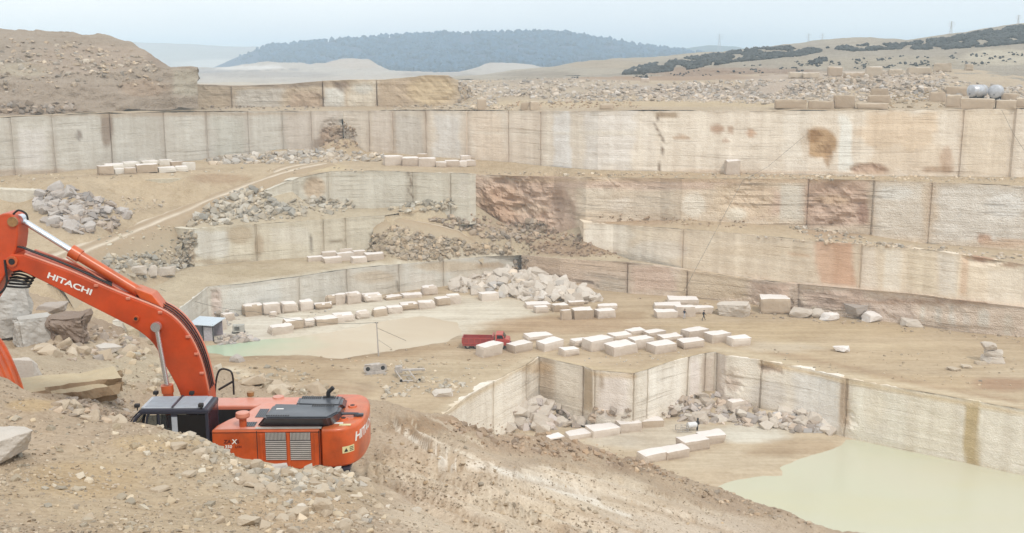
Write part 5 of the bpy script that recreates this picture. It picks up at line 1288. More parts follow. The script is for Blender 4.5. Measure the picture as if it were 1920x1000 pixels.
# the largest in the picture are things, the rest one heap of rubble
MATKEY = {'pale': ST_PALE, 'beige': ST_BEIGE, 'brown': ST_BROWN, 'grey': ST_GREY, 'nearpale': ST_NEAR, 'nearbeige': ST_NEAR}
seen = [r for r in ROCKS if -40 < proj(*r[1])[0] < 1960 and proj(*r[1])[1] < 1010]
seen.sort(key=lambda r: -r[0])
single = set(id(r) for r in seen[:262])
hi_me = {}
def proto_mesh(k, key):
    if (k, key) not in hi_me:
        bm = fine_rock(100 + k, 11 + k % 4, [1, .7, 1.3, .5][k % 4], cuts=2, amp=.035)
        me = bpy.data.meshes.new('boulder'); bm.to_mesh(me); bm.free(); me.materials.append(MATKEY[key]); hi_me[(k, key)] = me
    return hi_me[(k, key)]
sv, sf, sc = [], [], []
nb_ = 0
for r in ROCKS:
    px, loc, s, rot, k, key, c, lab, grp = r
    if id(r) in single:
        o = bpy.data.objects.new('boulder', proto_mesh(k, key)); COL.objects.link(o)
        o.location = loc; o.rotation_euler = rot; o.scale = (s, s, s)
        tag(o, lab, 'stone', grp)
    else:
        P, F = PROTO[k]
        M = np.array(Euler(rot).to_matrix())
        V = (P * s) @ M.T + np.array(loc)
        sv.append(V); sf.extend([tuple(i + nb_ for i in f) for f in F]); nb_ += len(V)
        sc.append(np.tile(np.array(lin(c, .78)), (len(V), 1)))
rub = mesh_obj('rubble', np.concatenate(sv), sf, RUB, np.concatenate(sc))
tag(rub, 'countless smaller stones of the rubble heaps across the quarry', 'rubble', kind='stuff')
# fine gravel over the near bank
GRIT = []
for i in range(6):
    bm = bmesh.new(); rg = random.Random(900 + i)
    for q in range(7): bm.verts.new(Vector((rg.gauss(0, 1), rg.gauss(0, 1), rg.gauss(0, 1))).normalized() * .42)
    bmesh.ops.convex_hull(bm, input=bm.verts[:]); bmesh.ops.delete(bm, geom=[v for v in bm.verts if not v.link_faces], context='VERTS'); bm.verts.ensure_lookup_table()
    for v in bm.verts: v.co.z *= .6
    bm.verts.index_update(); GRIT.append((np.array([v.co for v in bm.verts]), [tuple(v.index for v in f.verts) for f in bm.faces])); bm.free()
gv, gf, gc = [], [], []; nb_ = 0
rnd = random.Random(5)
for i in range(70000):
    x, y = rnd.uniform(-150, 2050), rnd.uniform(690, 1080)
    if y < 760 and x > 700: continue
    loc = hit(x, y)
    if loc is None or loc.y > 55 or loc.z < -24: continue
    f = .5 + .5 * math.sin(loc.x * 1.3 + 2 * math.sin(loc.y * .9))
    if rnd.random() > .35 + .65 * f: continue
    s = (.014 + .07 * rnd.random() ** 5) * (.65 + loc.y / 30)
    P, F = GRIT[rnd.randrange(6)]
    M = np.array(Euler((rnd.uniform(-.5, .5), rnd.uniform(-.5, .5), rnd.uniform(0, 6.28))).to_matrix())
    V = (P * s) @ M.T + np.array(loc) + np.array((0, 0, s * .1))
    gv.append(V); gf.extend([tuple(q + nb_ for q in f_) for f_ in F]); nb_ += len(V)
    k = rnd.uniform(.78, 1.08)
    gc.append(np.tile(np.array(lin([min(255, q * k) for q in (204, 188, 164)], .74)), (len(V), 1)))
gr = mesh_obj('gravel', np.concatenate(gv), gf, RUB, np.concatenate(gc))
tag(gr, 'fine gravel scattered over the near dirt bank', 'gravel', kind='stuff')

# ------------------------------------------------------------------ stones one can tell apart
def stone(x0, y0, x1, y1, label, seed, mat, flat=1.0, yaw=None, depth=.8, n=15, group=None, amp=.05, tilt=(0, 0), Y=None, sink=.12, name='boulder', fr=3.0):
    xc = (x0 + x1) / 2
    loc = hit(xc, y1 - .1 * (y1 - y0)) if Y is None else ony(xc, y1, Y)
    t = proj(*loc)[2]
    bm = fine_rock(seed, n, flat, cuts=5, amp=amp, fr=fr, lim=.05)
    rnd = random.Random(seed)
    R = Euler((tilt[0], tilt[1], rnd.uniform(0, 6.28) if yaw is None else yaw)).to_matrix()
    P = np.array([v.co for v in bm.verts]) @ np.array(R).T
    lo, hi = P.min(0), P.max(0)
    w = (x1 - x0) * t / FPX; 
    d = Vector((loc.x, loc.y, 0)); dist = d.length; d.normalize()
    phi = math.atan2(-loc.z, dist)
    dep = w * depth
    h = max(.25 * w, ((y1 - y0) * t / FPX - dep * math.sin(phi) * .75) / math.cos(phi))
    P = (P - (lo + hi) / 2) / (hi - lo) * np.array([w, dep, h])
    for v, p in zip(bm.verts, P): v.co = Vector(p)
    o = bm_obj(name, bm, mat)
    c = loc + d * dep * .4
    z = zdown(c.x, c.y, loc.z) if Y is None else loc.z
    o.location = (c.x, c.y, min(z, loc.z + .5 * h) + h * (.5 - sink))
    o.rotation_euler = (0, 0, -math.atan2(c.x, c.y))
    tag(o, label, 'stone', group)
    return o
NEARGREY = stone_mat('near_grey_white_stone', lin((214, 208, 198), .80), var=.2, rnd=.1, scale=3, bdist=.03, bump=.6)
NEARTAN = stone_mat('near_tan_stone', lin((172, 148, 116), .76), var=.3, rnd=.1, scale=2, bdist=.05, bump=.7)
stone(-45, 796, 62, 884, 'big pale boulder at the left edge in the foreground', 301, NEARGREY, 1.3, yaw=.3, amp=.06)
stone(588, 930, 626, 968, 'cream white stone on the near bank below the counterweight', 302, ST_NEAR, 1.3)
stone(586, 915, 612, 934, 'small pale stone just above the cream white one', 303, ST_NEAR, 1.0)
stone(280, 906, 322, 925, 'flat pale stone lying on the open dirt in the foreground', 304, ST_NEAR, .6)
stone(335, 884, 372, 898, 'flat beige stone below the crest in the foreground', 305, ST_NEAR, .6)
stone(446, 960, 490, 990, 'pale stone at the bottom edge in the foreground', 306, ST_NEAR, .8)
stone(536, 944, 580, 976, 'buried beige stone left of the cream white one', 307, ST_NEAR, .8)
stone(470, 860, 496, 886, 'yellowish pale stone standing against the lower edge of the excavator', 308, ST_NEAR, 1.4)
stone(505, 868, 540, 888, 'purplish grey stone on the crest below the louvres', 309, ST_GREY, .9)
stone(318, 826, 352, 846, 'pale stone buried in the bank below the cab', 310, ST_NEAR, .8)
stone(176, 641, 228, 666, 'rounded light boulder on the slope under the boom', 311, NEARGREY, .9, yaw=.2)
stone(144, 645, 172, 668, 'small tan boulder left of the rounded light one', 312, ST_BEIGE, .9)
block(44, 684, 228, 748, 6, 'huge flat tan slab lying beside the bucket', 'lone stones', side=NEARTAN, top=stone_mat('slab_pale_top', lin((208, 192, 158), .78), var=.25, scale=2, bdist=.05, bump=.6), ratio=.6, rough=.42, chip=.5, name='boulder', cat='stone', fine=.12, mx=34)
stone(22, 655, 86, 748, 'grey leaning slab right behind the bucket', 314, NEARGREY, 1.5, depth=.4, amp=.04, Y=29.5)
OUTC = stone_mat('pale_outcrop', lin((212, 210, 204), .80), var=.16, rnd=.1, scale=1, bdist=.08)
OUTC = stone_mat('pale_outcrop', lin((204, 202, 196), .80), var=.2, rnd=.1, scale=1.6, bdist=.08, bump=.6)
DARKR = stone_mat('purplish_rock', lin((158, 140, 126), .78), var=.4, rnd=.1, scale=1.6, bdist=.1, bump=.8)
block(-90, 530, 58, 656, 8, 'large pale cut outcrop at the left edge below the arm', 'lone stones', side=OUTC, top=OUTC, ratio=.45, rough=.3, chip=.5, name='boulder', cat='stone', fine=.12, mx=34)
block(30, 584, 106, 654, 14, 'pale squarish outcrop block right of the larger one', 'lone stones', side=OUTC, top=OUTC, ratio=.7, rough=.3, chip=.4, name='boulder', cat='stone', fine=.1, mx=34)
block(96, 584, 170, 656, -12, 'dark purplish broken rock beside the pale outcrop block', 'lone stones', side=DARKR, top=DARKR, ratio=.8, rough=.75, chip=.6, name='boulder', cat='stone', fine=.1, mx=34)
stone(70, 566, 128, 592, 'flat grey white slab lying behind the pale outcrop block', 317, ST_GREY, .6, depth=.6, amp=.06)
# boulders along the lowest right face
stone(1343, 562, 1407, 600, 'angular pale boulder right of the workers', 320, ST_PALE, 1.2, amp=.07)
block(1420, 554, 1480, 594, 10, 'big tan block with a white top against the lowest right face', 'lone stones', side=ST_TAN, rough=.14, chip=.25, ratio=.75)
stone(1477, 557, 1493, 578, 'narrow pale stone behind the big tan block', 322, ST_BEIGE, 1.2)
stone(1480, 575, 1522, 599, 'pale boulder right of the big tan block', 323, ST_PALE, 1.0)
stone(1511, 559, 1541, 580, 'rounded beige boulder leaning on the lowest right face', 324, ST_BEIGE, 1.0)
stone(1518, 577, 1547, 599, 'small pale boulder between two larger ones', 325, ST_PALE, 1.0)
stone(1536, 583, 1573, 605, 'white rounded boulder in front of the lowest right face', 326, ST_WHITE, 1.0)
stone(1581, 573, 1626, 603, 'grey boulder leaning against the lowest right face', 327, ST_GREY, 1.0, sink=.34)
stone(1615, 583, 1654, 608, 'white boulder right of the grey leaning one', 328, ST_WHITE, 1.0)
stone(1688, 596, 1731, 616, 'flat pointed white boulder farthest right below the face', 329, ST_PALE, .7)
stone(1561, 646, 1593, 663, 'lone white stone on the open floor', 330, ST_WHITE, .8)
stone(1838, 664, 1883, 684, 'lowest stone of the small cairn on the right floor', 331, ST_PALE, .8)
for i, (b, dz) in enumerate([((1848, 652, 1882, 670), 1.3), ((1842, 638, 1872, 656), 2.3)]):
    o = stone(b[0], b[3] + 4, b[2], b[3] + 4 + (b[3] - b[1]), ['middle stone of the small cairn on the right floor', 'top stone of the small cairn on the right floor'][i], 332 + i, ST_PALE, .9)
    l0 = hit(1860, 681); o.location = (l0.x + [.5, -.3][i], l0.y + .9, l0.z + dz)
for i, b in enumerate([(1774, 688, 1800, 697), (1800, 683, 1822, 692), (1826, 676, 1852, 686)]):
    stone(*b, ['small flat stone left of the cairn, the farthest from it', 'small flat stone left of the cairn, middle of three', 'small flat stone left of the cairn, nearest to it'][i], 340 + i, ST_BEIGE, .6)
stone(810, 728, 850, 746, 'pale stone on the rough ground above the pit wall', 345, ST_PALE, .7)
stone(500, 716, 546, 740, 'flat tan stone on the ground behind the excavator', 346, ST_BEIGE, .7)
stone(430, 664, 460, 682, 'grey pointed stone by the pond shore', 347, ST_GREY, 1.0)
for i, b in enumerate([(236, 505, 276, 528), (272, 502, 296, 526), (294, 500, 330, 524)]):
    stone(*b, ['pale squarish boulder, left of three in line on the slope', 'pale squarish boulder, middle of three in line on the slope', 'pale squarish boulder, right of three in line on the slope'][i], 350 + i, ST_PALE, 1.1, n=20, amp=.03)
# ================================================================== small modelling helpers
def bm_box(bm, x0, x1, y0, y1, z0, z1, bev=0.0):
    r = bmesh.ops.create_cube(bm, size=1)
    vs = r['verts']
    for v in vs:
        v.co = Vector((x0 + (v.co.x + .5) * (x1 - x0), y0 + (v.co.y + .5) * (y1 - y0), z0 + (v.co.z + .5) * (z1 - z0)))
    if bev:
        es = list({e for v in vs for e in v.link_edges})
        bmesh.ops.bevel(bm, geom=es, offset=bev, segments=2, affect='EDGES', profile=.6)
def new_box(*a, **k):
    bm = bmesh.new(); bm_box(bm, *a, **k); return bm
def bm_cyl(bm, p0, p1, r0, r1=None, seg=14, caps=True):
    p0, p1 = Vector(p0), Vector(p1); r1 = r0 if r1 is None else r1
    d = p1 - p0
    q = d.to_track_quat('Z', 'Y').to_matrix()
    A = [bm.verts.new(p0 + q @ Vector((r0 * math.cos(2 * math.pi * i / seg), r0 * math.sin(2 * math.pi * i / seg), 0))) for i in range(seg)]
    B = [bm.verts.new(p1 + q @ Vector((r1 * math.cos(2 * math.pi * i / seg), r1 * math.sin(2 * math.pi * i / seg), 0))) for i in range(seg)]
    for i in range(seg): bm.faces.new((A[i], A[(i + 1) % seg], B[(i + 1) % seg], B[i]))
    if caps:
        bm.faces.new(list(reversed(A))); bm.faces.new(B)
def bm_tube(bm, pts, r, seg=8, sub=4):
    P = [Vector(p) for p in pts]
    if sub > 1 and len(P) > 2:          # Catmull-Rom
        Q = []
        for i in range(len(P) - 1):
            a, b, c, d = P[max(0, i - 1)], P[i], P[i + 1], P[min(len(P) - 1, i + 2)]
            for j in range(sub):
                t = j / sub
                Q.append(.5 * ((2 * b) + (c - a) * t + (2 * a - 5 * b + 4 * c - d) * t * t + (-a + 3 * b - 3 * c + d) * t ** 3))
        Q.append(P[-1]); P = Q
    rings = []
    for i, p in enumerate(P):
        d = (P[min(i + 1, len(P) - 1)] - P[max(i - 1, 0)]).normalized()
        q = d.to_track_quat('Z', 'Y').to_matrix()
        rings.append([bm.verts.new(p + q @ Vector((r * math.cos(2 * math.pi * k / seg), r * math.sin(2 * math.pi * k / seg), 0))) for k in range(seg)])
    for a, b in zip(rings[:-1], rings[1:]):
        off = min(range(seg), key=lambda o: (a[0].co - b[o].co).length)
        for k in range(seg): bm.faces.new((a[k], a[(k + 1) % seg], b[(k + 1 + off) % seg], b[(k + off) % seg]))
    bm.faces.new(list(reversed(rings[0]))); bm.faces.new(rings[-1])
def prism(outline, y0, y1, bev=0.0, axis='y', seg=2):
    """outline in (x, z) pushed along y, or in (x, y) pushed along z"""
    bm = bmesh.new()
    mk = (lambda a, b, c: Vector((a, c, b))) if axis == 'y' else (lambda a, b, c: Vector((a, b, c)))
    A = [bm.verts.new(mk(a, b, y0)) for a, b in outline]; B = [bm.verts.new(mk(a, b, y1)) for a, b in outline]
    n = len(outline)
    bm.faces.new(A); bm.faces.new(list(reversed(B)))
    for i in range(n): bm.faces.new((A[i], B[i], B[(i + 1) % n], A[(i + 1) % n]))
    bmesh.ops.recalc_face_normals(bm, faces=bm.faces[:])
    if bev:
        es = [e for e in bm.edges if len(e.link_faces) == 2 and e.calc_face_angle(0) > .5]
        bmesh.ops.bevel(bm, geom=es, offset=bev, segments=seg, affect='EDGES', profile=.5)
    return bm
def smooth_pts(pts, n=6, closed=False):
    P = [Vector((a, b, 0)) for a, b in pts]; Q = []
    m = len(P)
    for i in range(m if closed else m - 1):
        a, b, c, d = P[(i - 1) % m if closed else max(0, i - 1)], P[i], P[(i + 1) % m], P[(i + 2) % m if closed else min(m - 1, i + 2)]
        for j in range(n):
            t = j / n
            q = .5 * ((2 * b) + (c - a) * t + (2 * a - 5 * b + 4 * c - d) * t * t + (-a + 3 * b - 3 * c + d) * t ** 3)
            Q.append((q.x, q.y))
    if not closed: Q.append((P[-1].x, P[-1].y))
    return Q
def text_bm(s, height, bold=.0, shear=0.0, extrude=.004, space=1.0):
    cu = bpy.data.curves.new('lettering', 'FONT'); cu.body = s; cu.size = 1; cu.offset = bold; cu.shear = shear; cu.space_character = space
    cu.resolution_u = 3
    ob = bpy.data.objects.new('lettering', cu); COL.objects.link(ob)
    bpy.context.view_layer.update()
    me = bpy.data.meshes.new_from_object(ob.evaluated_get(bpy.context.evaluated_depsgraph_get()))
    bpy.data.objects.remove(ob); bpy.data.curves.remove(cu)
    bm = bmesh.new(); bm.from_mesh(me); bpy.data.meshes.remove(me)
    xs = [v.co.x for v in bm.verts]; ys = [v.co.y for v in bm.verts]
    k = height / (max(ys) - min(ys)); x0, y0 = min(xs), min(ys)
    for v in bm.verts: v.co = Vector(((v.co.x - x0) * k, (v.co.y - y0) * k, 0))
    return bm, (max(xs) - x0) * k
SM = 'smooth'
def ob(name, bm, mat, parent, smooth=False):
    return bm_obj(name, bm, mat, parent, smooth)

# ================================================================== excavator
OR = principled('orange_machine_paint', (.55, .072, .005), rough=.42, spec=.5, var=.3, vscale=1.6, dust=.42, dustcol=(.46, .27, .13), bump=.03)
for nd in OR.node_tree.nodes:
    if nd.type == 'BSDF_PRINCIPLED': nd.inputs['Coat Weight'].default_value = .3; nd.inputs['Coat Roughness'].default_value = .22
ORB = principled('red_orange_boom_paint', (.50, .048, .004), rough=.4, spec=.5, var=.3, vscale=1.0, dust=.36, dustcol=(.42, .24, .13), bump=.03)
ORT = principled('dusty_sky_sheen_deck_paint', (.60, .16, .08), rough=.35, spec=.6, var=.12, vscale=1.4, dust=.8, dustcol=(.66, .42, .35))  # dusty paint with pink sky sheen put into its base and dust colours
HOODM = principled('charcoal_hood_plastic', (.035, .042, .055), rough=.32, spec=.6, var=.2, vscale=2, dust=.3, dustcol=(.24, .25, .28))
BLK = principled('black_rubber', (.012, .012, .014), rough=.6, dust=.12, dustcol=(.2, .17, .14), vscale=4)
DARK = principled('dark_navy_steel', (.022, .025, .045), rough=.4, dust=.18, dustcol=(.2, .18, .17), vscale=3)
STEEL = principled('chromed_rod', (.72, .76, .82), rough=.22, metal=.85, var=.06)
ROOFM = principled('silver_cab_roof', (.40, .44, .50), rough=.4, var=.1, vscale=5, dust=.3, dustcol=(.5, .45, .38))
WHT = principled('white_lettering', (.80, .78, .74), rough=.5, var=.06)
LETD = principled('dark_red_lettering', (.10, .012, .008), rough=.5)
SLAT = principled('bright_louvre_slats', (.46, .44, .42), rough=.5, var=.15, dust=.3)
BRONZE = principled('brown_bushing', (.30, .16, .06), rough=.45, var=.3, vscale=8)
TRACKM = principled('worn_track_steel', (.10, .085, .07), rough=.55, metal=.4, var=.3, dust=.7, dustcol=(.42, .33, .24))
YEL = principled('pale_yellow_sticker', (.70, .62, .34), rough=.5)
GLS = NT('tinted_cab_glass')
GLS.p.inputs['Base Color'].default_value = (.03, .035, .045, 1); GLS.p.inputs['Roughness'].default_value = .06
tr = GLS.n('ShaderNodeBsdfTransparent'); tr.inputs[0].default_value = (.62, .66, .66, 1)
ms = GLS.n('ShaderNodeMixShader'); ms.inputs[0].default_value = .35
GLS.l(tr.outputs[0], ms.inputs[1]); GLS.l(GLS.p.outputs[0], ms.inputs[2]); GLS.l(ms.outputs[0], GLS.out.inputs['Surface'])
GLS = GLS.m
GLD = principled('dark_cab_glass', (.006, .006, .008), rough=.08, spec=.5)
GLR = principled('rear_glass_red_reflection', (.06, .022, .028), rough=.12, spec=.5, var=.3)  # purple-red reflection put into the glass colour

EX = bpy.data.objects.new('excavator', None); COL.objects.link(EX)
EXA = -0.024
EX.location = (-6.89, 25.39, -11.13); EX.rotation_euler = (0, 0, math.pi - EXA)
tag(EX, 'orange tracked excavator with a long raised boom, half hidden behind the near dirt bank', 'excavator')
EXM = Matrix.Translation(EX.location) @ Matrix.Rotation(math.pi - EXA, 4, 'Z'); EXI = EXM.inverted()
def Ly(px, py, y):           # pixel on a plane of constant local y
    o = EXI @ Vector((0, 0, 0)); d = EXI.to_3x3() @ ray(px, py)
    t = (y - o.y) / d.y
    p = o + d * t
    return (p.x, p.z)
def Lz(px, py, z):
    o = EXI @ Vector((0, 0, 0)); d = EXI.to_3x3() @ ray(px, py)
    p = o + d * ((z - o.z) / d.z)
    return (p.x, p.y)
ZB, ZD = 1.38, 2.40
YN, YF = 1.55, -1.15
# undercarriage
for y in (1.12, -1.02):
    bm = bmesh.new()
    out = []
    for i in range(13):
        a = math.pi / 2 + math.pi * i / 12; out.append((-2.0 + .5 * math.cos(a), .5 + .5 * math.sin(a)))
    for i in range(13):
        a = -math.pi / 2 + math.pi * i / 12; out.append((2.1 + .5 * math.cos(a), .5 + .5 * math.sin(a)))
    tr_ = ob('track', prism(out, y - .3, y + .3, .03), TRACKM, EX)
    bs = bmesh.new()
    for i in range(24):
        x = -2.1 + 4.3 * i / 23
        bm_box(bs, x - .07, x + .07, y - .32, y + .32, 1.0, 1.035); bm_box(bs, x - .07, x + .07, y - .32, y + .32, -.035, 0)
    ob('track_shoe', bs, TRACKM, tr_)
    bs = bmesh.new()
    for x in (-2.0, -1.2, -.4, .4, 1.2, 2.1): bm_cyl(bs, (x, y - .33, .45), (x, y + .33, .45), .3 if abs(x) > 1.5 else .18)
    ob('roller', bs, TRACKM, tr_)
bm = new_box(-1.3, 1.3, -.75, .85, .4, 1.0, bev=.06); bm_cyl(bm, (0, 0, 1.0), (0, 0, 1.32), .75, seg=28)
ob('chassis', bm, TRACKM, EX)
ob('frame_rail', new_box(-2.9, 2.15, YF + .1, YN - .06, 1.29, ZB - .003, bev=.02), DARK, EX)
# near deck and body
near_plan = [(.40, YN), (.36, 1.2), (.18, .75), (-.12, .3), (-.34, -.42), (-2.2, -.42), (-2.2, YN)]
body = ob('body', prism(near_plan, ZB, ZD, .045, axis='z'), OR, EX)
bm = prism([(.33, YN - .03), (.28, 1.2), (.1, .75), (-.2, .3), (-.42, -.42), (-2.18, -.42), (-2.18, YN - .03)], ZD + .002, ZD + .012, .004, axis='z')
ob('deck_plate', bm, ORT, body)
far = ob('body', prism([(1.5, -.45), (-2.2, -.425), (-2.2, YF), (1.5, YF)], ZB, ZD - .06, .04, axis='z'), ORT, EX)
ob('floor_pan', new_box(-.3, 1.5, -.425, .54, 1.45, 1.62), BLK, EX)
ob('engine_bay_wall', new_box(-.3, 1.46, -.452, -.43, 1.45, 2.24), BLK, far)
# side panel seams and louvres
bs = bmesh.new()
for px in (482, 598.5):
    x, z = Ly(px, 830, YN); bm_box(bs, x - .008, x + .008, YN - .01, YN + .003, ZB + .02, ZD - .03)
bm_box(bs, -2.2, .4, YN - .01, YN + .004, ZD - .075, ZD - .062)
ob('panel_seam', bs, BLK, body)
for x0p, x1p in ((497, 538), (543.5, 584)):
    x0, z1 = Ly(x0p, 811.5, YN); x1, z0 = Ly(x1p, 862, YN); zm = Ly(x1p, 826, YN)[1]
    xa, xb = min(x0, x1), max(x0, x1)
    fr = ob('louvre', new_box(xa, xb, YN - .02, YN + .006, z0, z1), BLK, body)
    bs = bmesh.new()
    n = 15
    for i in range(n):
        x = xa + .02 + (xb - xa - .04) * i / (n - 1); bm_box(bs, x - .009, x + .009, YN + .006, YN + .03, zm + .02, z1)
    n = 10
    for i in range(n):
        z = z0 + .02 + (zm - z0 - .04) * i / (n - 1); bm_box(bs, xa, xb, YN + .006, YN + .03, z - .014, z + .012)
    ob('louvre_slats', bs, SLAT, fr)
for x in (Ly(490, 830, YN)[0], Ly(541, 830, YN)[0], Ly(592, 830, YN)[0]): ob('panel_trim', new_box(x - .035, x + .035, YN - .01, YN + .022, ZB + .04, ZD - .1, bev=.008), OR, body)
x0, x1 = Ly(478, 803, YN)[0], Ly(602, 803, YN)[0]
ob('sill_strip', new_box(x1, x0, YN - .13, YN - .02, ZD + .013, ZD + .03), SLAT, body)
# counterweight
cw = [(-2.215, 1.55), (-2.55, 1.55), (-2.80, 1.47), (-2.98, 1.30), (-3.11, 1.05), (-3.19, .70), (-3.22, .25), (-3.22, -.15), (-3.18, -.55), (-3.08, -.88), (-2.92, -1.08), (-2.7, -1.15), (-2.215, -1.15)]
arc = smooth_pts(cw, 5)
cwo = ob('counterweight', prism(arc, ZB + .02, ZD + .02, .10, axis='z', seg=4), OR, EX, smooth=False)
for p in cwo.data.polygons: p.use_smooth = True
cwo.data.set_sharp_from_angle(angle=math.radians(40))
cum_ = [0]
for a, b in zip(arc[:-1], arc[1:]): cum_.append(cum_[-1] + math.hypot(b[0] - a[0], b[1] - a[1]))
def on_arc(s, z, off):
    for i in range(len(arc) - 1):
        if s <= cum_[i + 1]:
            f = (s - cum_[i]) / (cum_[i + 1] - cum_[i]); a, b = arc[i], arc[i + 1]
            dx, dy = b[0] - a[0], b[1] - a[1]; l = math.hypot(dx, dy)
            nx, ny = dy / l, -dx / l
            if nx * (a[0] + 2.3) + ny * a[1] < 0: nx, ny = -nx, -ny
            return Vector((a[0] + dx * f + nx * off, a[1] + dy * f + ny * off, z))
    return Vector((arc[-1][0], arc[-1][1], z))
def wrap(bm, s0, z0, off):
    bmesh.ops.subdivide_edges(bm, edges=bm.edges[:], cuts=1)
    for v in bm.verts: v.co = on_arc(s0 + v.co.x, z0 + v.co.y, off)
    return bm
def arc_at_px(px):
    best = min((abs(proj(*(EXM @ on_arc(q * .02, 1.95, 0)))[0] - px), q * .02) for q in range(int(2.2 / .02)))
    return best[1]
tb, w = text_bm('HITACHI', .24, bold=.03, shear=.12)
for v in tb.verts: v.co.x *= 1.5 / w
ob('lettering', wrap(tb, arc_at_px(666), 1.98, .006), WHT, cwo)
bs = bmesh.new(); r = bmesh.ops.create_grid(bs, x_segments=8, y_segments=4, size=.5)
for v in bs.verts: v.co = Vector(((v.co.x + .5) * .34, (v.co.y + .5) * .17, 0))
sk = ob('warning_sticker', wrap(bs, arc_at_px(641), 1.76, .005), YEL, cwo)
bs = bmesh.new()
vs = [bs.verts.new((a, b, 0)) for a, b in ((.04, .03), (.15, .03), (.095, .13))]; bs.faces.new(vs)
for j in range(3):
    vs = [bs.verts.new((a, b, 0)) for a, b in ((.19, .03 + j * .042), (.31, .03 + j * .042), (.31, .05 + j * .042), (.19, .05 + j * .042))]; bs.faces.new(vs)
ob('sticker_print', wrap(bs, arc_at_px(641), 1.76, .009), BLK, sk)
for px, py in ((661, 762), (644, 786)):
    x, y = Lz(px, py, ZD + .02)
    bs = bmesh.new(); bm_cyl(bs, (x, y, ZD), (x, y, ZD + .05), .13, .11, seg=20)
    c_ = ob('lifting_boss', bs, OR, cwo)
    bs = bmesh.new(); bm_cyl(bs, (x, y, ZD + .05), (x, y, ZD + .055), .06, seg=16); ob('boss_hole', bs, BLK, c_)
for px, py, a, b in ((634, 793, .12, .05), (647, 796, .14, .06)):
    x, y = Lz(px, py, ZD + .03); ob('deck_sticker', new_box(x - a, x + a, y - b, y + b, ZD + .021, ZD + .026), YEL if px > 640 else WHT, cwo)
# side lettering
def side_text(s, px, py, h, mat, parent, y=YN + .006, white=None):
    x, z = Ly(px, py, y)
    tb, w = text_bm(s, h, bold=.035, shear=.1, space=1.05)
    for v in tb.verts: v.co = Vector((x - v.co.x, y, z + v.co.y))
    return ob('lettering', tb, mat, parent)
side_text('ZA', 419, 832, .095, LETD, body); side_text('X', 434, 833, .12, WHT, body); side_text('IS', 442, 832, .095, LETD, body)
side_text('350', 422, 841, .085, WHT, body); side_text('LCH', 441, 840.5, .06, LETD, body)
# hood
def hood(plan_base, plan_top, z0, z1, name, parent):
    bm = bmesh.new()
    A = [bm.verts.new((a, b, z0)) for a, b in plan_base]; B = [bm.verts.new((a, b, z1)) for a, b in plan_top]
    n = len(A); bm.faces.new(A); bm.faces.new(B)
    for i in range(n): bm.faces.new((A[i], B[i], B[(i + 1) % n], A[(i + 1) % n]))
    bmesh.ops.recalc_face_normals(bm, faces=bm.faces[:])
    es = [e for e in bm.edges if e.verts[0].co.z > z0 + .01 or e.verts[1].co.z > z0 + .01]
    bmesh.ops.bevel(bm, geom=es, offset=.06, segments=3, affect='EDGES')
    o = ob(name, bm, HOODM, parent)
    for p in o.data.polygons: p.use_smooth = True
    o.data.set_sharp_from_angle(angle=math.radians(35))
    return o
P = lambda px, py, z: Lz(px, py, z)
hb = [P(481, 800, ZD), P(621, 800, ZD), P(640, 786, ZD), P(647, 768, ZD), P(520, 766, ZD)]
Z1, Z2 = ZD + .35, ZD + .30
ht = [P(495, 783, Z1), P(615, 783, Z1), P(636, 772, Z1), P(640, 760, Z1), P(513, 757, Z1)]
h1 = hood(hb, ht, ZD + .005, Z1, 'engine_hood', EX)
hb2 = [P(552, 766, ZD), P(648, 768, ZD), P(652, 748, ZD), P(562, 748, ZD)]
ht2 = [P(556, 758, Z2), P(638, 760, Z2), P(645, 744, Z2), P(563, 742, Z2)]
h2 = hood(hb2, ht2, ZD + .004, Z2, 'engine_hood', EX)
def slots(parent, pxs, z, w, l):
    bs = bmesh.new()
    for px, py in pxs:
        x, y = Lz(px, py, z); bm_box(bs, x - w, x + w, y - l, y + l, z - .01, z + .006)
    ob('vent_slot', bs, BLK, parent)
slots(h1, [(587 + 4.3 * i, 760) for i in range(10)], Z1 + .0, .018, .085)
slots(h1, [(500 + 4.5 * i, 779.5) for i in range(10)], Z1, .02, .03)
slots(h2, [(568 + 3.7 * i, 745.5) for i in range(10)] + [(628, 745.5), (633, 745.5)], Z2, .016, .08)
bs = bmesh.new(); x, y = Lz(616, 745, Z2); bm_box(bs, x - .14, x + .14, y - .06, y + .06, Z2, Z2 + .02); bm_tube(bs, [(x, y, Z2), (x, y, Z2 + .12), (x - .05, y, Z2 + .18), (x - .13, y, Z2 + .26)], .055, seg=10)
ob('exhaust_pipe', bs, BLK, h2)
bs = bmesh.new(); x, y = Lz(525, 767, Z1); bm_box(bs, x - .09, x + .09, y - .03, y + .03, Z1, Z1 + .004); ob('hood_sticker', bs, WHT, h1)
bs = bmesh.new(); a, b = Lz(640, 776, ZD + .14), Lz(672, 776, ZD + .09); bm_tube(bs, [(a[0], a[1], ZD + .14), ((a[0] + b[0]) / 2, (a[1] + b[1]) / 2, ZD + .12), (b[0], b[1], ZD + .09)], .035, sub=2)
bm_box(bs, b[0] - .13, b[0] + .12, b[1] - .06, b[1] + .06, ZD + .03, ZD + .1, bev=.03)
ob('latch_lever', bs, HOODM, cwo)
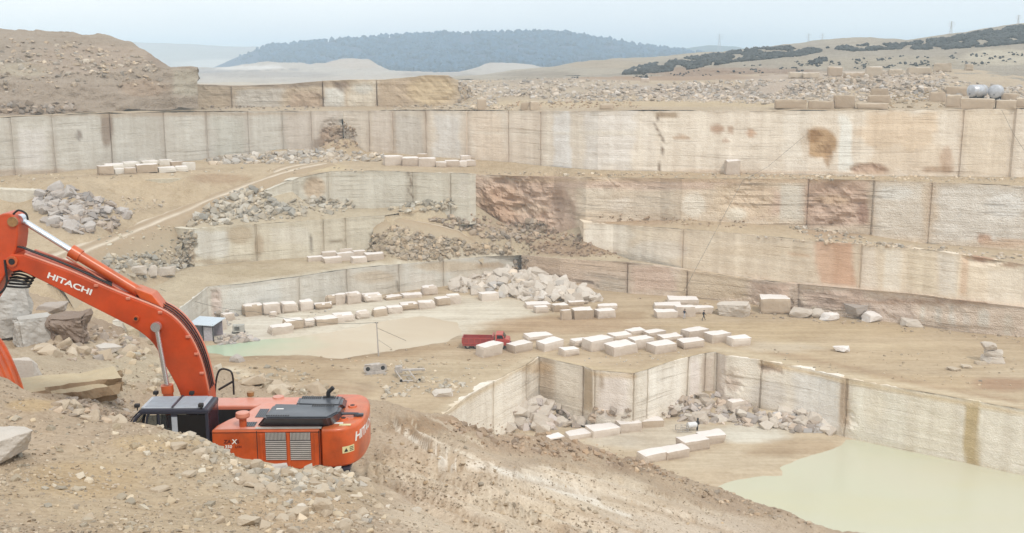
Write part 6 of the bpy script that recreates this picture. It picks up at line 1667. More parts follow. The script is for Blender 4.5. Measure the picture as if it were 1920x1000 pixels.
# anti-slip plates, pre-cleaner, caps on the deck
for (px, py, w, l) in ((492, 776, .12, .32), (470, 797, .13, .16)):
    x, y = Lz(px, py, ZD); bs = bmesh.new(); bm_box(bs, x - w, x + w, y - l, y + l, ZD + .013, ZD + .02)
    for i in range(5):
        for j in range(8): bm_cyl(bs, (x - w * .8 + i * w * .4, y - l * .85 + j * l * .243, ZD + .02), (x - w * .8 + i * w * .4, y - l * .85 + j * l * .243, ZD + .028), .012, seg=6)
    ob('tread_plate', bs, HOODM, body)
x, y = Lz(456, 800, ZD)
bs = bmesh.new(); bm_cyl(bs, (x, y, ZD), (x, y, ZD + .24), .09, seg=18); pc_ = ob('precleaner', bs, OR, body, True); pc_.data.set_sharp_from_angle(angle=.6)
bs = bmesh.new(); bm_cyl(bs, (x, y, ZD + .24), (x, y, ZD + .27), .16, .175, seg=22); bm_cyl(bs, (x, y, ZD + .275), (x, y, ZD + .36), .175, .16, seg=22); bm_cyl(bs, (x, y, ZD + .36), (x, y, ZD + .38), .16, .1, seg=22)
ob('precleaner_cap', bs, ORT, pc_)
x, y = Lz(470, 743, ZD - .06); bs = bmesh.new(); bm_cyl(bs, (x, y, ZD - .06), (x, y, ZD + .06), .09, .1, seg=16); ob('filler_cap', bs, BRONZE, far)
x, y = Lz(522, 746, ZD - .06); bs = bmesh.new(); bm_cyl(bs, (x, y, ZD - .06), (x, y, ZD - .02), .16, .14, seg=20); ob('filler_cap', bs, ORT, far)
# handrail at the far front
bs = bmesh.new()
pts = []
for px, py in ((403, 742), (405, 715), (412, 694), (428, 694), (436, 704), (438.5, 740)):
    x, z = Ly(px, py, -.9); pts.append((x, -.9, z))
bm_tube(bs, pts, .026)
a = Ly(410, 731, -.9); b = Ly(436, 716, -.9); bm_tube(bs, [(a[0], -.9, a[1]), (b[0], -.9, b[1])], .03, sub=1)
ob('handrail', bs, BLK, far)
# cab
CX0, CX1, CY0, CY1 = .46, 2.16, .58, 1.53
cab = ob('cab', new_box(CX0, CX1 + .08, CY0, CY1, 1.42, 2.02, bev=.03), DARK, EX)
for (xa, xb, ya, yb) in ((CX0, CX0 + .07, CY1 - .07, CY1), (CX0, CX0 + .07, CY0, CY0 + .07), (1.20, 1.34, CY1 - .06, CY1 + .004), (1.62, 1.665, CY1 - .03, CY1 + .002)):
    ob('pillar', new_box(xa, xb, ya, yb, 2.0, 2.83), DARK, cab)
for y in (CY0 + .035, CY1 - .035):
    bs = bmesh.new(); bm_tube(bs, [(2.0, y, 2.86), (2.17, y, 2.72), (2.3, y, 2.45), (2.36, y, 2.0)], .04); ob('pillar', bs, DARK, cab)
    bs = bmesh.new(); bm_tube(bs, [(1.86, y, 2.84), (1.93, y, 2.7), (1.97, y, 2.4), (1.98, y, 2.0)], .028); ob('pillar', bs, DARK, cab)
for y in (CY0 + .2, CY0 + .5, CY0 + .78):
    bs = bmesh.new(); bm_tube(bs, [(2.05, y, 2.9), (2.3, y, 2.68), (2.46, y, 2.35), (2.5, y, 2.0)], .014); ob('guard_bar', bs, DARK, cab)
ob('door_panel', new_box(1.20, 1.335, CY1 - .02, CY1 + .012, 2.0, 2.74), ROOFM, cab)
ob('cab_window', new_box(CX0 + .07, 1.20, CY1 - .03, CY1 - .012, 2.0, 2.78), GLD, cab)
ob('cab_window', new_box(1.335, 1.95, CY1 - .028, CY1 - .014, 2.0, 2.78), GLS, cab)
ob('cab_window', new_box(CX0 + .09, 1.9, CY0 + .01, CY0 + .024, 2.05, 2.8), GLS, cab)
ob('rear_window', new_box(CX0 - .002, CX0 + .018, CY0 + .06, CY1 - .06, 1.95, 2.82), GLR, cab)
ob('windscreen', prism([(2.02, 2.84), (2.19, 2.7), (2.32, 2.42), (2.37, 2.0), (2.355, 2.0), (2.305, 2.42), (2.175, 2.7), (2.005, 2.83)], CY0 + .07, CY1 - .07), GLS, cab)
bs = new_box(.75, 1.15, .8, 1.3, 1.95, 2.15, bev=.05); bm_box(bs, .68, .82, .82, 1.28, 2.1, 2.7, bev=.05)
ob('seat', bs, BLK, cab)
roof = ob('cab_roof', new_box(CX0 - .02, 2.08, CY0 - .02, CY1 + .02, 2.80, 2.93, bev=.045), DARK, cab)
ob('roof_panel', new_box(CX0 + .1, 2.06, CY0 + .06, CY1 - .04, 2.931, 2.965, bev=.012), ROOFM, roof)
bs = bmesh.new()
for i in range(9):
    y = CY0 + .12 + (CY1 - CY0 - .24) * i / 8
    bm_box(bs, .66, 1.24, y - .016, y + .016, 2.966, 2.985, bev=.006); bm_box(bs, 1.36, 1.98, y - .016, y + .016, 2.966, 2.985, bev=.006)
ob('roof_rib', bs, ROOFM, roof)
ob('roof_bar', new_box(1.28, 1.33, CY0 + .04, CY1 - .02, 2.966, 2.99), DARK, roof)
for (x, y) in ((2.14, CY1 - .02), (2.0, CY0 - .06), (.62, CY1 - .02), (1.1, CY0 - .02)):
    bs = bmesh.new(); bm_cyl(bs, (x, y, 2.9), (x, y, 3.0), .015, seg=8); bm_box(bs, x - .06, x + .06, y - .06, y + .06, 2.98, 3.07, bev=.025)
    ob('work_lamp', bs, BLK, roof)
# boom
BY0, BY1 = .36, -.32
outer = [(45, 479), (90, 495), (140, 514), (200, 541), (250, 561), (290, 577), (320, 593), (345, 618), (365, 650), (380, 690), (390, 735), (396, 790)]
inner = [(352, 790), (337, 738), (320, 704), (304, 676), (288, 646), (260, 621), (217, 598), (150, 564), (87, 531), (37, 507)]
tip = [(22, 510), (10, 500), (9, 486), (22, 477)]
outl = smooth_pts([Ly(a, b, BY0) for a, b in outer], 3) + smooth_pts([Ly(a, b, BY0) for a, b in inner], 3) + [Ly(a, b, BY0) for a, b in tip]
boom = ob('boom', prism(outl, BY0, BY1, .025), ORB, EX)
# welded edge flange along the top of the boom
bs = bmesh.new()
q = smooth_pts([Ly(a, b, BY0) for a, b in outer[:-1]], 3)
for y in (BY0 - .05, BY1 + .05):
    bm_tube(bs, [(a, y, b + .02) for a, b in q], .03, seg=6, sub=1)
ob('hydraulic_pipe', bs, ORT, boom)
bs = bmesh.new()
for k, (dy, r) in enumerate(((.24, .016), (.12, .015), (.0, .02), (-.14, .015))):
    o2 = [(a + 3 + 2.5 * k, b - 4 - 3.2 * k) for a, b in outer[4:-1]]
    bm_tube(bs, [(x, dy, z) for x, z in (Ly(a, b, dy) for a, b in o2)], r, seg=7, sub=3)
ob('hydraulic_hose', bs, BLK, boom)
bs = bmesh.new()
for k, dy in enumerate((.28, .2, -.02)):
    o2 = [(14, 500), (6, 486), (14, 470), (34, 463 + 2 * k), (60, 472 + 2 * k), (100, 487 + 2 * k), (150, 508 + 2 * k), (210, 536)]
    bm_tube(bs, [(x, dy, z) for x, z in (Ly(a, b - 3 * k, dy) for a, b in o2)], .02, seg=7, sub=3)
ob('hydraulic_hose', bs, BLK, boom)
for a, b in ((352, 632), (368, 664), (378, 700), (300, 586), (240, 560), (180, 536)):
    x, z = Ly(a, b, BY0 + .02)
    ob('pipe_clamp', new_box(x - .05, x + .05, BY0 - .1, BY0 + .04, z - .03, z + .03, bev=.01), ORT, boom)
a, b = Ly(88, 521, BY0), Ly(170, 554, BY0)
tb, w = text_bm('HITACHI', .155, bold=.03, shear=.0)
rx, rz = b[0] - a[0], b[1] - a[1]; Lr = math.hypot(rx, rz); rx, rz = rx / Lr, rz / Lr
ux, uz = (rz, -rx)
if uz < 0: ux, uz = -ux, -uz
for v in tb.verts:
    s, h = v.co.x * Lr / w, v.co.y
    v.co = Vector((a[0] + rx * s + ux * h, BY0 + .006, a[1] + rz * s + uz * h))
ob('lettering', tb, WHT, boom)
for (px, py, r, yy) in ((256, 597, .07, BY0), (293, 613, .13, BY0), (24, 490, .13, BY0)):
    x, z = Ly(px, py, yy); bs = bmesh.new(); bm_cyl(bs, (x, yy - .05, z), (x, yy + .06, z), r, seg=20); pn = ob('pivot_pin', bs, OR, boom)
    bs = bmesh.new(); bm_cyl(bs, (x, yy + .06, z), (x, yy + .07, z), r * .6, seg=16); ob('pin_cap', bs, BLK, pn)
# boom cylinders
for y in (BY0 + .16, BY1 - .16):
    a, b, c = Ly(293, 613, y), Ly(313, 722, y), Ly(323, 800, y)
    bs = bmesh.new(); bm_cyl(bs, (b[0], y, b[1]), (c[0], y, c[1]), .125, seg=18); bm_cyl(bs, (b[0], y, b[1]), (b[0] + (c[0] - b[0]) * .18, y, b[1] + (c[1] - b[1]) * .18), .15, seg=18)
    cy = ob('boom_cylinder', bs, OR, EX)
    bs = bmesh.new(); bm_cyl(bs, (a[0], y, a[1]), (b[0], y, b[1]), .058, seg=14); bm_cyl(bs, (a[0], y - .07, a[1]), (a[0], y + .07, a[1]), .12, seg=18)
    ob('cylinder_rod', bs, STEEL, cy)
# arm
AY0, AY1 = .34, -.30
arm_px = [(-80, 470), (-34, 424), (-14, 409), (4, 401), (16, 400), (26, 406), (32, 418), (33, 442), (30, 468), (8, 518), (-16, 560), (-66, 640), (-100, 650), (-110, 600), (-95, 540)]
arm = ob('arm', prism([Ly(a, b, AY0) for a, b in arm_px], AY0, AY1, .03), ORB, EX)
x, z = Ly(36, 412, 0)
bs = bmesh.new(); bm_cyl(bs, (x, AY0 - .02, z), (x, AY0 + .05, z), .12, seg=18); ob('pivot_pin', bs, BRONZE, arm)
bs = bmesh.new()
pts = [Ly(a, b, AY0 + .03) for a, b in ((20, 404), (30, 396), (44, 402), (48, 414))]
bm_tube(bs, [(a, AY0 - .1, b) for a, b in pts], .025)
pts = [Ly(a, b, AY0 + .05) for a, b in ((8, 488), (10, 505), (12, 530), (2, 548), (-20, 556))]
bm_tube(bs, [(a, AY0 + .03, b) for a, b in pts], .03)
ob('hydraulic_hose', bs, BLK, arm)
bs = bmesh.new()
for k in range(4):
    pts = [Ly(a, b + 4 * k, .0) for a, b in ((22, 512), (34, 510), (50, 514), (62, 522), (48, 524), (20, 522))]
    bm_tube(bs, [(a, -.1 + .1 * k, b) for a, b in pts], .028)
ob('hydraulic_hose', bs, BLK, arm)
# arm cylinder
a, b, c = Ly(38, 411, 0), Ly(133, 470, 0), Ly(268, 552, 0)
bs = bmesh.new(); bm_cyl(bs, (b[0], 0, b[1]), (c[0], 0, c[1]), .135, seg=20)
e = (b[0] + (c[0] - b[0]) * .13, b[1] + (c[1] - b[1]) * .13); bm_cyl(bs, (b[0], 0, b[1]), (e[0], 0, e[1]), .165, seg=20)
d_ = (c[0] + (c[0] - b[0]) * .06, c[1] + (c[1] - b[1]) * .06); bm_cyl(bs, (d_[0], -.16, d_[1]), (d_[0], .16, d_[1]), .14, seg=18)
ac = ob('arm_cylinder', bs, OR, EX, True); ac.data.set_sharp_from_angle(angle=.7)
bs = bmesh.new(); bm_cyl(bs, (a[0], 0, a[1]), (b[0], 0, b[1]), .075, seg=16); bm_cyl(bs, (a[0], -.12, a[1]), (a[0], .12, a[1]), .12, seg=16)
ob('cylinder_rod', bs, STEEL, ac)
bs = bmesh.new(); dx, dz = c[0] - b[0], c[1] - b[1]; l = math.hypot(dx, dz); nx, nz = -dz / l * .19, dx / l * .19
if nz > 0: nx, nz = -nx, -nz
bm_tube(bs, [(b[0] + nx, .06, b[1] + nz), ((b[0] + c[0]) / 2 + nx, .06, (b[1] + c[1]) / 2 + nz), (c[0] + nx, .06, c[1] + nz)], .022, sub=1)
ob('hydraulic_pipe', bs, ORT, ac)
br = [Ly(x_, y_, .2) for x_, y_ in ((252, 540), (285, 552), (306, 578), (270, 572))]
ob('cylinder_bracket', prism(br, .24, -.24, .015), OR, boom)
# bucket
bk = [(-8, 626), (6, 642), (20, 668), (33, 698), (44, 730), (46, 752), (-30, 790), (-90, 760), (-95, 680), (-60, 640)]
bpl = [Ly(a, b, -.5) for a, b in bk]
bpl = smooth_pts(bpl[:6], 3) + bpl[6:]
bucket = ob('bucket', prism(bpl, .5, -.55, .03), OR, EX)
bs = bmesh.new()
q = smooth_pts([Ly(a - 2, b, -.5) for a, b in bk[:6]], 4)
for y in (.4, .12, -.16, -.42):
    bm_tube(bs, [(a - .02, y, b + .01) for a, b in q], .045, seg=6, sub=1)
ob('wear_strip', bs, OR, bucket)
bs = bmesh.new(); x, z = Ly(6, 650, -.5); bm_cyl(bs, (x + .1, .44, z), (x + .1, .55, z), .1, seg=14); ob('pivot_pin', bs, BRONZE, bucket)
# ================================================================== other things in the quarry
def place(o, x, y, z, rz=0.0):
    o.location = (x, y, z); o.rotation_euler = (0, 0, rz)
def empty(name, loc, rz, label, cat, group=None):
    o = bpy.data.objects.new(name, None); COL.objects.link(o); o.location = loc; o.rotation_euler = (0, 0, rz)
    return tag(o, label, cat, group)
RED = principled('faded_red_truck_paint', lin((160, 36, 34)), rough=.45, var=.15, vscale=1, dust=.3)
REDC = principled('bright_red_cab_paint', lin((190, 54, 46)), rough=.4, var=.1, dust=.25)
GREYM = principled('grey_painted_metal', lin((170, 164, 158)), rough=.6, var=.3, dust=.6, vscale=2)
# red dump truck, facing right
loc = hit(914, 655)
L1 = hit(868, 655).x; L2 = hit(958, 655).x
tl = (L2 - L1)
T = empty('dump_truck', (loc.x - .2, loc.y + 1.0, loc.z - .05), -.06, 'red dump truck parked behind the leftmost white blocks', 'truck')
h = tl / 2
ob('chassis', new_box(-h + .5, h - .3, -.5, .5, .7, .95), BLK, T)
bed = bmesh.new()
bm_box(bed, -h, h * .32, -1.15, 1.15, 1.0, 1.12); bm_box(bed, -h, h * .32, -1.2, -1.08, .95, 1.75, bev=.02); bm_box(bed, -h, h * .32, 1.08, 1.2, .95, 1.75, bev=.02)
bm_box(bed, -h, -h + .12, -1.1, 1.1, 1.0, 1.75); bm_box(bed, h * .27, h * .34, -1.15, 1.15, 1.0, 2.15)
bo = ob('dump_bed', bed, RED, T)
bs = bmesh.new(); bm_box(bs, -h + .05, h * .3, -1.25, -1.2, 1.72, 1.82); bm_box(bs, -h + .05, h * .3, -1.25, -1.2, .93, 1.03)
for i in range(6):
    x = -h + .2 + i * (h * 1.2) / 5; bm_box(bs, x - .05, x + .05, -1.245, -1.2, 1.03, 1.72)
ob('bed_rib', bs, REDC, bo)
ob('side_skirt', new_box(-h + .1, h * .3, -1.18, -1.0, .55, .93, bev=.02), RED, T)
cb = prism([(h * .40, .75), (h * .40, 2.35), (h * .46, 2.42), (h * .70, 2.42), (h * .80, 1.75), (h * .98, 1.62), (h, 1.2), (h, .65)], -1.1, 1.1, .05)
co = ob('cab', cb, REDC, T)
for y in (-1.115, 1.09): ob('cab_window', prism([(h * .47, 1.75), (h * .47, 2.28), (h * .68, 2.28), (h * .74, 1.75)], y, y + .025), GLD, co)
ob('windscreen', prism([(h * .71, 2.33), (h * .80, 1.78), (h * .815, 1.79), (h * .725, 2.36)], -.95, .95), GLD, co)
ob('bumper', new_box(h - .02, h + .12, -1.1, 1.1, .5, .8, bev=.03), BLK, co)
for x in (-h + .9, -h + 2.1, h - 1.2):
    for y in (-1, .75):
        bs = bmesh.new(); bm_cyl(bs, (x, y, .5), (x, y + .28, .5), .5, seg=20); w_ = ob('wheel', bs, BLK, T)
        bs = bmesh.new(); bm_cyl(bs, (x, y - .01, .5), (x, y + .29, .5), .24, seg=14); ob('rim', bs, GREYM, w_)

# people
def person(px, py, face, label, shirt, trouser, stride, arms):
    p = hit(px, py)
    H = 1.75
    J = {}
    V, E, Rd = [], [], []
    def v(n, x, y, z, r): J[n] = len(V); V.append((x, y, z)); Rd.append(r)
    def e(a, b): E.append((J[a], J[b]))
    s = stride
    v('pelvis', 0, 0, .95, .15); v('waist', 0, .01, 1.12, .135); v('chest', 0, .03, 1.33, .165); v('neck', 0, .05, 1.48, .06); v('head', 0, .08, 1.60, .10); v('crown', 0, .08, 1.70, .085)
    e('pelvis', 'waist'); e('waist', 'chest'); e('chest', 'neck'); e('neck', 'head'); e('head', 'crown')
    v('nose', 0, .175, 1.60, .03); e('head', 'nose')
    for sd, k in ((-1, 1), (1, -1)):
        n = 'l' if sd < 0 else 'r'
        v(n + 'hip', sd * .1, 0, .90, .10); v(n + 'knee', sd * .11, k * s * .55 + .03, .50, .07); v(n + 'ankle', sd * .11, k * s, .09, .045); v(n + 'toe', sd * .12, k * s + .17, .04, .038)
        e('pelvis', n + 'hip'); e(n + 'hip', n + 'knee'); e(n + 'knee', n + 'ankle'); e(n + 'ankle', n + 'toe')
        ax, ay = arms[0 if sd < 0 else 1]
        v(n + 'sh', sd * .19, .02, 1.40, .065); v(n + 'el', sd * (.24 + ax * .5), -k * s * .3 + ay * .4, 1.15, .047); v(n + 'wr', sd * (.25 + ax), -k * s * .5 + .06 + ay, .92 + .25 * ax, .034)
        e('chest', n + 'sh'); e(n + 'sh', n + 'el'); e(n + 'el', n + 'wr')
        wx, wy, wz = V[J[n + 'wr']]
        v(n + 'palm', wx, wy + .02, wz - .07, .034); e(n + 'wr', n + 'palm')
        for f in range(4):
            v(n + 'f%d' % f, wx + (f - 1.5) * .018, wy + .035, wz - .15 - (.012 if f in (1, 2) else 0), .009); e(n + 'palm', n + 'f%d' % f)
        v(n + 'th', wx - sd * .04, wy + .06, wz - .1, .01); e(n + 'palm', n + 'th')
    me = bpy.data.meshes.new('person'); me.from_pydata(V, E, []); me.update()
    o = bpy.data.objects.new('person', me); COL.objects.link(o)
    md = o.modifiers.new('skin', 'SKIN'); md.use_smooth_shade = True
    for i, sv_ in enumerate(me.skin_vertices[0].data): sv_.radius = (Rd[i], Rd[i] * (.8 if i in (0, 1, 2) else 1)); sv_.use_root = (i == 0)
    o.modifiers.new('sub', 'SUBSURF').levels = 1
    bpy.context.view_layer.update()
    m2 = bpy.data.meshes.new_from_object(o.evaluated_get(bpy.context.evaluated_depsgraph_get()))
    o.modifiers.clear(); o.data = m2
    SK = principled('skin', (.42, .24, .16), rough=.6)
    m2.materials.clear()
    for m in (SK, shirt, trouser, BLK): m2.materials.append(m)
    for f in m2.polygons:
        c = f.center; z = c.z
        hand = (abs(c.x) > .2 and z < .98)
        f.material_index = 3 if z < .1 else (0 if hand else (2 if z < .98 else (1 if z < 1.46 else 0)))
        f.use_smooth = True
    o.location = p; o.rotation_euler = (0, 0, face)
    bs = bmesh.new(); bmesh.ops.create_uvsphere(bs, u_segments=12, v_segments=8, radius=.115)
    for v_ in bs.verts: v_.co = Vector((v_.co.x, v_.co.y * 1.1 + .06, max(v_.co.z, -.02 - .5 * max(0, -v_.co.y)) + 1.66))
    ob('hair', bs, principled('dark_hair', (.02, .015, .012), rough=.7), o, True)
    return tag(o, label, 'person')
person(1283, 598, -1.2, 'worker in a dark top and pale grey trousers walking beside the white block stack', principled('navy_shirt', (.03, .035, .06), rough=.8), principled('pale_trousers', (.45, .45, .5), rough=.8), .24, ((.06, .0), (.1, .05)))
person(1319, 601, -1.3, 'worker in all dark clothes striding right of the other worker', principled('black_jacket', (.012, .013, .018), rough=.8), principled('dark_trousers', (.025, .025, .035), rough=.8), .34, ((.12, .1), (.2, .05)))

# hut by the pond
p = hit(384, 640)
HU = empty('hut', (p.x, p.y + 1.5, p.z), -.25, 'small open hut with a pale sloping sheet roof by the pond', 'hut')
ob('wall', new_box(-1.9, 1.9, 1.35, 1.45, 0, 2.7), principled('purplish_grey_sheet', lin((150, 140, 150)), rough=.7, var=.2), HU)
ob('wall', new_box(-1.9, -1.8, -1.3, 1.35, 0, 2.7), principled('greyish_sheet', lin((170, 165, 170)), rough=.7, var=.2), HU)
ob('wall', new_box(.2, 1.9, -1.35, -1.28, 0, 2.2), principled('pale_grey_sheet', lin((176, 170, 178)), rough=.7, var=.2), HU)
bs = bmesh.new()
for x in (-1.85, .1, 1.85): bm_box(bs, x - .07, x + .07, -1.45, -1.36, 0, 2.75)
ob('post', bs, BLK, HU)
bs = bmesh.new(); bm_box(bs, -2.3, 2.2, -1.9, 1.9, 2.8, 2.88)
for v in bs.verts: v.co.z += v.co.y * .10
for i in range(14):
    x = -2.2 + i * .33
    bm_tube(bs, [(x, -1.9, 2.895 - .19), (x, 1.9, 2.895 + .19)], .03, seg=6, sub=1)
ob('roof', bs, principled('pale_blue_sheet_roof', lin((196, 208, 216)), rough=.5, var=.06), HU)

# pole with stays
p = hit(710, 668)
PO = empty('cable_pole', p, 0, 'thin leaning grey pole with stay wires on the floor edge', 'pole')
top = ony(706, 605, p.y) - p
bs = bmesh.new(); bm_cyl(bs, (0, 0, -.3), (top.x, 0, top.z), .11, .08, seg=8); ob('pole', bs, GREYM, PO)
bs = bmesh.new(); bm_cyl(bs, (top.x - .25, 0, top.z - .05), (top.x + .25, 0, top.z - .05), .06, seg=6); ob('bracket', bs, BLK, PO)
WIRE = principled('thin_dark_cable', (.16, .14, .12), rough=.6)
q1 = hit(766, 641) - p; q2 = hit(736, 655) - p
bs = bmesh.new(); bm_tube(bs, [(top.x, 0, top.z - .8), tuple(q1)], .032, seg=5, sub=1); bm_tube(bs, [(top.x * .4, 0, top.z * .5), tuple(q2)], .022, seg=5, sub=1); ob('stay_wire', bs, WIRE, PO)
def cable(pts, r, label, sag=0.0):
    P_ = [Vector(q) for q in pts]
    o0 = P_[0].copy(); bs = bmesh.new(); Q = []
    for a, b in zip(P_[:-1], P_[1:]):
        for i in range(8):
            f = i / 8; q = a.lerp(b, f); q.z -= sag * 4 * f * (1 - f); Q.append(q - o0)
    Q.append(P_[-1] - o0)
    bm_tube(bs, [tuple(q) for q in Q], r, seg=5, sub=1)
    o = bm_obj('cable', bs, WIRE); o.location = o0
    return tag(o, label, 'cable')
a = hit(300, 545)
cable([a + Vector((0, 0, .3)), ony(480, 585, 160), p + top], .035, 'thin cable sagging from the dirt bench to the thin pole by the pond', .8)
def off(px, py, d=.5):
    q = hit(px, py); return q - Vector((q.x, q.y, 0)).normalized() * d
cable([off(1574, 203, .3), off(1508, 255, .8), off(1440, 312, .8)], .028, 'thin dark cable slanting down the long cream face', 0)
cable([off(1440, 312, .8), off(1393, 338, .5), off(1340, 436, .8), off(1282, 545, .8)], .03, 'thin dark cable hanging down the second and third right faces', 0)
cable([off(1878, 206, .3), off(1900, 250, .8), off(1935, 305, .8)], .028, 'thin dark cable hanging down the cream face below the tanks', 0)

# wire saw machines
def wheel_bm(c, r, w, axis='y'):
    bs = bmesh.new()
    d = Vector((0, w / 2, 0)); c = Vector(c)
    bm_cyl(bs, c - d, c + d, r, seg=18)
    return bs
p = hit(702, 702)
SW = empty('wire_saw', (p.x, p.y + .7, p.z), .3, 'dusty grey wire saw machine with two drive wheels left of the steel frame', 'saw machine')
ob('base', new_box(-1.3, 1.3, -.6, .6, .1, .35, bev=.04), GREYM, SW)
ob('motor_housing', new_box(-.7, .8, -.45, .45, .35, 1.35, bev=.12), GREYM, SW)
for x in (-1.05, 1.05):
    bs = wheel_bm((x, -.3, .75), .62, .18); w_ = ob('drive_wheel', bs, GREYM, SW)
    ob('hub', wheel_bm((x, -.3, .75), .3, .24), BLK, w_)
ob('fender', new_box(-1.5, -.75, -.5, -.1, 1.3, 1.42, bev=.03), GREYM, SW)
ob('rail', new_box(-1.6, 1.6, -.75, -.62, 0, .14), GREYM, SW)
p = hit(768, 716)
FRM = empty('steel_frame', (p.x, p.y + .4, p.z), .15, 'pale grey steel drilling frame lying on the ground right of the wire saw', 'steel frame')
bs = bmesh.new()
bm_tube(bs, [(-1.2, -.3, .12), (1.3, -.3, .12)], .1, sub=1); bm_tube(bs, [(-1.0, -.3, .15), (-1.9, 2.3, .9)], .09, sub=1); bm_tube(bs, [(.9, -.3, .15), (-.1, 2.3, .9)], .09, sub=1)
bm_tube(bs, [(-.9, 1.0, .5), (.4, 1.0, .5)], .07, sub=1)
ob('leg_frame', bs, GREYM, FRM)
bs = new_box(-2.0, 2.2, 2.1, 2.6, .75, 1.0, bev=.04); bm_box(bs, -1.9, -.9, 2.0, 2.7, .5, 1.5, bev=.1); ob('drill_rail', bs, GREYM, FRM)
for x in (-1.2, 1.3): ob('foot', wheel_bm((x, -.3, .14), .2, .3), BLK, FRM)
p = hit(1290, 812)
PM = empty('water_pump', (p.x, p.y + .6, p.z), .1, 'small wheeled pump with a white barrel and wire cage on the pit floor', 'pump')
bs = bmesh.new()
for z in (.15, .9):
    bm_tube(bs, [(-1.6, -.45, z), (.6, -.45, z * .8)], .05, sub=1); bm_tube(bs, [(-1.6, .45, z), (.6, .45, z * .8)], .05, sub=1)
for x in (-1.6, -.8, 0): bm_tube(bs, [(x, -.45, .1), (x, -.45, .9), (x, .45, .9), (x, .45, .1)], .05, sub=1)
bm_tube(bs, [(-1.6, -.45, .15), (-.8, -.45, .9), (0, -.45, .15)], .04, sub=1)
ob('cage_frame', bs, GREYM, PM)
bs = bmesh.new(); bm_cyl(bs, (.0, -.1, .95), (1.3, .1, .95), .42, seg=18); ob('barrel', bs, principled('white_barrel', (.7, .7, .7), rough=.5, var=.1), PM)
bs = bmesh.new(); bm_cyl(bs, (1.45, .1, .1), (1.5, .1, 1.9), .13, seg=10); bm_box(bs, 1.25, 1.7, -.15, .3, 1.0, 1.4, bev=.05); ob('stand_pipe', bs, BLK, PM)
p = hit(446, 626)
GN = empty('generator', (p.x, p.y + .6, p.z), .15, 'small grey generator box standing between the hut and the front block row', 'generator')
ob('housing', new_box(-.9, .9, -.5, .5, .2, 1.35, bev=.06), principled('dull_grey_green_metal', lin((172, 170, 160)), rough=.6, var=.25), GN)
bs = bmesh.new()
for i in range(6): bm_box(bs, -.6, .2, -.53, -.5, .5 + i * .11, .55 + i * .11)
ob('vent_slats', bs, BLK, GN)
ob('skid', new_box(-1, 1, -.45, .45, .0, .2), BLK, GN)

# tanks on the right rim
TK = principled('galvanised_tank', lin((186, 190, 196)), rough=.4, metal=.3, var=.2, vscale=1.5, dust=.2)
for (x0, y0, x1, y1, rz, lab) in ((1813, 159, 1852, 182, .35, 'grey cylindrical tank on the stone pile of the right rim, left of two'), (1848, 159, 1887, 184, .95, 'grey cylindrical tank on the stone pile of the right rim, right of two')):
    b_ = hit((x0 + x1) / 2, 190); Y = b_.y + .8
    p0, p1 = ony(x0, y1, Y), ony(x1, y0, Y)
    r = (p1.z - p0.z) / 2; ln = (p1.x - p0.x) * (.62 if rz > .5 else .8)
    tk = empty('tank', ((p0.x + p1.x) / 2, Y, p0.z + r), rz, lab, 'tank', 'tanks on the right rim')
    bs = bmesh.new()
    prof = [(-ln / 2 - .25, .05), (-ln / 2 - .2, r * .55), (-ln / 2 - .08, r * .9), (-ln / 2, r), (ln / 2, r), (ln / 2 + .08, r * .9), (ln / 2 + .2, r * .55), (ln / 2 + .25, .05)]
    rings = [[bs.verts.new((x, rr * math.cos(2 * math.pi * k / 24), rr * math.sin(2 * math.pi * k / 24))) for k in range(24)] for x, rr in prof]
    for A_, B_ in zip(rings[:-1], rings[1:]):
        for k in range(24): bs.faces.new((A_[k], A_[(k + 1) % 24], B_[(k + 1) % 24], B_[k]))
    bs.faces.new(rings[0]); bs.faces.new(rings[-1])
    o = ob('shell', bs, TK, tk, True)
    bs = bmesh.new()
    for x in (-ln * .3, ln * .3): bm_cyl(bs, (x - .05, 0, 0), (x + .05, 0, 0), r + .02, seg=24)
    ob('band', bs, GREYM, tk)
    bs = bmesh.new(); bm_cyl(bs, (-ln / 2 - .5, 0, -r * .5), (-ln / 2 - .1, 0, -r * .5), .1, seg=10); ob('outlet_pipe', bs, BLK, tk)
    for q in (-1, 1): ob('cradle', new_box(q * ln * .3 - ln * .05, q * ln * .3 + ln * .05, -r * .7, r * .7, -r - .5, -r * .75), BLK, tk)

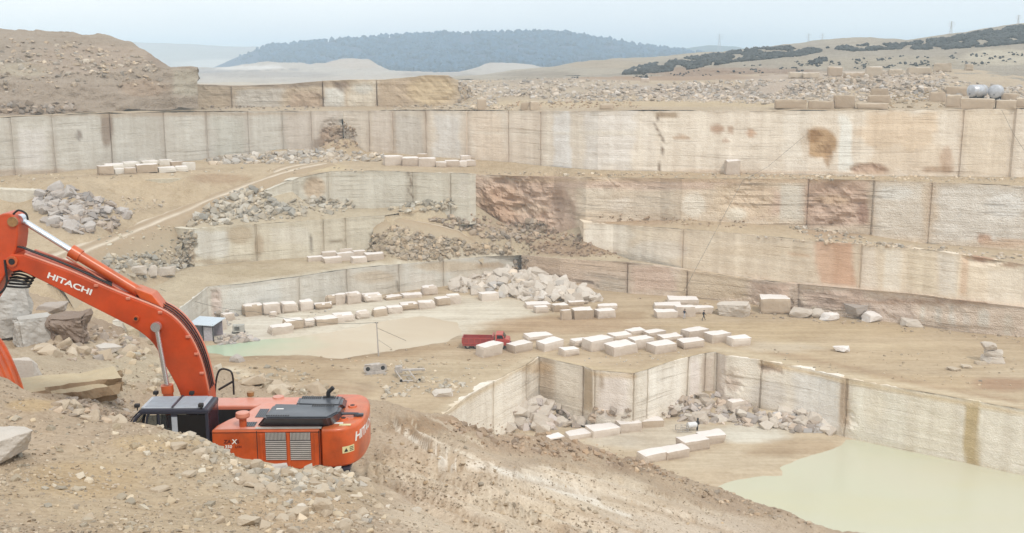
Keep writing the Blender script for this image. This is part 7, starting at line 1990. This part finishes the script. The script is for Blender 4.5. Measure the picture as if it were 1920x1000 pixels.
# pylons on the skyline
for i, (px, yt, yb, Y, lab) in enumerate(((1348, 64, 92, 2900, 'faint lattice pylon on the distant ridge, farthest left'), (1515, 63, 86, 2700, 'faint lattice pylon, left of the close pair on the skyline'), (1541, 63, 84, 2700, 'faint lattice pylon, right of the close pair on the skyline'), (1782, 40, 66, 1400, 'thin lattice pylon above the scrubby hillside'), (1908, 28, 48, 1400, 'thin lattice pylon at the right end of the skyline'))):
    pb, pt = ony(px, yb + 6, Y), ony(px, yt, Y)
    H_ = pt.z - pb.z; w = H_ * .1
    bs = bmesh.new(); r = .5 if Y > 2000 else .25
    for sx in (-1, 1):
        for sy in (-1, 1): bm_tube(bs, [(sx * w, sy * w, 0), (sx * w * .25, sy * w * .25, H_ * .7), (sx * w * .12, sy * w * .12, H_)], r, seg=4, sub=1)
    for k in range(6):
        f0, f1 = k / 6, (k + 1) / 6; a0, a1 = w * (1 - f0 * .85), w * (1 - f1 * .85)
        bm_tube(bs, [(-a0, -a0, f0 * H_), (a1, -a1, f1 * H_)], r * .6, seg=4, sub=1); bm_tube(bs, [(a0, a0, f0 * H_), (-a1, a1, f1 * H_)], r * .6, seg=4, sub=1)
    for f, l in ((.72, .2), (.84, .24), (.95, .17)): bm_tube(bs, [(-H_ * l, 0, f * H_), (H_ * l, 0, f * H_)], r * .8, seg=4, sub=1)
    o = bm_obj('pylon', bs, GREYM); o.location = pb; tag(o, lab, 'pylon', 'pylons on the skyline')

# ------------------------------------------------------------------ wood on the far hill and scrub on the near hills
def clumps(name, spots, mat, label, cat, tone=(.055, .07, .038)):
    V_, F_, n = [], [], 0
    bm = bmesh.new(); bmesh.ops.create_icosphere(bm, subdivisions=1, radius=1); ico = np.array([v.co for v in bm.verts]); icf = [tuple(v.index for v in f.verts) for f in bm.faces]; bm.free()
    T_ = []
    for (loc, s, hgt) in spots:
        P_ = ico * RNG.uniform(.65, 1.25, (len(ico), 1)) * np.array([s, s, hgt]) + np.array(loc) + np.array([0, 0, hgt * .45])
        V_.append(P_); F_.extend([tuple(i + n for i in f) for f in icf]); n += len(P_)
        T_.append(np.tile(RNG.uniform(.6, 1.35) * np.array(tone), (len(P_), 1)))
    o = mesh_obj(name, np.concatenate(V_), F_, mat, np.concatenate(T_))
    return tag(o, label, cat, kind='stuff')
LEAF = rock_mat('dark_foliage', mott=.35, bump=0, size=3, dark=(.5, .55, .5))
sp = []
rnd = random.Random(77)
tries = 0
while len(sp) < 5200 and tries < 40000:
    tries += 1
    x = rnd.uniform(440, 1400)
    if x < 520 and rnd.random() > ((x - 440) / 80) ** .8: continue
    y = rnd.uniform(60, 142)
    loc = hit(x, y)
    if loc is None or loc.y < 1450 or loc.y > 2400: continue
    if noise.noise(Vector((x * .02, y * .06, 0))) < -.28: continue
    s = rnd.uniform(3.0, 6.5) * min(1, .4 + (x - 440) / 120); sp.append((loc, s, s * rnd.uniform(.8, 1.2)))
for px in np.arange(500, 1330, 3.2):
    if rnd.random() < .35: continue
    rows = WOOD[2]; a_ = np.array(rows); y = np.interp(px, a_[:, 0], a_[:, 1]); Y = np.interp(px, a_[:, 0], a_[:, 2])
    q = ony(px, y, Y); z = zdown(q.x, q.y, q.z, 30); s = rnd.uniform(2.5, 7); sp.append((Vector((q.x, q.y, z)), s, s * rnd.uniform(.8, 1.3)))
clumps('wood', sp, LEAF, 'dense far-off wood covering the hazy hill', 'wood', (.04, .085, .15))  # tree tone carries the haze blue on top of the foliage colour
sp = []
def scrub(poly, n, s0, s1, thr=-.1):
    k = 0; t_ = 0
    xs = [q[0] for q in poly]; ys = [q[1] for q in poly]
    while k < n and t_ < n * 10:
        t_ += 1
        x, y = rnd.uniform(min(xs), max(xs)), rnd.uniform(min(ys), max(ys))
        if not in_poly(x, y, poly): continue
        if noise.noise(Vector((x * .035, y * .12, 3))) < thr: continue
        loc = hit(x, y)
        if loc is None or loc.y < 330: continue
        s = rnd.uniform(s0, s1); sp.append((loc, s, s * rnd.uniform(.5, .9))); k += 1
scrub([(1150, 141), (1190, 127), (1250, 113), (1330, 103), (1400, 93), (1480, 87), (1550, 96), (1500, 106), (1380, 117), (1290, 131), (1200, 140)], 3600, .35, 1.25, -.16)
scrub([(1545, 90), (1640, 84), (1700, 82), (1780, 70), (1850, 58), (1940, 45), (1940, 80), (1850, 88), (1760, 94), (1680, 93), (1600, 97)], 4200, .35, 1.25, -.16)
scrub([(1510, 112), (1550, 108), (1560, 118), (1520, 122)], 90, .4, .9)
scrub([(940, 150), (1250, 140), (1440, 118), (1800, 100), (1920, 95), (1920, 120), (1500, 135), (1200, 148)], 300, .2, .7, .1)
clumps('scrub', sp, LEAF, 'dark low bushes in bands over the pale hillside', 'scrub', (.075, .078, .075))
